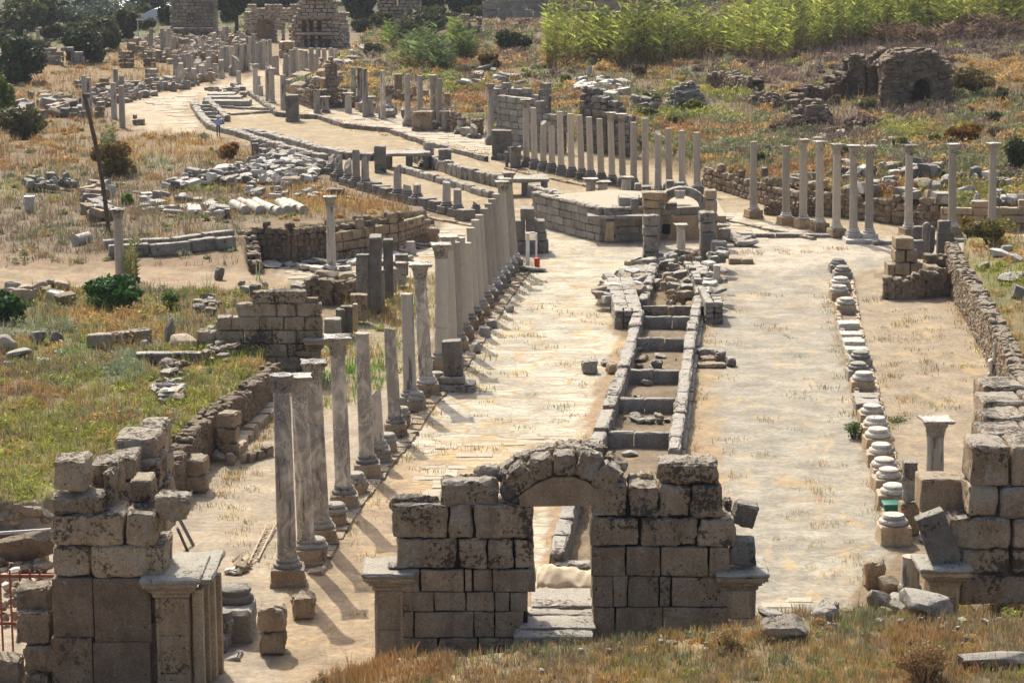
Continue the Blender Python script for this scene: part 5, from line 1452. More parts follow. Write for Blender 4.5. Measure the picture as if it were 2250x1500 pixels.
# block groups beside the channel
for (a, b_, c, d_, lab, m_) in ((1278, 1314, 795, 822, "weathered pale block alone left of the channel", 'curb'), (1320, 1350, 796, 806, "thin slab leaning by the left channel curb", 'curb'), (1332, 1356, 800, 822, "brown tilted stone by the left channel curb", 'brown'),
        (1532, 1572, 768, 790, "pale cut block right of the channel, farther one of a stack", 'curb'), (1570, 1596, 772, 800, "pale square block at the right of a stack beside the channel", 'curb'), (1542, 1576, 786, 802, "lower slab of the stack right of the channel", 'brown'), (1596, 1618, 788, 806, "rough end stone of the stack right of the channel", 'curb'), (1530, 1600, 799, 810, "bottom slab of the stack right of the channel", 'brown')):
    stumpblk(a, b_, c, d_, lab, m_, d=.7)
# rubble flanks at the head of the channel
root = empty("stone_platform", (*at(1360, 700), 0), "left flank wall of stacked brown blocks beside the channel head", "platform")
x0, yy = at(1350, 722); x1, _ = at(1410, 722)
mb = MB()
for j in range(3):
    xs = np.linspace(x0, x1, 4)
    for k in range(3):
        mb.add(*block(((xs[k] + xs[k + 1]) / 2, yy + .5, .1 + j * .3), (xs[k + 1] - xs[k] - .02, 1.0, .31), rough=.03, rnd=.05, res=5))
    for k in range(7):
        mb.add(*block((x0 + .35, yy + 1.4 + k * 1.25, .1 + j * .3), (.7, 1.2, .31), rough=.03, rnd=.05, res=5))
        mb.add(*block((x0 + 1.0, yy + 1.4 + k * 1.25, .1 + j * .3), (.7, 1.2, .31), rough=.03, rnd=.05, res=5))
mb.build("masonry", M['curb'], root)
root = empty("stone_platform", (*at(1570, 700), 0), "right flank wall of pale slabs beside the channel head", "platform")
x0, yy = at(1548, 712); x1, _ = at(1590, 712)
mb = MB()
for k in range(15):
    sc = (.0 + k * .9)
    for j in range(4):
        for c in range(2):
            w2 = (x1 - x0) / 2
            if random.random() < .06 * k and j == 3: continue
            mb.add(*block((x0 + w2 * (c + .5) - .012 * sc * 0, yy + .45 + k * .92, .1 + j * .27), (w2 - .02, .9, .26), rough=.03, rnd=.04, res=4))
mb.build("masonry", M['curb'], root)
loose(at(0, 668)[1], 1568, 1584, 583, 622, .5, "pale upright slab standing on the right flank of the channel head", 'base', rnd=.03)
GR = "loose stones at the head of the channel"
rr = random.Random(9)
RUB = {}
def pile(poly, n, wr, hr, z, mats, label, group, name="stone", lvl=0, rsq=.0, up=0.0, ind=None):
    """first 'ind' stones are objects of their own, the rest join the common rubble"""
    if ind is None: ind = n if poly[0][1] > 560 else 0
    k = 0; xs = [p[0] for p in poly]; ys = [p[1] for p in poly]
    while k < n:
        u, v = rr.uniform(min(xs), max(xs)), rr.uniform(min(ys), max(ys))
        if sdf_poly(np.array([u]), np.array([v]), poly)[0] < 0: continue
        k += 1
        x, y = at(u, v, 0); zz = hz(x, y) + z
        if zz > .3: x, y, g = gnd(u, v); zz = g + z
        s = rr.uniform(*wr); hh = rr.uniform(*hr); d = s * rr.uniform(.5, 1.0)
        mb = MB()
        if rr.random() < .6:
            mb.add(*block((0, 0, 0), (s, d, hh), rz=rr.uniform(0, 3.14), rx=rr.uniform(-.2, .2), ry=rr.uniform(-.2, .2), rough=.05, rnd=.07, res=3))
        else:
            mb.add(*stone((0, 0, 0), (s, d, hh * 1.2), rough=.3, lvl=lvl))
        mt = rr.choice(mats); lc = np.array((x, y, zz - hh * .1 + up * rr.random()))
        if k > ind:
            V0, F0 = mb.V[0], mb.F[0][0]
            V0 = V0 - np.array([V0[:, 0].mean(), V0[:, 1].mean(), V0[:, 2].min()])
            RUB.setdefault(mt, []).append((V0 + lc, F0)); continue
        o = mb.build(name, M[mt]); o.location = lc
        tag(o, label, "stone", group)
pile([(1312, 680), (1340, 620), (1400, 585), (1432, 590), (1415, 660), (1370, 690)], 62, (.45, 1.15), (.18, .4), 0.12, ['curb', 'curb', 'pale', 'brown'], "pale slab or stone heaped left of the channel head", GR, up=.45)
pile([(1440, 650), (1450, 575), (1540, 575), (1545, 660), (1500, 678)], 44, (.35, .9), (.25, .5), 0.05, ['curb', 'brown', 'grey'], "grey or brown stone inside the channel head", GR + " inside", up=.4)
pile([(1550, 690), (1560, 600), (1590, 590), (1590, 700)], 22, (.4, .9), (.15, .25), 1.0, ['pale', 'curb'], "pale slab lying on the right flank of the channel head", GR + " on the right flank")
for i in range(6): stumpblk(1468 + (i % 2) * 4 - i, 1486 + (i % 2) * 4 - i, 612 + i * 12, 640 + i * 12, "square stub in the middle of the channel head, %s from the far end" % ORD[i], 'brown', d=.4)

# ---------------------------------------------------------------- ruined arch with two piers over the channel head
root = empty("ruined_arch", (*at(1495, 585), 0), "free standing ruined archway of pale blocks in the centre of the plaza", "ruined arch")
YA = at(0, 586)[1]
for g_ in (((1413, 1449, 555, 586), (1414, 1449, 520, 554), (1412, 1449, 498, 519), (1413, 1450, 474, 497)), ((1538, 1574, 512, 582), (1538, 1573, 491, 511), (1537, 1572, 467, 490))):
    mb = MB()
    for x0, x1, y0, y1 in g_: fblk(mb, YA, x0, x1, y0, y1, .9, rough=.03, rnd=.05, res=7)
    mb.build("front_pier", M['curb'], root)
YB = YA + 7
for g_ in (((1415, 1451, 459, 540), (1413, 1449, 440, 458)), ((1549, 1576, 470, 545), (1549, 1576, 440, 469), (1549, 1576, 419, 439))):
    mb = MB()
    for x0, x1, y0, y1 in g_: fblk(mb, YB, x0, x1, y0, y1, .9, rough=.03, rnd=.05, res=7)
    if x0 < 1500: fblk(mb, YB - .1, 1411, 1466, 423, 440, 1.1, rough=.04, rnd=.05, res=7, taper=-.06)
    mb.build("rear_pier", M['brown'], root)
mb = MB()
za = zat(YB, 462); cx = xat(YB, za, 1499)
ra = xat(YB, za, 1549) - cx
for i in range(13):
    a = math.radians(8 + 164 * (i + .5) / 13)
    mb.add(*block((cx + (ra - .02) * math.cos(a), YB + .45, za + (ra * .82) * math.sin(a)), (.42, .8, .5), ry=math.pi / 2 - a, rough=.03, rnd=.04, res=4))
mb.build("arch", M['curb'], root)
mb = MB(); fpoly(mb, YB - .25, [(1482, 419), (1506, 419), (1503, 437), (1485, 437)], .2); mb.build("keystone", M['base'], root, smooth=False)
column(1498, 566, 492, "short spiral stained column with a small capital between the arch piers", 1496, 'stump', 1, None, 'grey', r=.25)
loose(at(0, 585)[1] - 1.4, 1563, 1598, 530, 558, .6, "big grey square stone frame right of the arch", 'grey'); loose(at(0, 585)[1] - 1.6, 1557, 1596, 560, 580, .7, "grey block under the square stone frame right of the arch", 'grey')
loose(at(0, 540)[1], 1580, 1606, 502, 525, .5, "pale pedestal block right of the arch", 'curb'); loose(at(0, 532)[1], 1576, 1605, 493, 500, .9, "slab just behind the pale pedestal block", 'grey')
loose(at(0, 520)[1], 1458, 1532, 502, 520, .6, "long horizontal grey beam seen through the arch", 'grey')
rock(1535, 562, 22, 14, "brown lump beside the right arch pier", 'brown')
kerb(P((1600, 578), (1655, 578)), .9, .3, .9, 'brown', "low rectangle of old masonry right of the arch", "low_wall", cat="low wall")

# ---------------------------------------------------------------- central platform (fountain basin)
def courses(mb, p0, p1, z0, z1, ch, bl, th=.6, rough=.03, mates=None, rnd=.04, res=5, top=None, outward=1):
    """courses of blocks from world point p0 to p1"""
    L = math.hypot(p1[0] - p0[0], p1[1] - p0[1]); a = math.atan2(p1[1] - p0[1], p1[0] - p0[0])
    n = max(1, round((z1 - z0) / ch)); hh = (z1 - z0) / n
    for j in range(n):
        s = -random.uniform(0, .6) * bl
        while s < L - .05:
            l = bl * random.uniform(.65, 1.3); s0 = max(0, s); s1 = min(L, s + l)
            if L - s1 < .25 * bl: s1 = L
            s = s1 if s1 == L else s + l
            if s1 - s0 < .08: continue
            m = (s0 + s1) / 2
            if top and z0 + hh * (j + .6) > top(m / L): continue
            mb.add(*block((p0[0] + math.cos(a) * m, p0[1] + math.sin(a) * m, z0 + hh * (j + .5)), (s1 - s0 - .015, th, hh - .012), rz=a, rough=rough, rnd=rnd, res=res))
root = empty("fountain_platform", (*at(1350, 500), 0), "large polygonal basin platform of grey blocks left of the ruined arch", "platform")
mb = MB()
hp_ = 1.85
c0 = at(1176, 494); c1 = at(1325, 532); c2 = at(1433, 529 - 2); c3 = at(1560, 500)
courses(mb, c0, c1, 0, hp_, .42, 1.1, .5); courses(mb, c1, c2, 0, 1.8, .42, 1.2, .5); courses(mb, at(1433, 527), at(1570, 522), 0, 1.9, .45, 1.4, .5)
mb.build("basin_wall", M['grey'], root)
mb = MB()
courses(mb, (c0[0], c0[1]), (c1[0], c1[1]), hp_, hp_ + .22, .22, 1.2, .7, rnd=.08, rough=.05); courses(mb, (c1[0], c1[1] + .1), (c2[0], c2[1]), 1.8, 2.02, .22, 1.6, .6)
mb.build("rim", M['grey'], root)
x0, y0 = at(1250, 470, 1.4)
mb = MB()
fl = [(c0[0], c0[1]), (c1[0], c1[1]), (c2[0], c2[1]), (c3[0] + .5, c2[1]), (c3[0] + .6, c2[1] + 9), (c1[0] + 1, c2[1] + 12), (c0[0] + .5, c0[1] + 3)]
zf = 1.4
V = [(a, b_, 0) for a, b_ in fl] + [(a, b_, zf) for a, b_ in fl]; n = len(fl)
F = [list(range(n))[::-1], list(range(n, 2 * n))] + [[i, (i + 1) % n, n + (i + 1) % n, n + i] for i in range(n)]
mb.add(V, F); mb.build("fill", M['ochre'], root, smooth=False)
mb = MB()
for (x0, x1, yb, z0, z1) in ((1345, 1450, 470, 1.45, 2.0), (1358, 1440, 452, 1.9, 2.5), (1290, 1440, 478, 1.4, 1.62)):
    xa, ya = at(x0, yb, z0); xb, _ = at(x1, yb, z0)
    courses(mb, (xa, ya), (xb, ya), z0, z1, .5, 1.4, 1.6)
mb.build("steps", M['grey'], root)
mb = MB(); fblk(mb, c1[1] - .35, 1330, 1350, 486, 530, .45, rough=.03, rnd=.05, res=6); fblk(mb, c1[1] - .38, 1327, 1354, 524, 533, .55, rough=.03, rnd=.05, res=6); mb.build("buttress", M['ochre'], root)
mb = MB(); fblk(mb, at(0, 526)[1] - .33, 1452, 1474, 492, 516, .2, rough=0, res=1); mb.build("opening", M['hole'], root)  # solid box on the wall face, painted near-black as the opening's shade
for (a, b_, c, d_, lab) in ((1464, 1482, 397, 425, "left one of two dark blocks above the arch"), (1484, 1506, 402, 425, "right one of two dark blocks above the arch"), (1386, 1404, 437, 462, "small block on the platform edge by the arch"), (1462, 1488, 446, 463, "grey block under the ruined arch opening"), (1395, 1410, 404, 420, "low dark stone on the far side of the platform"), (1410, 1432, 410, 424, "second low dark stone on the far side of the platform")):
    loose(at(0, d_ + 18 if d_ < 430 else d_, 2.0)[1] + (0 if d_ > 430 else 3), a, b_, c, d_, .8, lab, 'dark', rough=.02)
column(1298, 440, 392, "left one of two short dark square capped posts behind the platform", None, 'stump', 1, None, None, r=.34); 
column(1325, 441, 398, "right one of two short dark square capped posts behind the platform", None, 'stump', 1, None, None, r=.34)
column(1376, 425, 388, "lone short dark post right of the two capped posts", None, 'stump', 1, None, None, r=.34)
# blocks left of the plaza, with the white frame and red bin
root = empty("corner_ruin", (*at(1170, 585), 0), "stepped dark block ruin at the end of the long left column row", "ruin")
YC = at(0, 560)[1]
mb = MB()
for x0, x1, y0, y1, d in ((1143, 1174, 459, 484, 1.2), (1130, 1154, 485, 530, 1.2), (1155, 1180, 484, 510, 1.2), (1174, 1198, 486, 512, 1.2), (1180, 1202, 512, 530, 1.2), (1130, 1180, 531, 562, 1.2), (1181, 1206, 531, 558, 1.2), (1130, 1170, 562, 582, 1.0)):
    fblk(mb, YC + .5, x0, x1, y0, y1, d, rough=.02, rnd=.04, res=5)
mb.build("masonry", M['dark'], root)
YW = at(0, 588)[1]
fr = empty("door_frame", (xat(YW, 0, 1165), YW, 0), "white upright frame of two posts beside the red bin", "frame")
mb = MB(); fblk(mb, YW, 1155, 1164, 512, 588, .12, rough=0, rnd=.01, res=1); fblk(mb, YW + .1, 1176, 1181, 512, 575, .12, rough=0, rnd=.01, res=1); mb.build("post", M['white'], fr)
mb = MB(); fblk(mb, YW + .05, 1164, 1176, 510, 514, .12, rough=0, rnd=.01, res=1); mb.build("top_bar", M['white'], fr)
bn = empty("waste_bin", (xat(YW, 0, 1180), YW, 0), "small red bin at the foot of the dark stepped ruin", "bin")
x_ = xat(YW, .5, 1180)
mb = MB(); mb.add(*lathe([(.14, 0), (.16, .5), (.17, .52)], 14, (x_, YW - .2, 0))); mb.build("body", M['red'], bn)
mb = MB(); mb.add(*lathe([(.175, .52), (.16, .56), (.05, .58)], 14, (x_, YW - .2, 0))); mb.build("lid", M['red'], bn)
rock(1170, 598, 60, 10, "long flat stone below the white frame", 'curb', d=30, rz=0)

# ---------------------------------------------------------------- middle and far channel
curbline([(880, 378), (960, 400), (1040, 424), (1080, 436)], .5, .5, 1.2, "low near curb of the middle channel", 'grey')
curbline([(900, 352), (960, 372), (1010, 390), (1060, 402), (1110, 415)], .6, .9, 1.0, "thick rounded far curb of the middle channel", 'curb')
curbline([(1165, 432), (1210, 446), (1262, 464), (1300, 478)], .6, .9, 1.0, "rounded curb running into the basin platform", 'curb')
curbline([(540, 296), (640, 318), (700, 336), (760, 350), (850, 352)], .9, .6, 1.1, "thick pale rounded curb curving towards the far street", 'curb')
curbline([(425, 232), (440, 258), (462, 284), (520, 298), (620, 330), (715, 352)], .7, .5, 1.1, "worn left curb of the far channel bend", 'curb')
curbline([(452, 224), (482, 250), (500, 268)], .6, .55, 1.1, "right curb of the small stepped basin on the far street", 'curb')
for i in range(5):
    xa, ya = at(432 + i * 7, 240 + i * 8); xb, _ = at(462 + i * 8, 240 + i * 8)
    mb = MB(); mb.add(*block(((xa + xb) / 2, ya, .2), (xb - xa, .5, .5), rough=.04, rnd=.1, res=5)); tag(mb.build("cross_slab", M['grey']), "short cross slab in the far basin, %s from the top" % ORD[i], "cross slab", "cross slabs in the far basin")
for nm_, (sx, sy) in {"small stone bridge over the middle channel near the stumps": (895, 372), "small stone bridge slab beside the end of the long column row": (1150, 432)}.items():
    x, y = at(sx, sy); root = empty("stone_bridge", (x, y, 0), nm_, "stone bridge")
    mb = MB(); mb.add(*block((x, y + 1, 1.05), (3.4, 2.2, .3), rough=.05, rnd=.08, rz=.1, res=9)); mb.build("deck", M['grey'], root)
    for dx in (-1.4, .1, 1.4): MB().add(*block((x + dx, y + 1, .5), (.45, 1.8, .95), rough=.03, res=4)).build("pier", M['dark'], root)
mb = MB()
kerb(P((606, 256), (700, 262), (760, 282), (850, 290), (930, 318), (1000, 336), (1070, 356)), .35, .42, 1.3, 'dark', "long low kerb between the channel street and the paved strip")
kerb(P((545, 208), (580, 232), (608, 256)), .4, .5, .8, 'grey', "row of small base stones left of the big dark block", rough=.08, rnd=.15)
kerb(P((1110, 372), (1200, 392), (1300, 414), (1400, 432), (1540, 440)), .35, .18, 1.1, 'brown', "stylobate step under the middle column row", rough=.05)
kerb(P((1640, 520), (1830, 522)), .5, .25, 1.6, 'curb', "pale step edge of the side street pavement", z=0)
kerb(P((1580, 482), (1700, 510), (1790, 528)), .4, .2, 1.3, 'curb', "stylobate edge in front of the right column row", z=0)
kerb(P((1915, 538), (2060, 534), (2240, 528)), .5, .25, 1.6, 'curb', "pale step behind the dark stone frames at right", z=0)
kerb(P((660, 410), (700, 418), (760, 434), (860, 455), (960, 484), (1050, 500)), .4, .15, 1.1, 'brown', "thin edge of the curved paved strip below the stump row", z=0)
def bigblock(px0, px1, yt, yb, label, mat='dark', d=1.2, rz=0.0, base=False, rough=.03):
    x0, yy = at(px0, yb, 0); x1, _ = at(px1, yb, 0); z = hz((x0 + x1) / 2, yy); H = zat(yy, yt) - z
    root = empty("stone_pedestal", ((x0 + x1) / 2, yy + d / 2, z), label, "pedestal")
    mb = MB(); mb.add(*block(((x0 + x1) / 2, yy + d / 2, z + H * .56), ((x1 - x0) * .94, d, H * .86), rz=rz, rough=rough, rnd=.04, res=8)); mb.build("body", M[mat], root)
    mb = MB(); mb.add(*block(((x0 + x1) / 2, yy + d / 2, z + H * .06), ((x1 - x0), d * 1.1, H * .14), rz=rz, rough=.03, rnd=.04, res=4)); mb.build("foot", M[mat], root)
    return root
bigblock(627, 656, 209, 268, "big dark square block monument beside the far kerb", 'dark', 1.4)
bigblock(1079, 1126, 286, 352, "wide dark slab monument left of the middle column row", 'dark', 1.0)
bigblock(1110, 1118, 335, 368, "narrow dark post at the left end of the middle row", 'dark', .4)
bigblock(1120, 1146, 322, 370, "stack of dark moulded stones before the first middle column", 'dark', .8, rough=.07)
bigblock(932, 953, 313, 358, "tall brown broken half drum between channel and kerb", 'stump' if False else 'brown', .8)
bigblock(962, 992, 328, 376, "stout dark moulded pedestal by the middle channel", 'dark', 1.0)
bigblock(822, 848, 321, 380, "dark stepped pedestal with upright stone near the small bridge", 'dark', .9)
bigblock(552, 568, 315, 345, "small square dark pedestal left of the rubble field", 'dark', .7)
bigblock(620, 660, 392, 440, "large brown squared rock at the corner of the rubble field", 'brown', 1.2, rough=.08)
bigblock(715, 757, 416, 446, "dark brown block on the straw slope", 'ruin', 1.0)
bigblock(904, 952, 245, 288, "wide brown rough block beside the paved strip", 'brown', 1.2, rough=.08)
for i, (x0, x1, yt, yb) in enumerate(((455, 515, 206, 222), (448, 530, 213, 226), (445, 548, 222, 234))):
    x, y = at((x0 + x1) / 2, yb); 
    mb = MB(); xa, _ = at(x0, yb); xb, _ = at(x1, yb); z = zat(y, yt)
    mb.add(*block(((xa + xb) / 2, y + 1, z / 2), (xb - xa, 2.2, z), rough=.03, rnd=.05, res=9)); tag(mb.build("stone_step", M['grey']), ["top", "middle", "lowest"][i] + " long step of the small stair on the far street", "step", "steps of the far stair")
kerb(P((478, 238), (590, 244)), .3, .3, 2, 'curb', "broken pavement edge below the far steps"); kerb(P((460, 256), (598, 248)), .3, .25, 2, 'brown', "dark broken pavement edge below the far steps")

# ---------------------------------------------------------------- walls on the right
def ashlar(label, pts, z0, tops, ch, bl, mat, th=.5, name="block_wall", rough=.04, seed=1, res=4, rnd=.05, cat="wall", body=True):
    random.seed(seed)
    (x, y) = pts[0]; root = empty(name, (x, y, z0), label, cat)
    mb = MB()
    for i in range(len(pts) - 1):
        ta, tb = tops[i], tops[i + 1]; sd_ = random.random() * 9
        courses(mb, pts[i], pts[i + 1], z0, max(ta, tb) + .3, ch, bl, th, rough=rough, rnd=rnd, res=res, top=lambda s: ta + (tb - ta) * s + .22 * math.sin(s * 9 + sd_) + .12 * math.sin(s * 23 + sd_))
    mb.build("masonry", M[mat], root)
    if body:
        mb = MB()
        for i in range(len(pts) - 1):
            p0, p1 = pts[i], pts[i + 1]; L = math.hypot(p1[0] - p0[0], p1[1] - p0[1]); a = math.atan2(p1[1] - p0[1], p1[0] - p0[0])
            h = max(.3, min(tops[i], tops[i + 1]) - .55)
            mb.add(*block(((p0[0] + p1[0]) / 2, (p0[1] + p1[1]) / 2, (z0 + h) / 2), (L, th * .55, h - z0), rz=a, rough=0, rnd=.02, res=1))
        mb.build("core", M['ruin'], root)
    return root
ashlar("long broken masonry wall behind the right column row, at the foot of the slope", P((1548, 408), (1620, 430), (1690, 452), (1760, 468), (1860, 478), (1960, 492), (2060, 500)), 0, [1.3, 1.5, 1.4, 1.5, 1.6, 1.4, 1.5], .42, .7, 'rubble', .5, seed=2, rough=.07, rnd=.1)
ashlar("pale plastered low wall at the right edge behind the last columns", P((2065, 503), (2180, 506), (2330, 508)), 0, [1.5, 1.5, 1.6], .5, 1.1, 'ochre', .5, seed=3)
ashlar("rough low inner wall behind the two left columns of the right row", P((1680, 470), (1740, 476), (1800, 474)), 0, [1.0, 1.1, .9], .25, .4, 'rubble', .5, seed=4, rough=.07, rnd=.1)
ashlar("rubble wall along the strip at the foot of the hill", P((930, 272), (1000, 292), (1060, 300)), 0, [1.5, 1.4, 1.3], .3, .45, 'rubble', .5, seed=5, rough=.07, rnd=.1)
ashlar("rubble wall left of the hill columns with dark pier", P((655, 226), (690, 240), (740, 236), (790, 236)), 0, [1.3, 1.9, 1.8, 1.0], .35, .5, 'rubble', .6, seed=6, rough=.07, rnd=.1)
ashlar("tall rubble pier above the rubble wall left of the hill columns", P((716, 236), (742, 236)), 0, [4.6, 4.8], .35, .5, 'rubble', .9, seed=7, rough=.07, rnd=.1)
ashlar("large dark coursed wall behind the left of the middle columns", P((1098, 318), (1180, 330), (1240, 336)), 0, [4.2, 4.1, 2.2], .5, 1.0, 'grey', .7, seed=8)
ashlar("second dark wall behind the first, higher up the slope", P((1085, 300), (1150, 302), (1208, 306)), 0, [4.2, 4.0, 4.3], .5, 1.0, 'grey', .7, seed=9)
ashlar("black stained ruined wall behind the right of the middle columns", P((1278, 330), (1340, 338), (1392, 344)), 0, [4.7, 4.4, 2.8], .55, .9, 'dark', .8, seed=10, rough=.1, rnd=.12)
ashlar("low block wall between hill columns and the dark wall", P((1095, 352), (1150, 356)), 0, [.8, .7], .3, .6, 'grey', .5, seed=11)
ashlar("brown rubble wall low in the hill columns", P((838, 240), (880, 246), (925, 252)), 0, [2.4, 1.9, 1.6], .35, .5, 'rubble', .5, seed=12, rough=.07, rnd=.1)
bigblock(866, 884, 163, 236, "broad fluted pier fragment with cap behind the hill columns", 'brown', .9)
for a, b_, c, d_, lab in ((905, 916, 190, 246, "narrow upright stone behind the fourth hill column"), (930, 942, 198, 250, "jagged upright stone in the hill column row"), (976, 990, 205, 262, "upright block right of the hill columns"), (993, 1010, 194, 226, "dark leaning slab on the slope right of the hill columns"), (1090, 1104, 218, 300, "pale door post by the dark walls")):
    bigblock(a, b_, c, d_, lab, 'brown' if 'pale' not in lab else 'ochre', .6, rough=.06)
# right near portico wall and square ruin
def rubble_wall(label, pts, z0s, z1s, st=.22, mat='rubble', th=.45, seed=1, name="rubble_wall", lean=0.0):
    random.seed(seed); (x, y) = pts[0]
    root = empty(name, (x, y, 0), label, "rubble wall"); mb = MB(); cb = MB()
    for i in range(len(pts) - 1):
        p0, p1 = pts[i], pts[i + 1]; L = math.hypot(p1[0] - p0[0], p1[1] - p0[1]); a = math.atan2(p1[1] - p0[1], p1[0] - p0[0]); n = max(1, int(L / st))
        for k in range(n):
            s = (k + .5) / n; za = z0s[i] + (z0s[i + 1] - z0s[i]) * s; zb = z1s[i] + (z1s[i + 1] - z1s[i]) * s + random.uniform(-.12, .12)
            zz = za
            while zz < zb:
                h = st * random.uniform(.35, .95); 
                for side in (-1, 1):
                    cx = p0[0] + (p1[0] - p0[0]) * (s + random.uniform(-.3, .3) / n) - math.sin(a) * side * th * .42
                    cy = p0[1] + (p1[1] - p0[1]) * (s + random.uniform(-.3, .3) / n) + math.cos(a) * side * th * .42
                    mb.add(*stone((cx, cy, zz + h / 2), (st * random.uniform(.9, 1.7), st * random.uniform(.9, 1.4), h * 1.25), rz=a + random.uniform(-.3, .3), rough=.18))
                zz += h * .95
            mb.add(*stone((p0[0] + (p1[0] - p0[0]) * s, p0[1] + (p1[1] - p0[1]) * s, zb), (st * 1.6, th, st * .7), rz=a, rough=.25))
        h = (min(z1s[i], z1s[i + 1]) + max(z0s[i], z0s[i + 1])) / 2
        zt_ = min(z1s[i], z1s[i + 1]) - .08; zb_ = min(z0s[i], z0s[i + 1]) - .1
        cb.add(*block(((p0[0] + p1[0]) / 2, (p0[1] + p1[1]) / 2, (zt_ + zb_) / 2), (L, th * .75, zt_ - zb_), rz=a, rough=0, rnd=.02, res=1))
    mb.build("stones", M[mat], root); cb.build("core", M['ruin'], root)
    return root
rubble_wall("long rubble retaining wall along the right portico", P((2087, 605), (2105, 655), (2140, 710), (2175, 780), (2205, 850), (2235, 930), (2300, 1010)), [0] * 7, [1.7, 1.75, 1.75, 1.8, 1.9, 1.9, 1.9], .27, 'rubble', .45, seed=21)
rubble_wall("low brown rubble wall in front of the square ruin on the right", P((1940, 655), (1968, 656), (2030, 655), (2085, 648)), [0] * 4, [1.0, .85, 1.25, 1.2], .2, 'rubble', .4, seed=22)
YS = at(0, 640)[1]
root = empty("square_ruin", (xat(YS, 0, 2010), YS + .8, 0), "square stepped ruin of brown blocks at the right side of the street", "ruin")
mb = MB()
for x0, x1, y0, y1 in ((1965, 1992, 606, 640), (1993, 2035, 606, 640), (1965, 2000, 578, 605), (1966, 1990, 550, 577), (1991, 2018, 550, 577), (1968, 2010, 524, 549), (2001, 2028, 578, 605), (2036, 2064, 585, 640), (1950, 1966, 580, 612)):
    fblk(mb, YS, x0, x1, y0, y1, 1.2, rough=.03, rnd=.05, res=7)
mb.build("masonry", M['brown'], root)
rubble_wall("broken inner wall attached right of the square ruin", [(xat(YS, 0, 2040), YS + 1.2), (xat(YS, 0, 2085), YS + 1.5)], [0, 0], [1.6, 1.5], .2, 'rubble', .4, seed=23)
YF = at(0, 590)[1]
for x0, x1, y0, y1, lab, r_ in ((2004, 2056, 496, 560, "dark round shouldered stone slab behind the square ruin", .3), (2027, 2046, 488, 570, "grey arched upright slab in front of the dark slab", .2), (2062, 2090, 485, 512, "dark square block on the frames behind the square ruin", .05), (2060, 2096, 510, 560, "big dark block right of the arched slab", .05), (2068, 2102, 525, 555, "pale frame block at the top of the retaining wall", .05), (2006, 2036, 528, 570, "lower grey slab beside the arched slab", .05)):
    loose(YF - (2 if 'arched up' in lab or 'lower' in lab else 0), x0, x1, y0, y1, .5, lab, 'dark' if 'pale' not in lab else 'grey', rnd=r_, rough=.02)
for x0, x1, yt, yb, lab in ((2180, 2192, 752, 850, "small white carved stone standing at the portico wall"), (2172, 2184, 790, 850, "low pale stone beside the white carved stone")):
    stumpblk(x0, x1, yt, yb, lab, 'base', d=.4, nseg=2)
for u, v, w_, h_, lab, m_ in ((2132, 628, 34, 26, "grey boulder on top of the retaining wall", 'grey'), (2180, 522, 50, 22, "white fallen drum beside the yellow shrub", 'base'), (2225, 620, 60, 18, "long grey stone on the right bank", 'curb'), (2240, 655, 40, 30, "grey rounded stone at the right edge of the bank", 'grey'), (2200, 566, 50, 16, "white slab on the bank below the shrub", 'pale'), (2165, 590, 24, 12, "small stone on the bank near the wall", 'curb'), (2215, 552, 26, 14, "white ball like stone on the bank", 'base'), (2235, 575, 30, 14, "pale stone at the right edge below the shrub", 'pale')):
    rock(u, v, w_, h_, lab, m_)

# rubble fields as single stones
pile([(1690, 425), (1900, 440), (2250, 478), (2260, 420), (2150, 385), (1980, 370), (1820, 380), (1690, 395)], 64, (.5, 1.5), (.3, .8), .1, ['grey', 'dark', 'curb', 'brown', 'pale'], "grey stone block lying on the slope behind the right columns", "stones on the slope behind the right columns", lvl=1)
pile([(1000, 150), (1120, 160), (1180, 210), (1120, 215), (1020, 185)], 30, (.5, 1.6), (.2, .5), .05, ['pale', 'curb', 'grey'], "pale stone in the heap below the reeds", "stones heaped below the reeds")
pile([(1250, 178), (1360, 175), (1390, 210), (1330, 215), (1260, 200)], 26, (.5, 1.5), (.25, .5), .05, ['pale', 'pale', 'grey'], "white stone in the heap above the dark walls", "white stones above the dark walls")
pile([(1380, 212), (1460, 220), (1440, 245), (1390, 240)], 14, (.5, 1.2), (.3, .6), .05, ['grey', 'dark', 'curb'], "grey stone between the black wall and the rock ruin", "stones by the rock ruin")
pile([(760, 150), (860, 110), (800, 90), (740, 140)], 22, (.5, 1.6), (.2, .5), .05, ['pale', 'grey'], "pale slab on the left end of the hill", "slabs on the left end of the hill")
pile([(1800, 280), (1980, 300), (2000, 330), (1780, 320)], 26, (.4, 1.2), (.2, .5), 0, ['ruin', 'brown', 'grey'], "brown stone on the slope under the arched ruin", "stones under the arched ruin")
for u, v, w_, h_, lab in ((2145, 400, 30, 36, "dark square block standing on the right slope"), (1880, 395, 56, 26, "long grey slab tilted on the slope"), (2040, 392, 60, 30, "dark table like slab on the right slope"), (1680, 392, 24, 24, "dark cube stone above the right wall"), (1690, 345, 20, 26, "small square dark stone higher on the slope"), (1295, 168, 12, 24, "small white post at the foot of the reeds"), (1265, 182, 12, 12, "short grey post near the white post")):
    rock(u, v, w_, h_, lab, 'dark' if 'white' not in lab else 'base', lvl=1, rough=.12, d=w_ * .6)
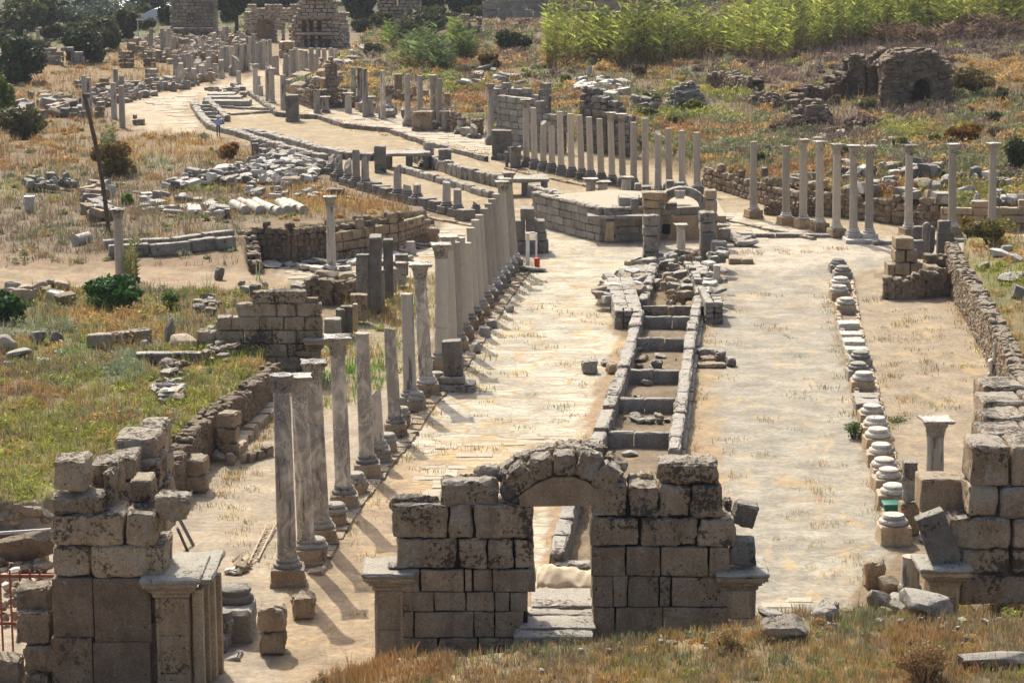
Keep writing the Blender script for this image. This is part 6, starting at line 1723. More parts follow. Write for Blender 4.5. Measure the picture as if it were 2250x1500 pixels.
def crag(px, py, w_, h_, label, mat, n=170, st=.5):
    x, y, z = gnd(px, py); k = y * 1.02 / FPX; rx, hh = w_ * k / 2, h_ * k; ry = rx * .8
    mb = MB(); mb.add(*stone((x, y + ry, z + hh * .38), (rx * 1.7, ry * 1.7, hh * 1.0), rz=.2, rough=.2, lvl=1))
    for i in range(n):
        a = random.uniform(0, 6.283); t = random.random()
        lob = 1 + .22 * math.sin(3 * a + px) + .12 * math.sin(5 * a)
        rr_ = (1 - t ** 2.6 * .75) * lob
        s = st * random.uniform(.5, 1.5)
        mb.add(*stone((x + rx * .88 * rr_ * math.cos(a), y + ry + ry * .88 * rr_ * math.sin(a), z + hh * (t * (.86 + .12 * math.sin(2 * a + py)))), (s * 1.3, s, s * .7), rough=.3))
    return tag(mb.build("masonry_lump", M[mat]), label, "ruin")
crag(1512, 240, 75, 52, "dark craggy rock ruin behind the middle column row", 'dark')
crag(1788, 285, 84, 62, "rounded dark brown masonry lump on the right hillside", 'ruin', 220, .42)
crag(1690, 235, 66, 30, "low brown ruin lump left of the leaning rubble wall", 'ruin', 150, .4)
rock(1110, 48, 36, 20, "dark rock on the dry hilltop", 'dark', lvl=1)
# arched ruin on the hillside
x, y, z = gnd(2010, 232); k = y * 1.02 / FPX
root = empty("arched_ruin", (x, y, z), "tall brown ruin with a dark arched opening on the right hillside", "ruin")
n = 26
prof_ = [(-66, 0), (-60, 40), (-64, 62), (-58, 92), (-44, 110), (-10, 114), (30, 112), (48, 104), (50, 84), (60, 70), (66, 40), (74, 0)]
hole = [(34 + 0, 0)]
pts = [(-66, -10), (-60, 40), (-64, 62), (-58, 92), (-44, 108), (-10, 113), (30, 111), (48, 103), (50, 84), (60, 66), (66, 40), (76, -10), (34, -10), (34, 34), (29, 50), (17, 59), (4, 56), (-6, 45), (-9, 28), (-9, -10)]
me_v = [(x + a * k, z + b_ * k * 1.02) for a, b_ in pts]
mb = MB(); V, F = prism(me_v, y, y + 4.6); mb.add(V, F)
mb.build("front_wall", M['ruin'], root, smooth=False)
mb = MB(); mb.add(*block((x + 5 * k, y + 5.3, z + 40 * k), (100 * k, 1.0, 100 * k), rough=.1, rnd=.3, res=8)); mb.build("back_wall", M['ruin'], root)
mb = MB()
for i in range(260):
    a = random.uniform(-66, 66); d_ = random.uniform(0, 5.2)
    top_ = 110 - max(0, -34 - a) * .75 - max(0, a - 34) * 1.0 - (d_ / 5) ** 2 * 14
    mb.add(*stone((x + a * k, y + d_, z + (top_ + random.uniform(-3, 5)) * k), (random.uniform(.5, 1.1), .8, random.uniform(.3, .7)), rough=.3))
for i in range(520):
    a = random.uniform(-70, 74); b_ = random.uniform(-6, 112) ** 1.0
    lim = 113 - max(0, -30 - a) * .9 - max(0, a - 36) * 1.1 + 5 * math.sin(a * .21)
    if b_ > lim or (-15 < a < 40 and b_ < 64): continue
    mb.add(*stone((x + a * k, y - .1 + random.uniform(0, .25), z + b_ * k), (random.uniform(.4, .9), .6, random.uniform(.2, .5)), rough=.25, rz=random.uniform(-.3, .3)))
for i in range(14):
    a0 = math.pi * (i + .5) / 14
    mb.add(*stone((x + (12.5 + 26 * math.cos(a0)) * k, y - .15, z + (34 + 28 * math.sin(a0)) * k), (.5, .6, .45), rough=.2))
mb.build("rubble_crown", M['ruin'], root)
for lab, pts_, hs_, sd_ in (("dark rubble wall leaning into the slope left of the arched ruin", ((1846, 214), (1870, 206), (1905, 202), (1942, 198)), (1.6, 3.4, 2.7, 3.5), 31),
        ("low ruined wall stepping down from the leaning wall", ((1735, 236), (1765, 224), (1800, 222), (1850, 212)), (.5, 1.3, .8, 1.9), 32), ("broken low wall by the rust shrubs under the reeds", ((1565, 194), (1600, 196), (1630, 202), (1662, 208)), (1.0, 1.4, .9, 1.2), 33)):
    G_ = [gnd(*a) for a in pts_]
    rubble_wall(lab, [(g[0], g[1]) for g in G_], [g[2] - .4 for g in G_], [g[2] + h for g, h in zip(G_, hs_)], .42, 'ruin', 1.3, seed=sd_)

# ---------------------------------------------------------------- left side walls
YK = at(0, 832)[1]
root = empty("stepped_wall", (xat(YK, 0, 600), YK + .4, 0), "brown block wall with a stepped left end beside the left colonnade", "wall")
mb = MB()
rows = [(640, 667, [(552, 602), (603, 671)]), (667, 696, [(520, 558), (559, 606), (607, 650), (651, 706)]), (696, 726, [(474, 508), (509, 570), (571, 622), (623, 668), (669, 708)]), (726, 755, [(474, 535), (536, 598), (599, 650), (651, 708)]),
        (755, 784, [(470, 504), (505, 570), (571, 632), (633, 690)]), (784, 812, [(560, 606), (607, 660), (661, 690)]), (812, 840, [(600, 650), (651, 690)])]
for y0, y1, bl in rows:
    for x0, x1 in bl: fblk(mb, YK, x0, x1, y0, y1, .6, rough=.03, rnd=.04, res=8)
mb.build("masonry", M['lichen'], root)
pilaster(root, YK - .1, 684, 704, 748, 832, .5, 'brown', 'brown')
mb = MB(); xa = xat(YK, 1.5, 600); xb = xat(YK, 1.5, 700); mb.add(*block(((xa + xb) / 2, YK + .35, 1.6), (xb - xa, .4, 3.6), rough=0, res=1)); mb.build("core", M['ruin'], root)
mb = MB()
for x0, x1, y0, y1 in ((430, 475, 727, 762), (650, 672, 625, 640)):
    pass
loose(YK + .1, 431, 474, 728, 770, .7, "low pale block at the left foot of the stepped wall", 'lichen')
loose(YK + 1.0, 452, 472, 718, 728, .5, "small grey stone on the low pale block", 'grey')
loose(YK + 2.2, 548, 572, 625, 655, .4, "dark upright stone behind the top of the stepped wall", 'dark')
# dark door slabs
YD = at(0, 690)[1]
def slab(x0, x1, yt, yb, label, mat='dark', d=.45, side=0.0, name="door_slab", z=0, dy=0.0):
    xa, yy = at(x0, yb, z); xb, _ = at(x1, yb, z); yy += dy
    zt = zat(yy, yt)
    root = empty(name, ((xa + xb) / 2, yy + d / 2, z), label, "stone slab")
    mb = MB(); mb.add(*block(((xa + xb) / 2, yy + d / 2, (z + zt) / 2 + .06), (xb - xa, d, zt - z - .12), rough=.015, rnd=.03, res=8)); mb.build("jamb", M[mat], root)
    mb = MB(); mb.add(*block(((xa + xb) / 2 + .02, yy + d / 2, zt - .06), ((xb - xa) * 1.06, d * 1.2, .14), rough=.03, rnd=.04, res=6)); mb.build("top", M[mat], root)
    return root
slab(783, 812, 560, 690, "left dark wide door slab of the tall dark frame")
slab(812, 838, 522, 690, "tallest dark door slab with a pale slanted top", d=1.1)
slab(835, 846, 594, 680, "thin pale jamb beside the tallest dark slab", 'grey', .3)
slab(843, 864, 527, 662, "narrower tall dark slab behind the tallest one", d=.6)
slab(862, 872, 590, 650, "low pale jamb between dark slabs", 'grey', .3)
slab(868, 892, 578, 632, "short pale block pier at the right of the dark slabs", 'grey', .6)
slab(868, 896, 560, 612, "dark block behind the short pale pier", 'dark', .6)
slab(770, 806, 648, 712, "round topped weathered jamb low in front of the dark slabs", 'brown', .5)
slab(748, 775, 674, 742, "dark jamb left of the round topped one", 'dark', .5)
slab(712, 748, 702, 758, "grey squared jamb beside the stepped wall", 'grey', .6)
slab(738, 757, 680, 745, "rounded dark jamb behind the grey squared jamb", 'dark', .4)
slab(775, 786, 668, 735, "thin pale jamb next to the round topped one", 'ochre', .3)
for u, v, w_, h_, lab, m_ in ((705, 610, 24, 30, "brown square block row end behind the stepped wall", 'brown'), (718, 612, 50, 26, "brown long block in the row behind the dark slabs", 'brown'), (762, 612, 36, 24, "brown block at the right of the row behind the dark slabs", 'brown'), (665, 648, 40, 20, "low lichen stone behind the stepped wall", 'lichen')):
    rock(u, v + 12, w_ * 1.2, h_, lab, m_, rough=.1, rz=0)
rubble_wall("brown rubble wall behind the stepped wall", P((672, 668), (730, 668), (785, 660)), [0] * 3, [1.2, 1.0, 1.0], .28, 'rubble', .5, seed=41)
# retaining wall of the mound
rx0 = P((558, 578), (640, 582), (720, 574), (800, 562), (872, 552), (958, 524))
ashlar("long brown retaining wall under the straw mound", rx0, 0, [2.05, 2.05, 2.0, 2.0, 1.95, .9], .32, .42, 'ruin', .6, seed=42, rough=.05, rnd=.07, res=4)
ashlar("better cut block section at the right of the retaining wall", [(a, b_ - .35) for a, b_ in P((735, 574), (800, 563), (872, 552), (940, 530))], 0, [1.85, 1.9, 1.95, 1.3], .55, .95, 'brown', .3, seed=43, body=False)
rubble_wall("broken left edge of the retaining wall pit", P((536, 520, 1.4), (552, 565, .5), (560, 600, 0)), [0, 0, 0], [1.7, 1.2, .5], .3, 'rubble', .6, seed=44)
mb = MB(); x, y = at(560, 572); mb.add(*block((x, y - .1, .95), (.22, .22, 1.9), rough=0, res=1)); tag(mb.build("support_post", M['dark']), "dark vertical post against the retaining wall", "post")
# terrace rubble walls
rubble_wall("rubble terrace edge running beside the left portico, near part", P((378, 1105), (420, 1040), (470, 985)), [0] * 3, [1.3, 1.4, 1.4], .2, 'ruin', .5, seed=45)
rubble_wall("rubble terrace edge running beside the left portico, far part", P((470, 985), (520, 955), (560, 915), (604, 870)), [0] * 4, [1.4, 1.4, 1.3, 1.2], .2, 'ruin', .5, seed=46)
kerb(P((500, 1010), (540, 960), (598, 900)), .7, .35, .9, 'ochre', "pale low kerb of flat stones at the foot of the rubble terrace", "kerb", rough=.05)
kerb(P((540, 1015), (598, 1000)), .3, .35, .5, 'rubble', "short row of small stones crossing the portico edge", rough=.08)
stumpblk(478, 524, 908, 1010, "brown pillar of stacked blocks at the terrace edge", 'brown', d=.8, nseg=3)
stumpblk(393, 455, 1010, 1085, "rounded brown block low beside the terrace edge", 'brown', d=1.0, nseg=2)
for u, v, w_, h_, lab in ((455, 1000, 40, 20, "white round fragment on the terrace foot"), (482, 1012, 44, 22, "long pale stone at the terrace foot"), (508, 1022, 30, 26, "round brown stone at the terrace foot"), (535, 1018, 16, 22, "small upright pale shard at the terrace foot")):
    rock(u, v, w_, h_, lab, 'ochre')
# things on the near terrace
def beam(p0, p1, z, w_, h_, label, mat='grey', name="stone_beam"):
    (xa, ya), (xb, yb) = at(*p0, z), at(*p1, z); L = math.hypot(xb - xa, yb - ya); a = math.atan2(yb - ya, xb - xa)
    g = hz((xa + xb) / 2, (ya + yb) / 2)
    mb = MB(); mb.add(*block(((xa + xb) / 2, (ya + yb) / 2 + w_ / 2, max(g, z - .5) + h_ / 2), (L, w_, h_), rz=a, rough=.025, rnd=.05, res=12))
    return tag(mb.build(name, M[mat]), label, "beam")
x, y, z = gnd(370, 800)
beam((297, 800), (442, 798), z, .5, .42, "long grey carved beam lying on the left terrace", 'curb')
rr2 = [("brown stone slabs with straw tops in a broken row behind the long beam, part one", (190, 762), (245, 762)), ("dark lichen block in the broken row behind the long beam", (246, 758), (285, 756)), ("second dark lichen block in the broken row behind the long beam", (286, 758), (325, 752))]
for lab, a, b_ in rr2: beam(a, b_, gnd(*a)[2], .6, .55, lab, 'lichen')
rock(400, 770, 58, 32, "two cut sandy yellow blocks side by side on the long beam", 'ochre', rough=.03, rz=.5, d=50, lvl=1)
rock(373, 752, 24, 56, "leaning round grey stone stump on the left terrace", 'grey', rough=.1, lvl=1)
rock(318, 772, 22, 26, "small dark stone standing behind the long beam", 'grey', lvl=1)
rock(10, 775, 54, 40, "dark lichen block at the left edge of the terrace", 'lichen', rough=.1, rz=0, lvl=1)
rock(80, 755, 40, 26, "dark round stone on the brown terrace earth", 'dark'); rock(122, 752, 34, 22, "second dark round stone on the brown terrace earth", 'dark')
rock(38, 792, 60, 18, "flat grey slab on the terrace near the left edge", 'grey', rz=0); rock(92, 800, 46, 14, "flat dark slab on the terrace near the left edge", 'grey', rz=.2); rock(20, 810, 30, 16, "small slab at the left edge of the terrace", 'grey')
rock(180, 806, 26, 8, "small flat white stone on the terrace grass", 'pale')
rock(481, 616, 26, 32, "dark upright boulder by the dirt track", 'dark', lvl=1)
rock(530, 628, 18, 12, "grey stone by the dirt track", 'grey')
pile([(335, 880), (352, 850), (385, 845), (400, 870), (395, 890), (345, 892)], 26, (.35, .75), (.12, .22), .05, ['pale', 'ochre', 'curb'], "pale stone in the heap in the middle of the left terrace", "pale heap on the left terrace", up=.35)
pile([(352, 828), (380, 808), (410, 812), (400, 838), (365, 842)], 22, (.3, .6), (.1, .2), .05, ['rubble', 'ochre', 'curb'], "thin brown stone in the upper heap on the left terrace", "brown heap on the left terrace", up=.35)
pile([(450, 800), (455, 770), (520, 768), (520, 790)], 18, (.3, .6), (.1, .25), .05, ['rubble', 'curb'], "stone in the loose heap right of the long beam", "heap right of the long beam", up=.2)
pile([(0, 655), (30, 640), (140, 640), (150, 665), (70, 680)], 16, (.5, 1.1), (.3, .6), .05, ['pale', 'rubble', 'ochre'], "pale boulder between the two glossy green bushes", "boulders between the glossy bushes", lvl=1)
pile([(430, 690), (440, 660), (490, 650), (480, 695)], 16, (.3, .8), (.15, .3), .05, ['rubble', 'curb', 'grey'], "stone in the small heap above the stepped wall", "small heap above the stepped wall")
pile([(540, 655), (560, 630), (700, 628), (780, 640), (700, 668)], 22, (.4, .9), (.2, .4), .05, ['grey', 'rubble', 'brown'], "stone behind the stepped wall", "stones behind the stepped wall")
pile([(570, 588), (600, 578), (740, 580), (900, 545), (960, 540), (860, 590), (640, 600)], 46, (.5, 1.3), (.1, .22), .03, ['pale', 'curb', 'base'], "pale flat slab on the pavement below the retaining wall", "pavement slabs below the retaining wall", ind=30)
drum(902, 562, .32, .75, "white moulded pedestal with rings before the retaining wall", 'base', cat="column base")
stumpblk(940, 962, 500, 540, "brown carved block at the right end of the retaining wall", 'brown', d=.6)
# stone beams lower left of the pole
for a, b_, lab in (((237, 570), (326, 566), "first long grey beam from the left by the lone column"), ((328, 565), (414, 558), "second long grey beam from the left by the lone column"), ((416, 557), (471, 550), "third long grey beam by the lone column"), ((474, 552), (513, 548), "short grey block at the right end of the long beams"),
               ((225, 548), (290, 545), "back grey slab left of the lone column"), ((306, 548), (372, 545), "back slab behind the second long beam"), ((380, 545), (440, 536), "back slab behind the third long beam"), ((446, 538), (508, 530), "back slab at the right of the long beams")):
    beam(a, b_, gnd(*a)[2], .6, .65 if 'back' not in lab else .5, lab, 'grey')
# carved pieces in the rubble garden
bigblock(335, 356, 420, 486, "upright fluted pilaster piece with a wide cap", 'grey', .5)
bigblock(286, 304, 455, 502, "white and black leaning upright fragment", 'pale', .5)
bigblock(422, 446, 436, 480, "grey square stump in the rubble garden", 'grey', .7)
bigblock(252, 274, 403, 432, "brown stacked pedestal by the pole", 'brown', .7)
bigblock(455, 482, 462, 490, "low grey square block right of the square stump", 'grey', .8)
x, y, z = gnd(166, 540); mb = MB(); mb.add(*tube((x, y, z + .28), (x + .5, y + 1.1, z + .3), .3, .3, 18)); tag(mb.build("column_drum", M['base'], sharp=50), "short white drum lying alone in the dry grass", "column drum")
for i, (u, v) in enumerate(((540, 470), (556, 464), (572, 470), (588, 466), (602, 470), (615, 474), (632, 470), (650, 468), (668, 470))):
    x, y, z = gnd(u, v); mb = MB()
    mb.add(*tube((x, y, z + .22), (x - random.uniform(.7, 1.2), y + random.uniform(2.0, 3.2), z + .24), .27, .27, 14))
    tag(mb.build("column_drum", M['base'], sharp=50), "white column drum lying in the row of drums on the left terrace", "column drum", "white drums laid in a row")
pile([(340, 420), (420, 395), (540, 375), (600, 350), (680, 345), (700, 380), (690, 410), (600, 420), (480, 410), (380, 425)], 230, (.35, 1.15), (.2, .5), .05, ['pale', 'pale', 'curb', 'grey', 'grey', 'dark'], "broken stone in the rubble field in the middle of the left terrace", "stones in the left rubble field", up=.3, lvl=0, ind=60)
pile([(170, 490), (180, 440), (215, 415), (240, 420), (245, 480), (210, 500)], 34, (.5, 1.3), (.3, .6), .05, ['curb', 'grey', 'brown', 'pale'], "stone in the curved line behind the leaning pole", "stones in a curved line behind the pole", up=.3)
pile([(280, 470), (310, 425), (400, 440), (520, 460), (500, 480), (380, 475)], 34, (.5, 1.3), (.2, .45), .05, ['curb', 'grey', 'pale'], "stone between the carved pieces of the rubble garden", "stones between the carved pieces")
pile([(55, 425), (75, 405), (150, 403), (165, 418), (120, 425)], 26, (.4, .9), (.3, .6), .1, ['grey', 'curb', 'dark'], "grey stone in the isolated heap at far left", "isolated heap at far left", up=.3)
pile([(480, 425), (700, 418), (690, 445), (600, 440)], 20, (.4, .9), (.2, .4), .05, ['curb', 'grey', 'pale'], "stone on the grass above the row of drums", "stones above the row of drums")
pile([(20, 250), (100, 215), (180, 225), (185, 260), (80, 270)], 40, (.6, 1.6), (.4, .9), .05, ['grey', 'curb', 'brown', 'dark'], "stone among the ruins at upper left", "stones among the upper left ruins")
pile([(200, 215), (330, 190), (480, 160), (480, 180), (330, 215), (210, 240)], 170, (.4, 1.1), (.4, 1.0), .05, ['grey', 'curb', 'brown', 'rubble'], "block on the left edge of the far street", "blocks on the left edge of the far street")
pile([(280, 100), (400, 90), (560, 85), (560, 135), (420, 150), (300, 130)], 430, (.4, 1.1), (.4, 1.3), .05, ['rubble', 'brown', 'ochre', 'grey'], "block in the crowded far ruins", "blocks in the crowded far ruins")
pile([(-60, 1380), (-60, 1120), (108, 1120), (108, 1380)], 90, (.2, .6), (.12, .35), .05, ['rubble', 'ochre', 'brown'], "x", "x", ind=0)
pile([(1300, 1352), (1650, 1345), (2200, 1310), (2240, 1360), (1700, 1400), (1300, 1410), (900, 1440), (900, 1425)], 60, (.12, .4), (.1, .22), .03, ['curb', 'brown', 'grey'], "x", "x", ind=0)
pile([(1340, 975), (1400, 740), (1505, 740), (1460, 975)], 34, (.15, .5), (.08, .2), .0, ['curb', 'brown', 'grey'], "x", "x", ind=0)
pile([(450, 200), (520, 190), (545, 200), (540, 215), (470, 215)], 18, (.5, 1.2), (.3, .5), .05, ['grey', 'curb'], "stone on the small far stair", "stones round the far stair")
pile([(600, 215), (640, 180), (740, 150), (745, 180), (650, 215)], 30, (.8, 1.8), (.5, 1.1), .05, ['grey', 'rubble', 'brown'], "block along the right edge of the far street", "blocks along the right edge of the far street")
pile([(780, 245), (900, 270), (1040, 305), (1030, 290), (900, 255), (790, 235)], 40, (.5, 1.2), (.4, .9), .05, ['grey', 'brown', 'curb', 'dark'], "stone at the foot of the short hill row", "stones at the foot of the short hill row")
pile([(720, 395), (700, 360), (560, 320), (560, 340), (690, 385)], 30, (.5, 1.1), (.3, .6), .05, ['grey', 'curb', 'dark'], "stone along the edge of the left mound", "stones along the edge of the left mound")
pile([(1600, 540), (1620, 520), (1660, 530), (1650, 545)], 10, (.6, 1.2), (.2, .4), .05, ['curb', 'grey'], "stone at the corner of the side street pavement", "stones at the side street corner")
pile([(1440, 565), (1545, 565), (1550, 580), (1440, 585)], 14, (.4, 1.0), (.15, .4), .05, ['curb', 'grey', 'brown'], "stone lying between the arch piers", "stones between the arch piers")
for i, (a, b_, w_) in enumerate(((1000, 805, 36), (1040, 770, 34), (1078, 715, 28), (1060, 735, 34), (1115, 680, 22))):
    rock(a + 4, b_ + 6, w_, w_ * .7, "grey broken base lump beside the long left row, %s from the near end" % ORD[i], 'grey', lvl=1)
root = empty("leaning_block", (*at(995, 870), 0), "grey square leaning pillar stub on a stepped base in front of the long left row", "pillar stub")
yy = at(995, 862)[1]
mb = MB(); fblk(mb, yy + .3, 972, 1016, 750, 828, .7, ry=-.06, rough=.02, rnd=.03, res=8); mb.build("shaft", M['dark'], root)
mb = MB(); fblk(mb, yy + .1, 966, 1022, 828, 845, 1.0, rough=.03, res=6); fblk(mb, yy, 962, 1046, 846, 866, 1.2, rough=.04, res=6); mb.build("pedestal", M['grey'], root)
for u0, u1, yt, yb, lab in ((782, 790, 1030, 1072, ""), ):
    pass
for i, (u, v, r_) in enumerate(((690, 1240, .34), (735, 1160, .33), (780, 1090, .30), (850, 1000, .3), (880, 940, .3), (915, 905, .28), (958, 860, .3))):
    x, y = at(u, v); root = empty("base_stone", (x, y, 0), "grey base without a shaft in the front left row, %s from the near end" % ORD[i], "base", "empty bases in the front left row")
    mb = MB(); mb.add(*block((x, y + .35, .22), (.72, .7, .46), rz=random.uniform(-.2, .2), rough=.04, rnd=.06, res=5)); mb.build("plinth", M['brown'], root)
    mb = MB(); add_torus_base(mb, (x, y + .35, .44), r_ * .8, .3); mb.build("moulding", M['grey'], root)

# worn paving slabs lying on the street
def in_p(u, v, P_): return sdf_poly(np.array([u]), np.array([v]), P_)[0] > 0
mb = MB(); rp = random.Random(77)
for poly, dens, sx, sy in (([(885, 1110), (935, 1000), (1010, 950), (1250, 955), (1295, 1000), (1200, 1110), (980, 1120)], .8, 1.0, .55), ([(640, 214), (760, 234), (960, 270), (1080, 298), (1130, 345), (1100, 354), (960, 316), (840, 286), (700, 253)], .8, 1.3, 1.1),
        ([(1590, 465), (1640, 484), (1760, 503), (1830, 518), (1660, 528), (1590, 515)], .9, 1.2, .8), ([(1668, 1348), (1670, 1312), (1760, 1306), (1770, 1345)], .8, .8, .6), 
        ([(560, 588), (700, 574), (900, 548), (980, 500), (1010, 520), (900, 600), (700, 625)], .55, 1.0, .7), 
        ([(300, 284), (275, 226), (430, 200), (560, 172), (600, 150), (560, 192), (425, 216), (395, 238), (430, 284)], .45, 1.4, 1.2), ([(470, 245), (480, 236), (590, 238), (596, 248)], .9, 1.6, 1.0)):
    W_ = [at(*p) for p in poly]; xs = [p[0] for p in W_]; ys = [p[1] for p in W_]
    y = min(ys)
    while y < max(ys):
        h = sy * rp.uniform(.75, 1.25); x = min(xs) + rp.random()
        while x < max(xs):
            w_ = sx * rp.uniform(.6, 1.5)
            if in_p(x + w_ / 2, y + h / 2, W_) and rp.random() < dens * (1 + .8 * math.sin(x * .7 + y * .23)) and hz(x + w_ / 2, y + h / 2) < .25:
                mb.add(*block((x + w_ / 2, y + h / 2, hz(x + w_ / 2, y + h / 2) - .035 + rp.uniform(0, .015)), (w_ - .05, h - .05, .12), rz=rp.uniform(-.05, .05), rx=rp.uniform(-.01, .01), ry=rp.uniform(-.012, .012), rough=.02, rnd=.025, res=3))
            x += w_
        y += h
tag(mb.build("paving", M['slab']), "worn stone slabs of the ancient street paving", kind="structure")

# ---------------------------------------------------------------- pole, box, person, ladder, sign
x0, y0, z0 = gnd(240, 515)
root = empty("utility_pole", (x0, y0, z0), "leaning weathered wooden pole on the left terrace", "pole")
zt = zat(y0, 206); xt = xat(y0, zt, 184)
mb = MB()
pts = [(x0 + (xt - x0) * t + .18 * math.sin(t * 3.1), y0, z0 - .2 + (zt - z0 + .2) * t) for t in np.linspace(0, 1, 7)]
for a, b_ in zip(pts[:-1], pts[1:]): mb.add(*tube(a, b_, .125, .11, 10))
mb.build("mast", M['wood'], root)
mb = MB(); mb.add(*block((xt + .2, y0 - .05, zt - .1), (.3, .25, .22), rough=0, rnd=.02, res=2)); mb.add(*block((xt - .2, y0 - .05, zt - .35), (.12, .2, .3), rough=0, rnd=.02, res=2)); mb.build("lamp_head", M['dark'], root)
x, y, z = gnd(66, 466); k = y * 1.02 / FPX
root = empty("electric_cabinet", (x, y, z), "grey electric cabinet with a yellow sticker in the dry grass", "cabinet")
mb = MB(); mb.add(*block((x, y, z + 18 * k), (19 * k, .35, 30 * k), rough=0, rnd=.02, res=2)); mb.build("body", M['metal'], root)
mb = MB(); mb.add(*block((x, y, z + 34 * k), (23 * k, .5, 2.5 * k), rough=0, rnd=.02, res=2)); mb.build("top", M['metal'], root)
mb = MB(); mb.add(*block((x, y, z + 2 * k), (17 * k, .3, 5 * k), rough=0, rnd=.01, res=1)); mb.build("foot", M['metal'], root)
mb = MB(); mb.add(*block((x + .01, y - .18, z + 23 * k), (5 * k, .012, 7 * k), rough=0, rnd=.005, res=1)); mb.build("sticker", M['yellow'], root)
# lamp mast and green cabinet
x, y, z = gnd(304, 92); mb = MB(); mb.add(*tube((x, y, z), (x, y, zat(y, 44)), .09, .07, 8)); root = empty("lamp_mast", (x, y, z), "thin grey lamp mast in the far ruins right of the round tree", "mast"); mb.build("post", M['metal'], root)
mb = MB(); zz = zat(y, 44); mb.add(*block((x + .3, y, zz), (1.1, .25, .2), rough=0, rnd=.03, res=1)); mb.build("lamp_head", M['metal'], root)
x, y = at(1832, 318); x, y, z = gnd(1788, 335)
root = empty("white_sign", (x, y, z), "pale blue grey box post behind the capitals of the right row", "sign"); k = y / FPX
mb = MB(); mb.add(*block((x, y, z + 16 * k), (5 * k, .12, 34 * k), rough=0, rnd=.01, res=1)); mb.build("post", M['metal'], root)
mb = MB(); mb.add(*block((x + 8 * k, y, z + 31 * k), (21 * k, .3, 5 * k), rough=0, rnd=.02, res=1)); mb.build("head", M['metal'], root)
# information board at lower left
x, y = at(467, 1400)
ib = empty("information_board", (x, 60.0, 0), "white board with brown edge beside the left pier", "board")
zt_, zb_ = zat(60, 1292), zat(60, 1352)
mb = MB(); mb.add(*block((xat(60, 1, 466), 60.2, (zt_ + zb_) / 2), (.05, .9, zt_ - zb_), rz=-.35, rough=0, rnd=.01, res=1)); mb.build("panel", M['white'], ib)
mb = MB(); mb.add(*block((xat(60, 1, 462), 59.85, (zt_ + zb_) / 2 - .3), (.05, .05, zt_ - zb_ + .7), rough=0, rnd=.01, res=1)); mb.build("post", M['rust'], ib)
# ladder and planks
root = empty("wooden_ladder", (*at(560, 1210), 0), "light wooden ladder lying on the sand left of the nearest column", "ladder")
(ax, ay), (bx, by) = at(545, 1243), at(585, 1162); (cx_, cy_), (dx_, dy_) = at(567, 1232), at(604, 1160)
mb = MB(); mb.add(*tube((ax, ay, .06), (bx, by, .1), .035, .035, 5)); mb.add(*tube((cx_, cy_, .06), (dx_, dy_, .1), .035, .035, 5)); mb.build("rail", M['lightwood'], root)
for i in range(7):
    mb = MB(); t = (i + .5) / 7; mb.add(*tube((ax + (bx - ax) * t, ay + (by - ay) * t, .08), (cx_ + (dx_ - cx_) * t, cy_ + (dy_ - cy_) * t, .08), .022, .022, 5)); mb.build("rung", M['lightwood'], root)
for i, (a, b_) in enumerate((((508, 1258), (540, 1225)), ((520, 1262), (548, 1240)), ((512, 1240), (535, 1228)))):
    (ax, ay), (bx, by) = at(*a), at(*b_); mb = MB(); mb.add(*tube((ax, ay, .1), (bx, by, .2), .06, .05, 4)); tag(mb.build("plank", M['lightwood']), ["lowest pale plank below the ladder", "pale plank nearest the ladder foot", "short plank above the other two near the ladder"][i], "plank")
pile([(500, 1262), (520, 1225), (548, 1232), (530, 1270)], 12, (.2, .45), (.1, .2), .03, ['brown', 'pale'], "small rubble by the planks near the ladder", "rubble by the planks")
# visitor
x, y = at(480, 301); z = hz(x, y)
per = empty("person", (x, y, z), "person in white hat and light blue shirt walking on the far street bend", "person")
def skin_body():
    pts = [(0, 0, .98), (0, 0, 1.2), (0, -.02, 1.42), (0, -.01, 1.52), (0, -.02, 1.66), (.1, 0, .92), (.11, -.06, .5), (.11, .04, .06), (.11, -.1, .03), (-.1, 0, .92), (-.11, .08, .5), (-.11, .14, .06), (-.11, .02, .03),
           (.19, 0, 1.40), (.25, .02, 1.14), (.24, -.12, .92), (-.19, 0, 1.40), (-.25, .02, 1.14), (-.24, -.12, .92)]
    E = [(0, 1), (1, 2), (2, 3), (3, 4), (0, 5), (5, 6), (6, 7), (7, 8), (0, 9), (9, 10), (10, 11), (11, 12), (2, 13), (13, 14), (14, 15), (2, 16), (16, 17), (17, 18)]
    R = [.14, .13, .14, .055, .1, .09, .065, .045, .04, .09, .065, .045, .04, .06, .045, .03, .06, .045, .03]
    me = bpy.data.meshes.new("body"); me.from_pydata(pts, E, []); me.update()
    o = bpy.data.objects.new("body", me); COL.objects.link(o)
    md = o.modifiers.new("skin", 'SKIN')
    if not me.skin_vertices: 
        bpy.context.view_layer.objects.active = o
    for i, sv in enumerate(me.skin_vertices[0].data if me.skin_vertices else []): sv.radius = (R[i], R[i] * .8); sv.use_root = (i == 0)
    s2 = o.modifiers.new("sub", 'SUBSURF'); s2.levels = s2.render_levels = 2
    me.materials.append(M['trouser'])
    return o
pb = skin_body(); pb.parent = per
mb = MB(); mb.add(*lathe([(.15, .95), (.17, 1.0), (.17, 1.2), (.2, 1.38), (.17, 1.46), (.07, 1.5)], 16, (x, y, z), lambda a, j: .12 * abs(math.cos(a)) - .06)); mb.add(*tube((x + .19, y, z + 1.42), (x + .26, y + .02, z + 1.12), .075, .07, 10)); mb.add(*tube((x - .19, y, z + 1.42), (x - .26, y + .02, z + 1.12), .075, .07, 10)); mb.build("shirt", M['shirt'], per)
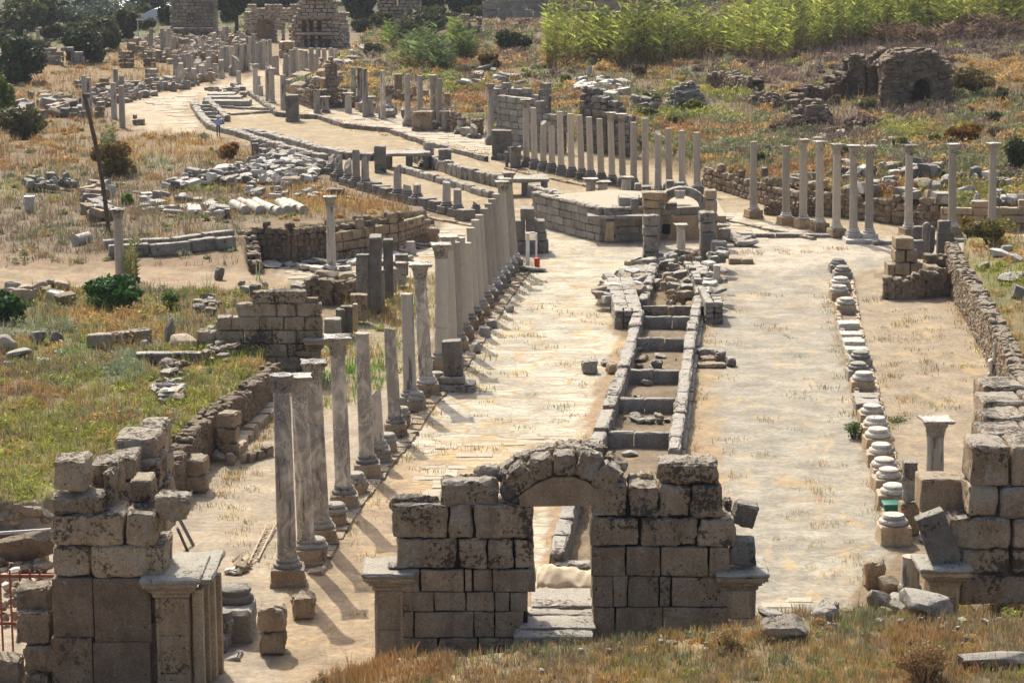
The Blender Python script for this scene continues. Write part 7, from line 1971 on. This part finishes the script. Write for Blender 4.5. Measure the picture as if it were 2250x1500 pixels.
mb = MB(); mb.add(*lathe([(.02, 1.5), (.07, 1.53), (.095, 1.6), (.09, 1.69), (.05, 1.75)], 14, (x, y - .02, z))); mb.add(*tube((x, y - .1, z + 1.63), (x, y - .135, z + 1.6), .02, .012, 6)); mb.build("head", M['skin'], per)
mb = MB(); mb.add(*lathe([(.19, 1.68), (.19, 1.69), (.105, 1.70), (.10, 1.78), (.06, 1.8)], 16, (x, y - .02, z))); mb.build("hat", M['white'], per)

# ---------------------------------------------------------------- far ruins
def aw(label, x0, x1, ybase, ytop, mat='tower', th=1.2, holes=(), top=None, name="ruined_wall", cat="ruin", z=None, ztop_j=.5, seed=1, ch=.5, bl=.95):
    """frontal wall with openings; openings in picture pixels (xa, xb, ybottom, ytop, arched)"""
    random.seed(seed)
    xa, yy = at(x0, ybase, 0); g = hz(xa, yy) if z is None else z
    yy = at(x0, ybase, g)[1]; xb = at(x1, ybase, g)[0]; xa = at(x0, ybase, g)[0]
    root = empty(name, ((xa + xb) / 2, yy, g), label, cat)
    H = zat(yy, ytop) - g
    hs = []
    for h in holes:
        hz0 = zat(yy, h[2]); hz1 = zat(yy, h[3]); hs.append((xat(yy, hz0, h[0]), xat(yy, hz0, h[1]), hz0, hz1, h[4]))
    mb = MB(); n = max(1, round(H / ch)); hh = H / n
    tp = top or (lambda s: 1.0)
    for j in range(n):
        z0 = g + j * hh; s = xa - random.random() * bl
        while s < xb - .1:
            l = bl * random.uniform(.7, 1.3); a = max(s, xa); b_ = min(s + l, xb); s += l
            if b_ - a < .15: continue
            zc = z0 + hh / 2
            if zc - g > H * tp(((a + b_) / 2 - xa) / (xb - xa)): continue
            segs = [(a, b_)]
            for (ha, hb, h0, h1, arc) in hs:
                if h0 - .1 < zc < h1:
                    w2 = (hb - ha) / 2; hm = (ha + hb) / 2
                    if arc:
                        sp = h1 - w2
                        if zc > sp: w2 = math.sqrt(max(.02, w2 * w2 - (zc - sp) ** 2))
                    ns = []
                    for (p, q) in segs:
                        if q <= hm - w2 or p >= hm + w2: ns.append((p, q)); continue
                        if p < hm - w2: ns.append((p, hm - w2))
                        if q > hm + w2: ns.append((hm + w2, q))
                    segs = ns
            for (p, q) in segs:
                if q - p > .1: mb.add(*block(((p + q) / 2, yy + th / 2 + random.uniform(-.04, .04), zc), (q - p - .03, th, hh - .03), rough=.05, rnd=.05, res=2))
    mb.build("masonry", M[mat], root)
    for (ha, hb, h0, h1, arc) in hs:
        if arc != 2: continue
    return root, yy, g
# square tower
r_, yy, g = aw("massive square stone tower at the top left with a slit window", 373, 470, 74, -40, 'tower', 6.0, [(414, 419, 40, 32, 0)], seed=51, name="stone_tower", cat="tower")
mb = MB(); mb.add(*block((xat(yy, g, 421), yy + 3, g + 6), (20 * 0 + (xat(yy, g, 466) - xat(yy, g, 377)), 5, 14), rough=0, res=1)); mb.build("core", M['tower'], r_)
aw("stone base skirt of rubble round the square tower", 365, 482, 80, 62, 'rubble', 2.0, seed=52, top=lambda s: .6 + .4 * math.sin(s * 3.1), name="rubble_skirt")
# bath facade
r_, yy, g = aw("long two arched bath ruin wall behind the far columns", 536, 665, 92, 10, 'tower', 1.6, [(562, 601, 86, 42, 1), (625, 652, 92, 47, 1), (608, 618, 88, 70, 0)], top=lambda s: (.8 if s < .1 else .98 if s < .15 else .86 if s < .32 else 1.0 if s < .72 else .92 if s < .8 else 1.0), seed=53, name="bath_ruin")
xa, xb = xat(yy, g, 560), xat(yy, g, 604)
mb = MB(); mb.add(*block(((xa + xb) / 2, yy + 1.9, zat(yy, 64)), (xb - xa, .5, zat(yy, 40) - zat(yy, 88)), rough=.03, res=4)); mb.build("niche_wall", M['brown'], r_)
hl = [(655, 700, 0), (0, 0, 0)]
r_, yy, g = aw("tall stepped nymphaeum ruin with rows of arched niches and a broken peak", 640, 768, 104, -6, 'tower', 2.0,
   [(669, 675, 100, 82, 1), (682, 691, 100, 80, 1), (700, 708, 101, 79, 1), (664, 673, 66, 42, 1), (697, 706, 68, 42, 1), (680, 688, 66, 46, 0), (715, 722, 100, 84, 1)],
   top=lambda s: (.52 if s < .05 else .62 if s < .12 else .76 if s < .18 else .98 if s < .24 else 1.02 if s < .54 else .92 if s < .82 else .7 if s < .93 else .4), seed=54, name="nymphaeum_ruin")
xa, xb = xat(yy, g, 655), xat(yy, g, 728)
mb = MB(); mb.add(*block(((xa + xb) / 2, yy + 2.0, g + 4.5), (xb - xa, .6, 9.0), rough=.03, res=4)); mb.build("niche_wall", M['brown'], r_)
mb = MB(); 
for yb_ in (38, 74): z_ = zat(yy, yb_); mb.add(*block((xat(yy, z_, 690), yy - .1, z_), (xat(yy, z_, 732) - xat(yy, z_, 650), .5, .35), rough=.03, res=6))
mb.build("cornice", M['tower'], r_)
aw("low square pale pedestal below the nymphaeum ruin", 612, 645, 128, 92, 'ochre', 3.0, seed=55, name="stone_pedestal", ch=1.0)
aw("stump of a broken wall left of the nymphaeum ruin", 634, 648, 98, 58, 'ochre', 1.2, seed=56)
r_, yy, g = aw("far round tower half hidden by hill shrubs at the top", 828, 925, 70, -30, 'tower', 5, [(868, 874, 12, 2, 0)], top=lambda s: 1 if s < .95 else .8, seed=57, name="stone_tower", cat="tower", z=0)
for lab, x0, x1, yb, yt, zz in (("distant grey city wall along the top edge, left stretch", 1060, 1258, 40, -12, 3.0), ("distant city wall tower with a small window at the top centre", 1255, 1400, 44, -20, 3.0), ("ruined wall piece with twin columns at the top edge", 1400, 1440, 40, -14, 3), ("distant dark grey wall at the top edge right of the tower", 1430, 1780, 34, -16, 3)):
    aw(lab, x0, x1, yb, yt, 'tower' if 'tower' in lab else 'grey', 2, seed=58 + x0, name="city_wall", cat="city wall", z=zz, ch=1.2, bl=2.2)
aw("broken rough wall stub in front of the distant wall", 1345, 1385, 48, 14, 'rubble', 2, seed=71, z=6.0, top=lambda s: .6 + .4 * s)
aw("rounded rough masonry heap before the reeds at the top", 1430, 1490, 44, 4, 'ruin', 3, seed=72, z=6.0, top=lambda s: math.sin(math.pi * min(1, max(0, s))) ** .5)
z_ = gnd(1036, 82)[2]
aw("small two part tower ruin on the hilltop", 1013, 1060, 82, 32, 'rubble', 1.5, seed=63, z=z_, top=lambda s: .95 if s < .5 else (.5 if s < .62 else .9), ch=.35, bl=.6)
# small arch at left
aw("small stone arch gate in front of the dark tree at upper left", 132, 184, 146, 104, 'grey', 1.0, [(138, 155, 146, 112, 1)], top=lambda s: 1 if s < .45 else .74, seed=73, name="small_arch")
aw("low wall left of the small stone arch", 84, 131, 142, 106, 'grey', 1.0, seed=74, top=lambda s: .7 + .3 * math.sin(s * 3.1))
aw("square wall block with a gap at upper left, left half", 260, 293, 148, 113, 'rubble', 1.0, seed=75)
aw("right half of the gapped ruin with a sloping end", 314, 342, 148, 108, 'rubble', 1.0, seed=76, top=lambda s: 1 - .6 * s)
bg_ = aw("thin broken arch between the halves of the gapped ruin", 290, 318, 148, 102, 'rubble', .8, [(294, 314, 148, 112, 1)], seed=77)
for i, (x0, x1, yb, yt, lab) in enumerate(((163, 186, 196, 168, "dark upright blocks beside the leaning pole top"), (218, 240, 206, 160, "tall pitted grey upright slab at the far street"), (200, 222, 205, 184, "low broken row left of the pitted slab"), (275, 295, 215, 175, "brown upright jambs right of the pitted slab"), (318, 346, 175, 152, "dark brown wall piece before the far ruins"), (270, 320, 205, 178, "reddish rubble wall along the far street"), (342, 384, 188, 162, "row of low brown uprights along the far street"), (424, 482, 160, 140, "brown low wall behind the far stumps"),
      (150, 180, 262, 236, "broken block group left of the leaning pole"), (208, 228, 258, 234, "round topped stone beside the tall weathered column"), (290, 300, 275, 240, "black and white thin slab standing at the far street corner"), (300, 318, 275, 262, "square white topped block at the far street corner"), (60, 74, 217, 202, "square stone at the far left"), (135, 152, 225, 218, "small dark cube at the far left"),
      (500, 560, 92, 74, "dark low masonry beneath the tall dark tree"), (385, 480, 100, 84, "reddish low wall in front of the square tower"), (330, 372, 95, 66, "stone platform wall left of the square tower"), (690, 760, 150, 128, "grey upright blocks in a row right of the far street"), (626, 700, 200, 176, "rough wall base right of the far street"), (700, 745, 190, 168, "low wall above the rough wall base"))):
    aw(lab, x0, x1, yb, yt, 'rubble' if i % 2 else 'grey', .8, seed=80 + i, ch=.5, bl=.9, top=(lambda s: .75 + .25 * math.sin(s * 11 + 1)))
# greenhouses
def greenhouse(px, py, w_, h_, label):
    x, y = at(px, py, 0); k = y / FPX
    root = empty("greenhouse", (x, y, 0), label, "greenhouse", None)
    W = w_ * k; H = h_ * k
    prof = [(-W / 2, 0), (-W / 2, H * .5)] + [(-W / 2 + W * t, H * (.5 + .5 * math.sin(math.pi * t))) for t in np.linspace(.1, .9, 9)] + [(W / 2, H * .5), (W / 2, 0)]
    mb = MB(); V, F = prism([(x + a, b_) for a, b_ in prof], y, y + 25); mb.add(V, F); mb.build("cover", M['plastic'], root, sharp=30)
    mb = MB()
    for a in np.linspace(-W / 2, W / 2, 5): mb.add(*block((x + a * .98, y - .1, H * .25), (.15, .12, H * .5), rough=0, res=1))
    mb.build("frame", M['metal'], root)
greenhouse(345, 50, 66, 30, "largest white greenhouse just left of the square tower")
greenhouse(395, 40, 40, 26, "white greenhouse partly behind the square tower")
greenhouse(128, 32, 22, 14, "small white greenhouse between the trees at top left")
greenhouse(302, 10, 44, 18, "pale greenhouse roof at the top edge")
greenhouse(250, 22, 40, 12, "grey low greenhouse roof left of the largest one")
greenhouse(342, 6, 40, 14, "second pale greenhouse roof at the top edge")

# ---------------------------------------------------------------- the rest of the loose stones, as one mass
keys = list(RUB); Vs = []; Fs = []; Ts = []; Ms = []; off = 0
for mi, k_ in enumerate(keys):
    for V0, F0 in RUB[k_]:
        Vs.append(V0); Fs += [[i + off for i in f] for f in F0]; Ms += [mi] * len(F0); off += len(V0); Ts.append(np.full(len(V0), random.random()))
me = mesh_from("rubble", np.concatenate(Vs), Fs, None, True, {"tint": np.concatenate(Ts)})
for k_ in keys: me.materials.append(M[k_])
me.polygons.foreach_set("material_index", Ms)
o = bpy.data.objects.new("rubble", me); COL.objects.link(o); tag(o, "broken stones strewn over the far ruins, slopes and terrace", "rubble", kind="stuff")

# ---------------------------------------------------------------- haze
hm = bpy.data.materials.new("haze"); hm.use_nodes = True
nt = hm.node_tree; nt.nodes.remove(nt.nodes["Principled BSDF"])
pv = nt.nodes.new("ShaderNodeVolumePrincipled"); pv.inputs["Color"].default_value = (.80, .88, 1, 1); pv.inputs["Density"].default_value = HAZE = 0.0001
pv.inputs["Anisotropy"].default_value = .3
nt.links.new(pv.outputs[0], nt.nodes["Material Output"].inputs["Volume"])
V, F = _boxgrid(1, 1, 1)
V = V * np.array([5200, 5200, 20]) + np.array([0, 4200, 18.5]) 
me = mesh_from("haze", V, F, hm, False)
ho = bpy.data.objects.new("haze", me); COL.objects.link(ho); tag(ho, "thin summer haze over the valley", kind="stuff")
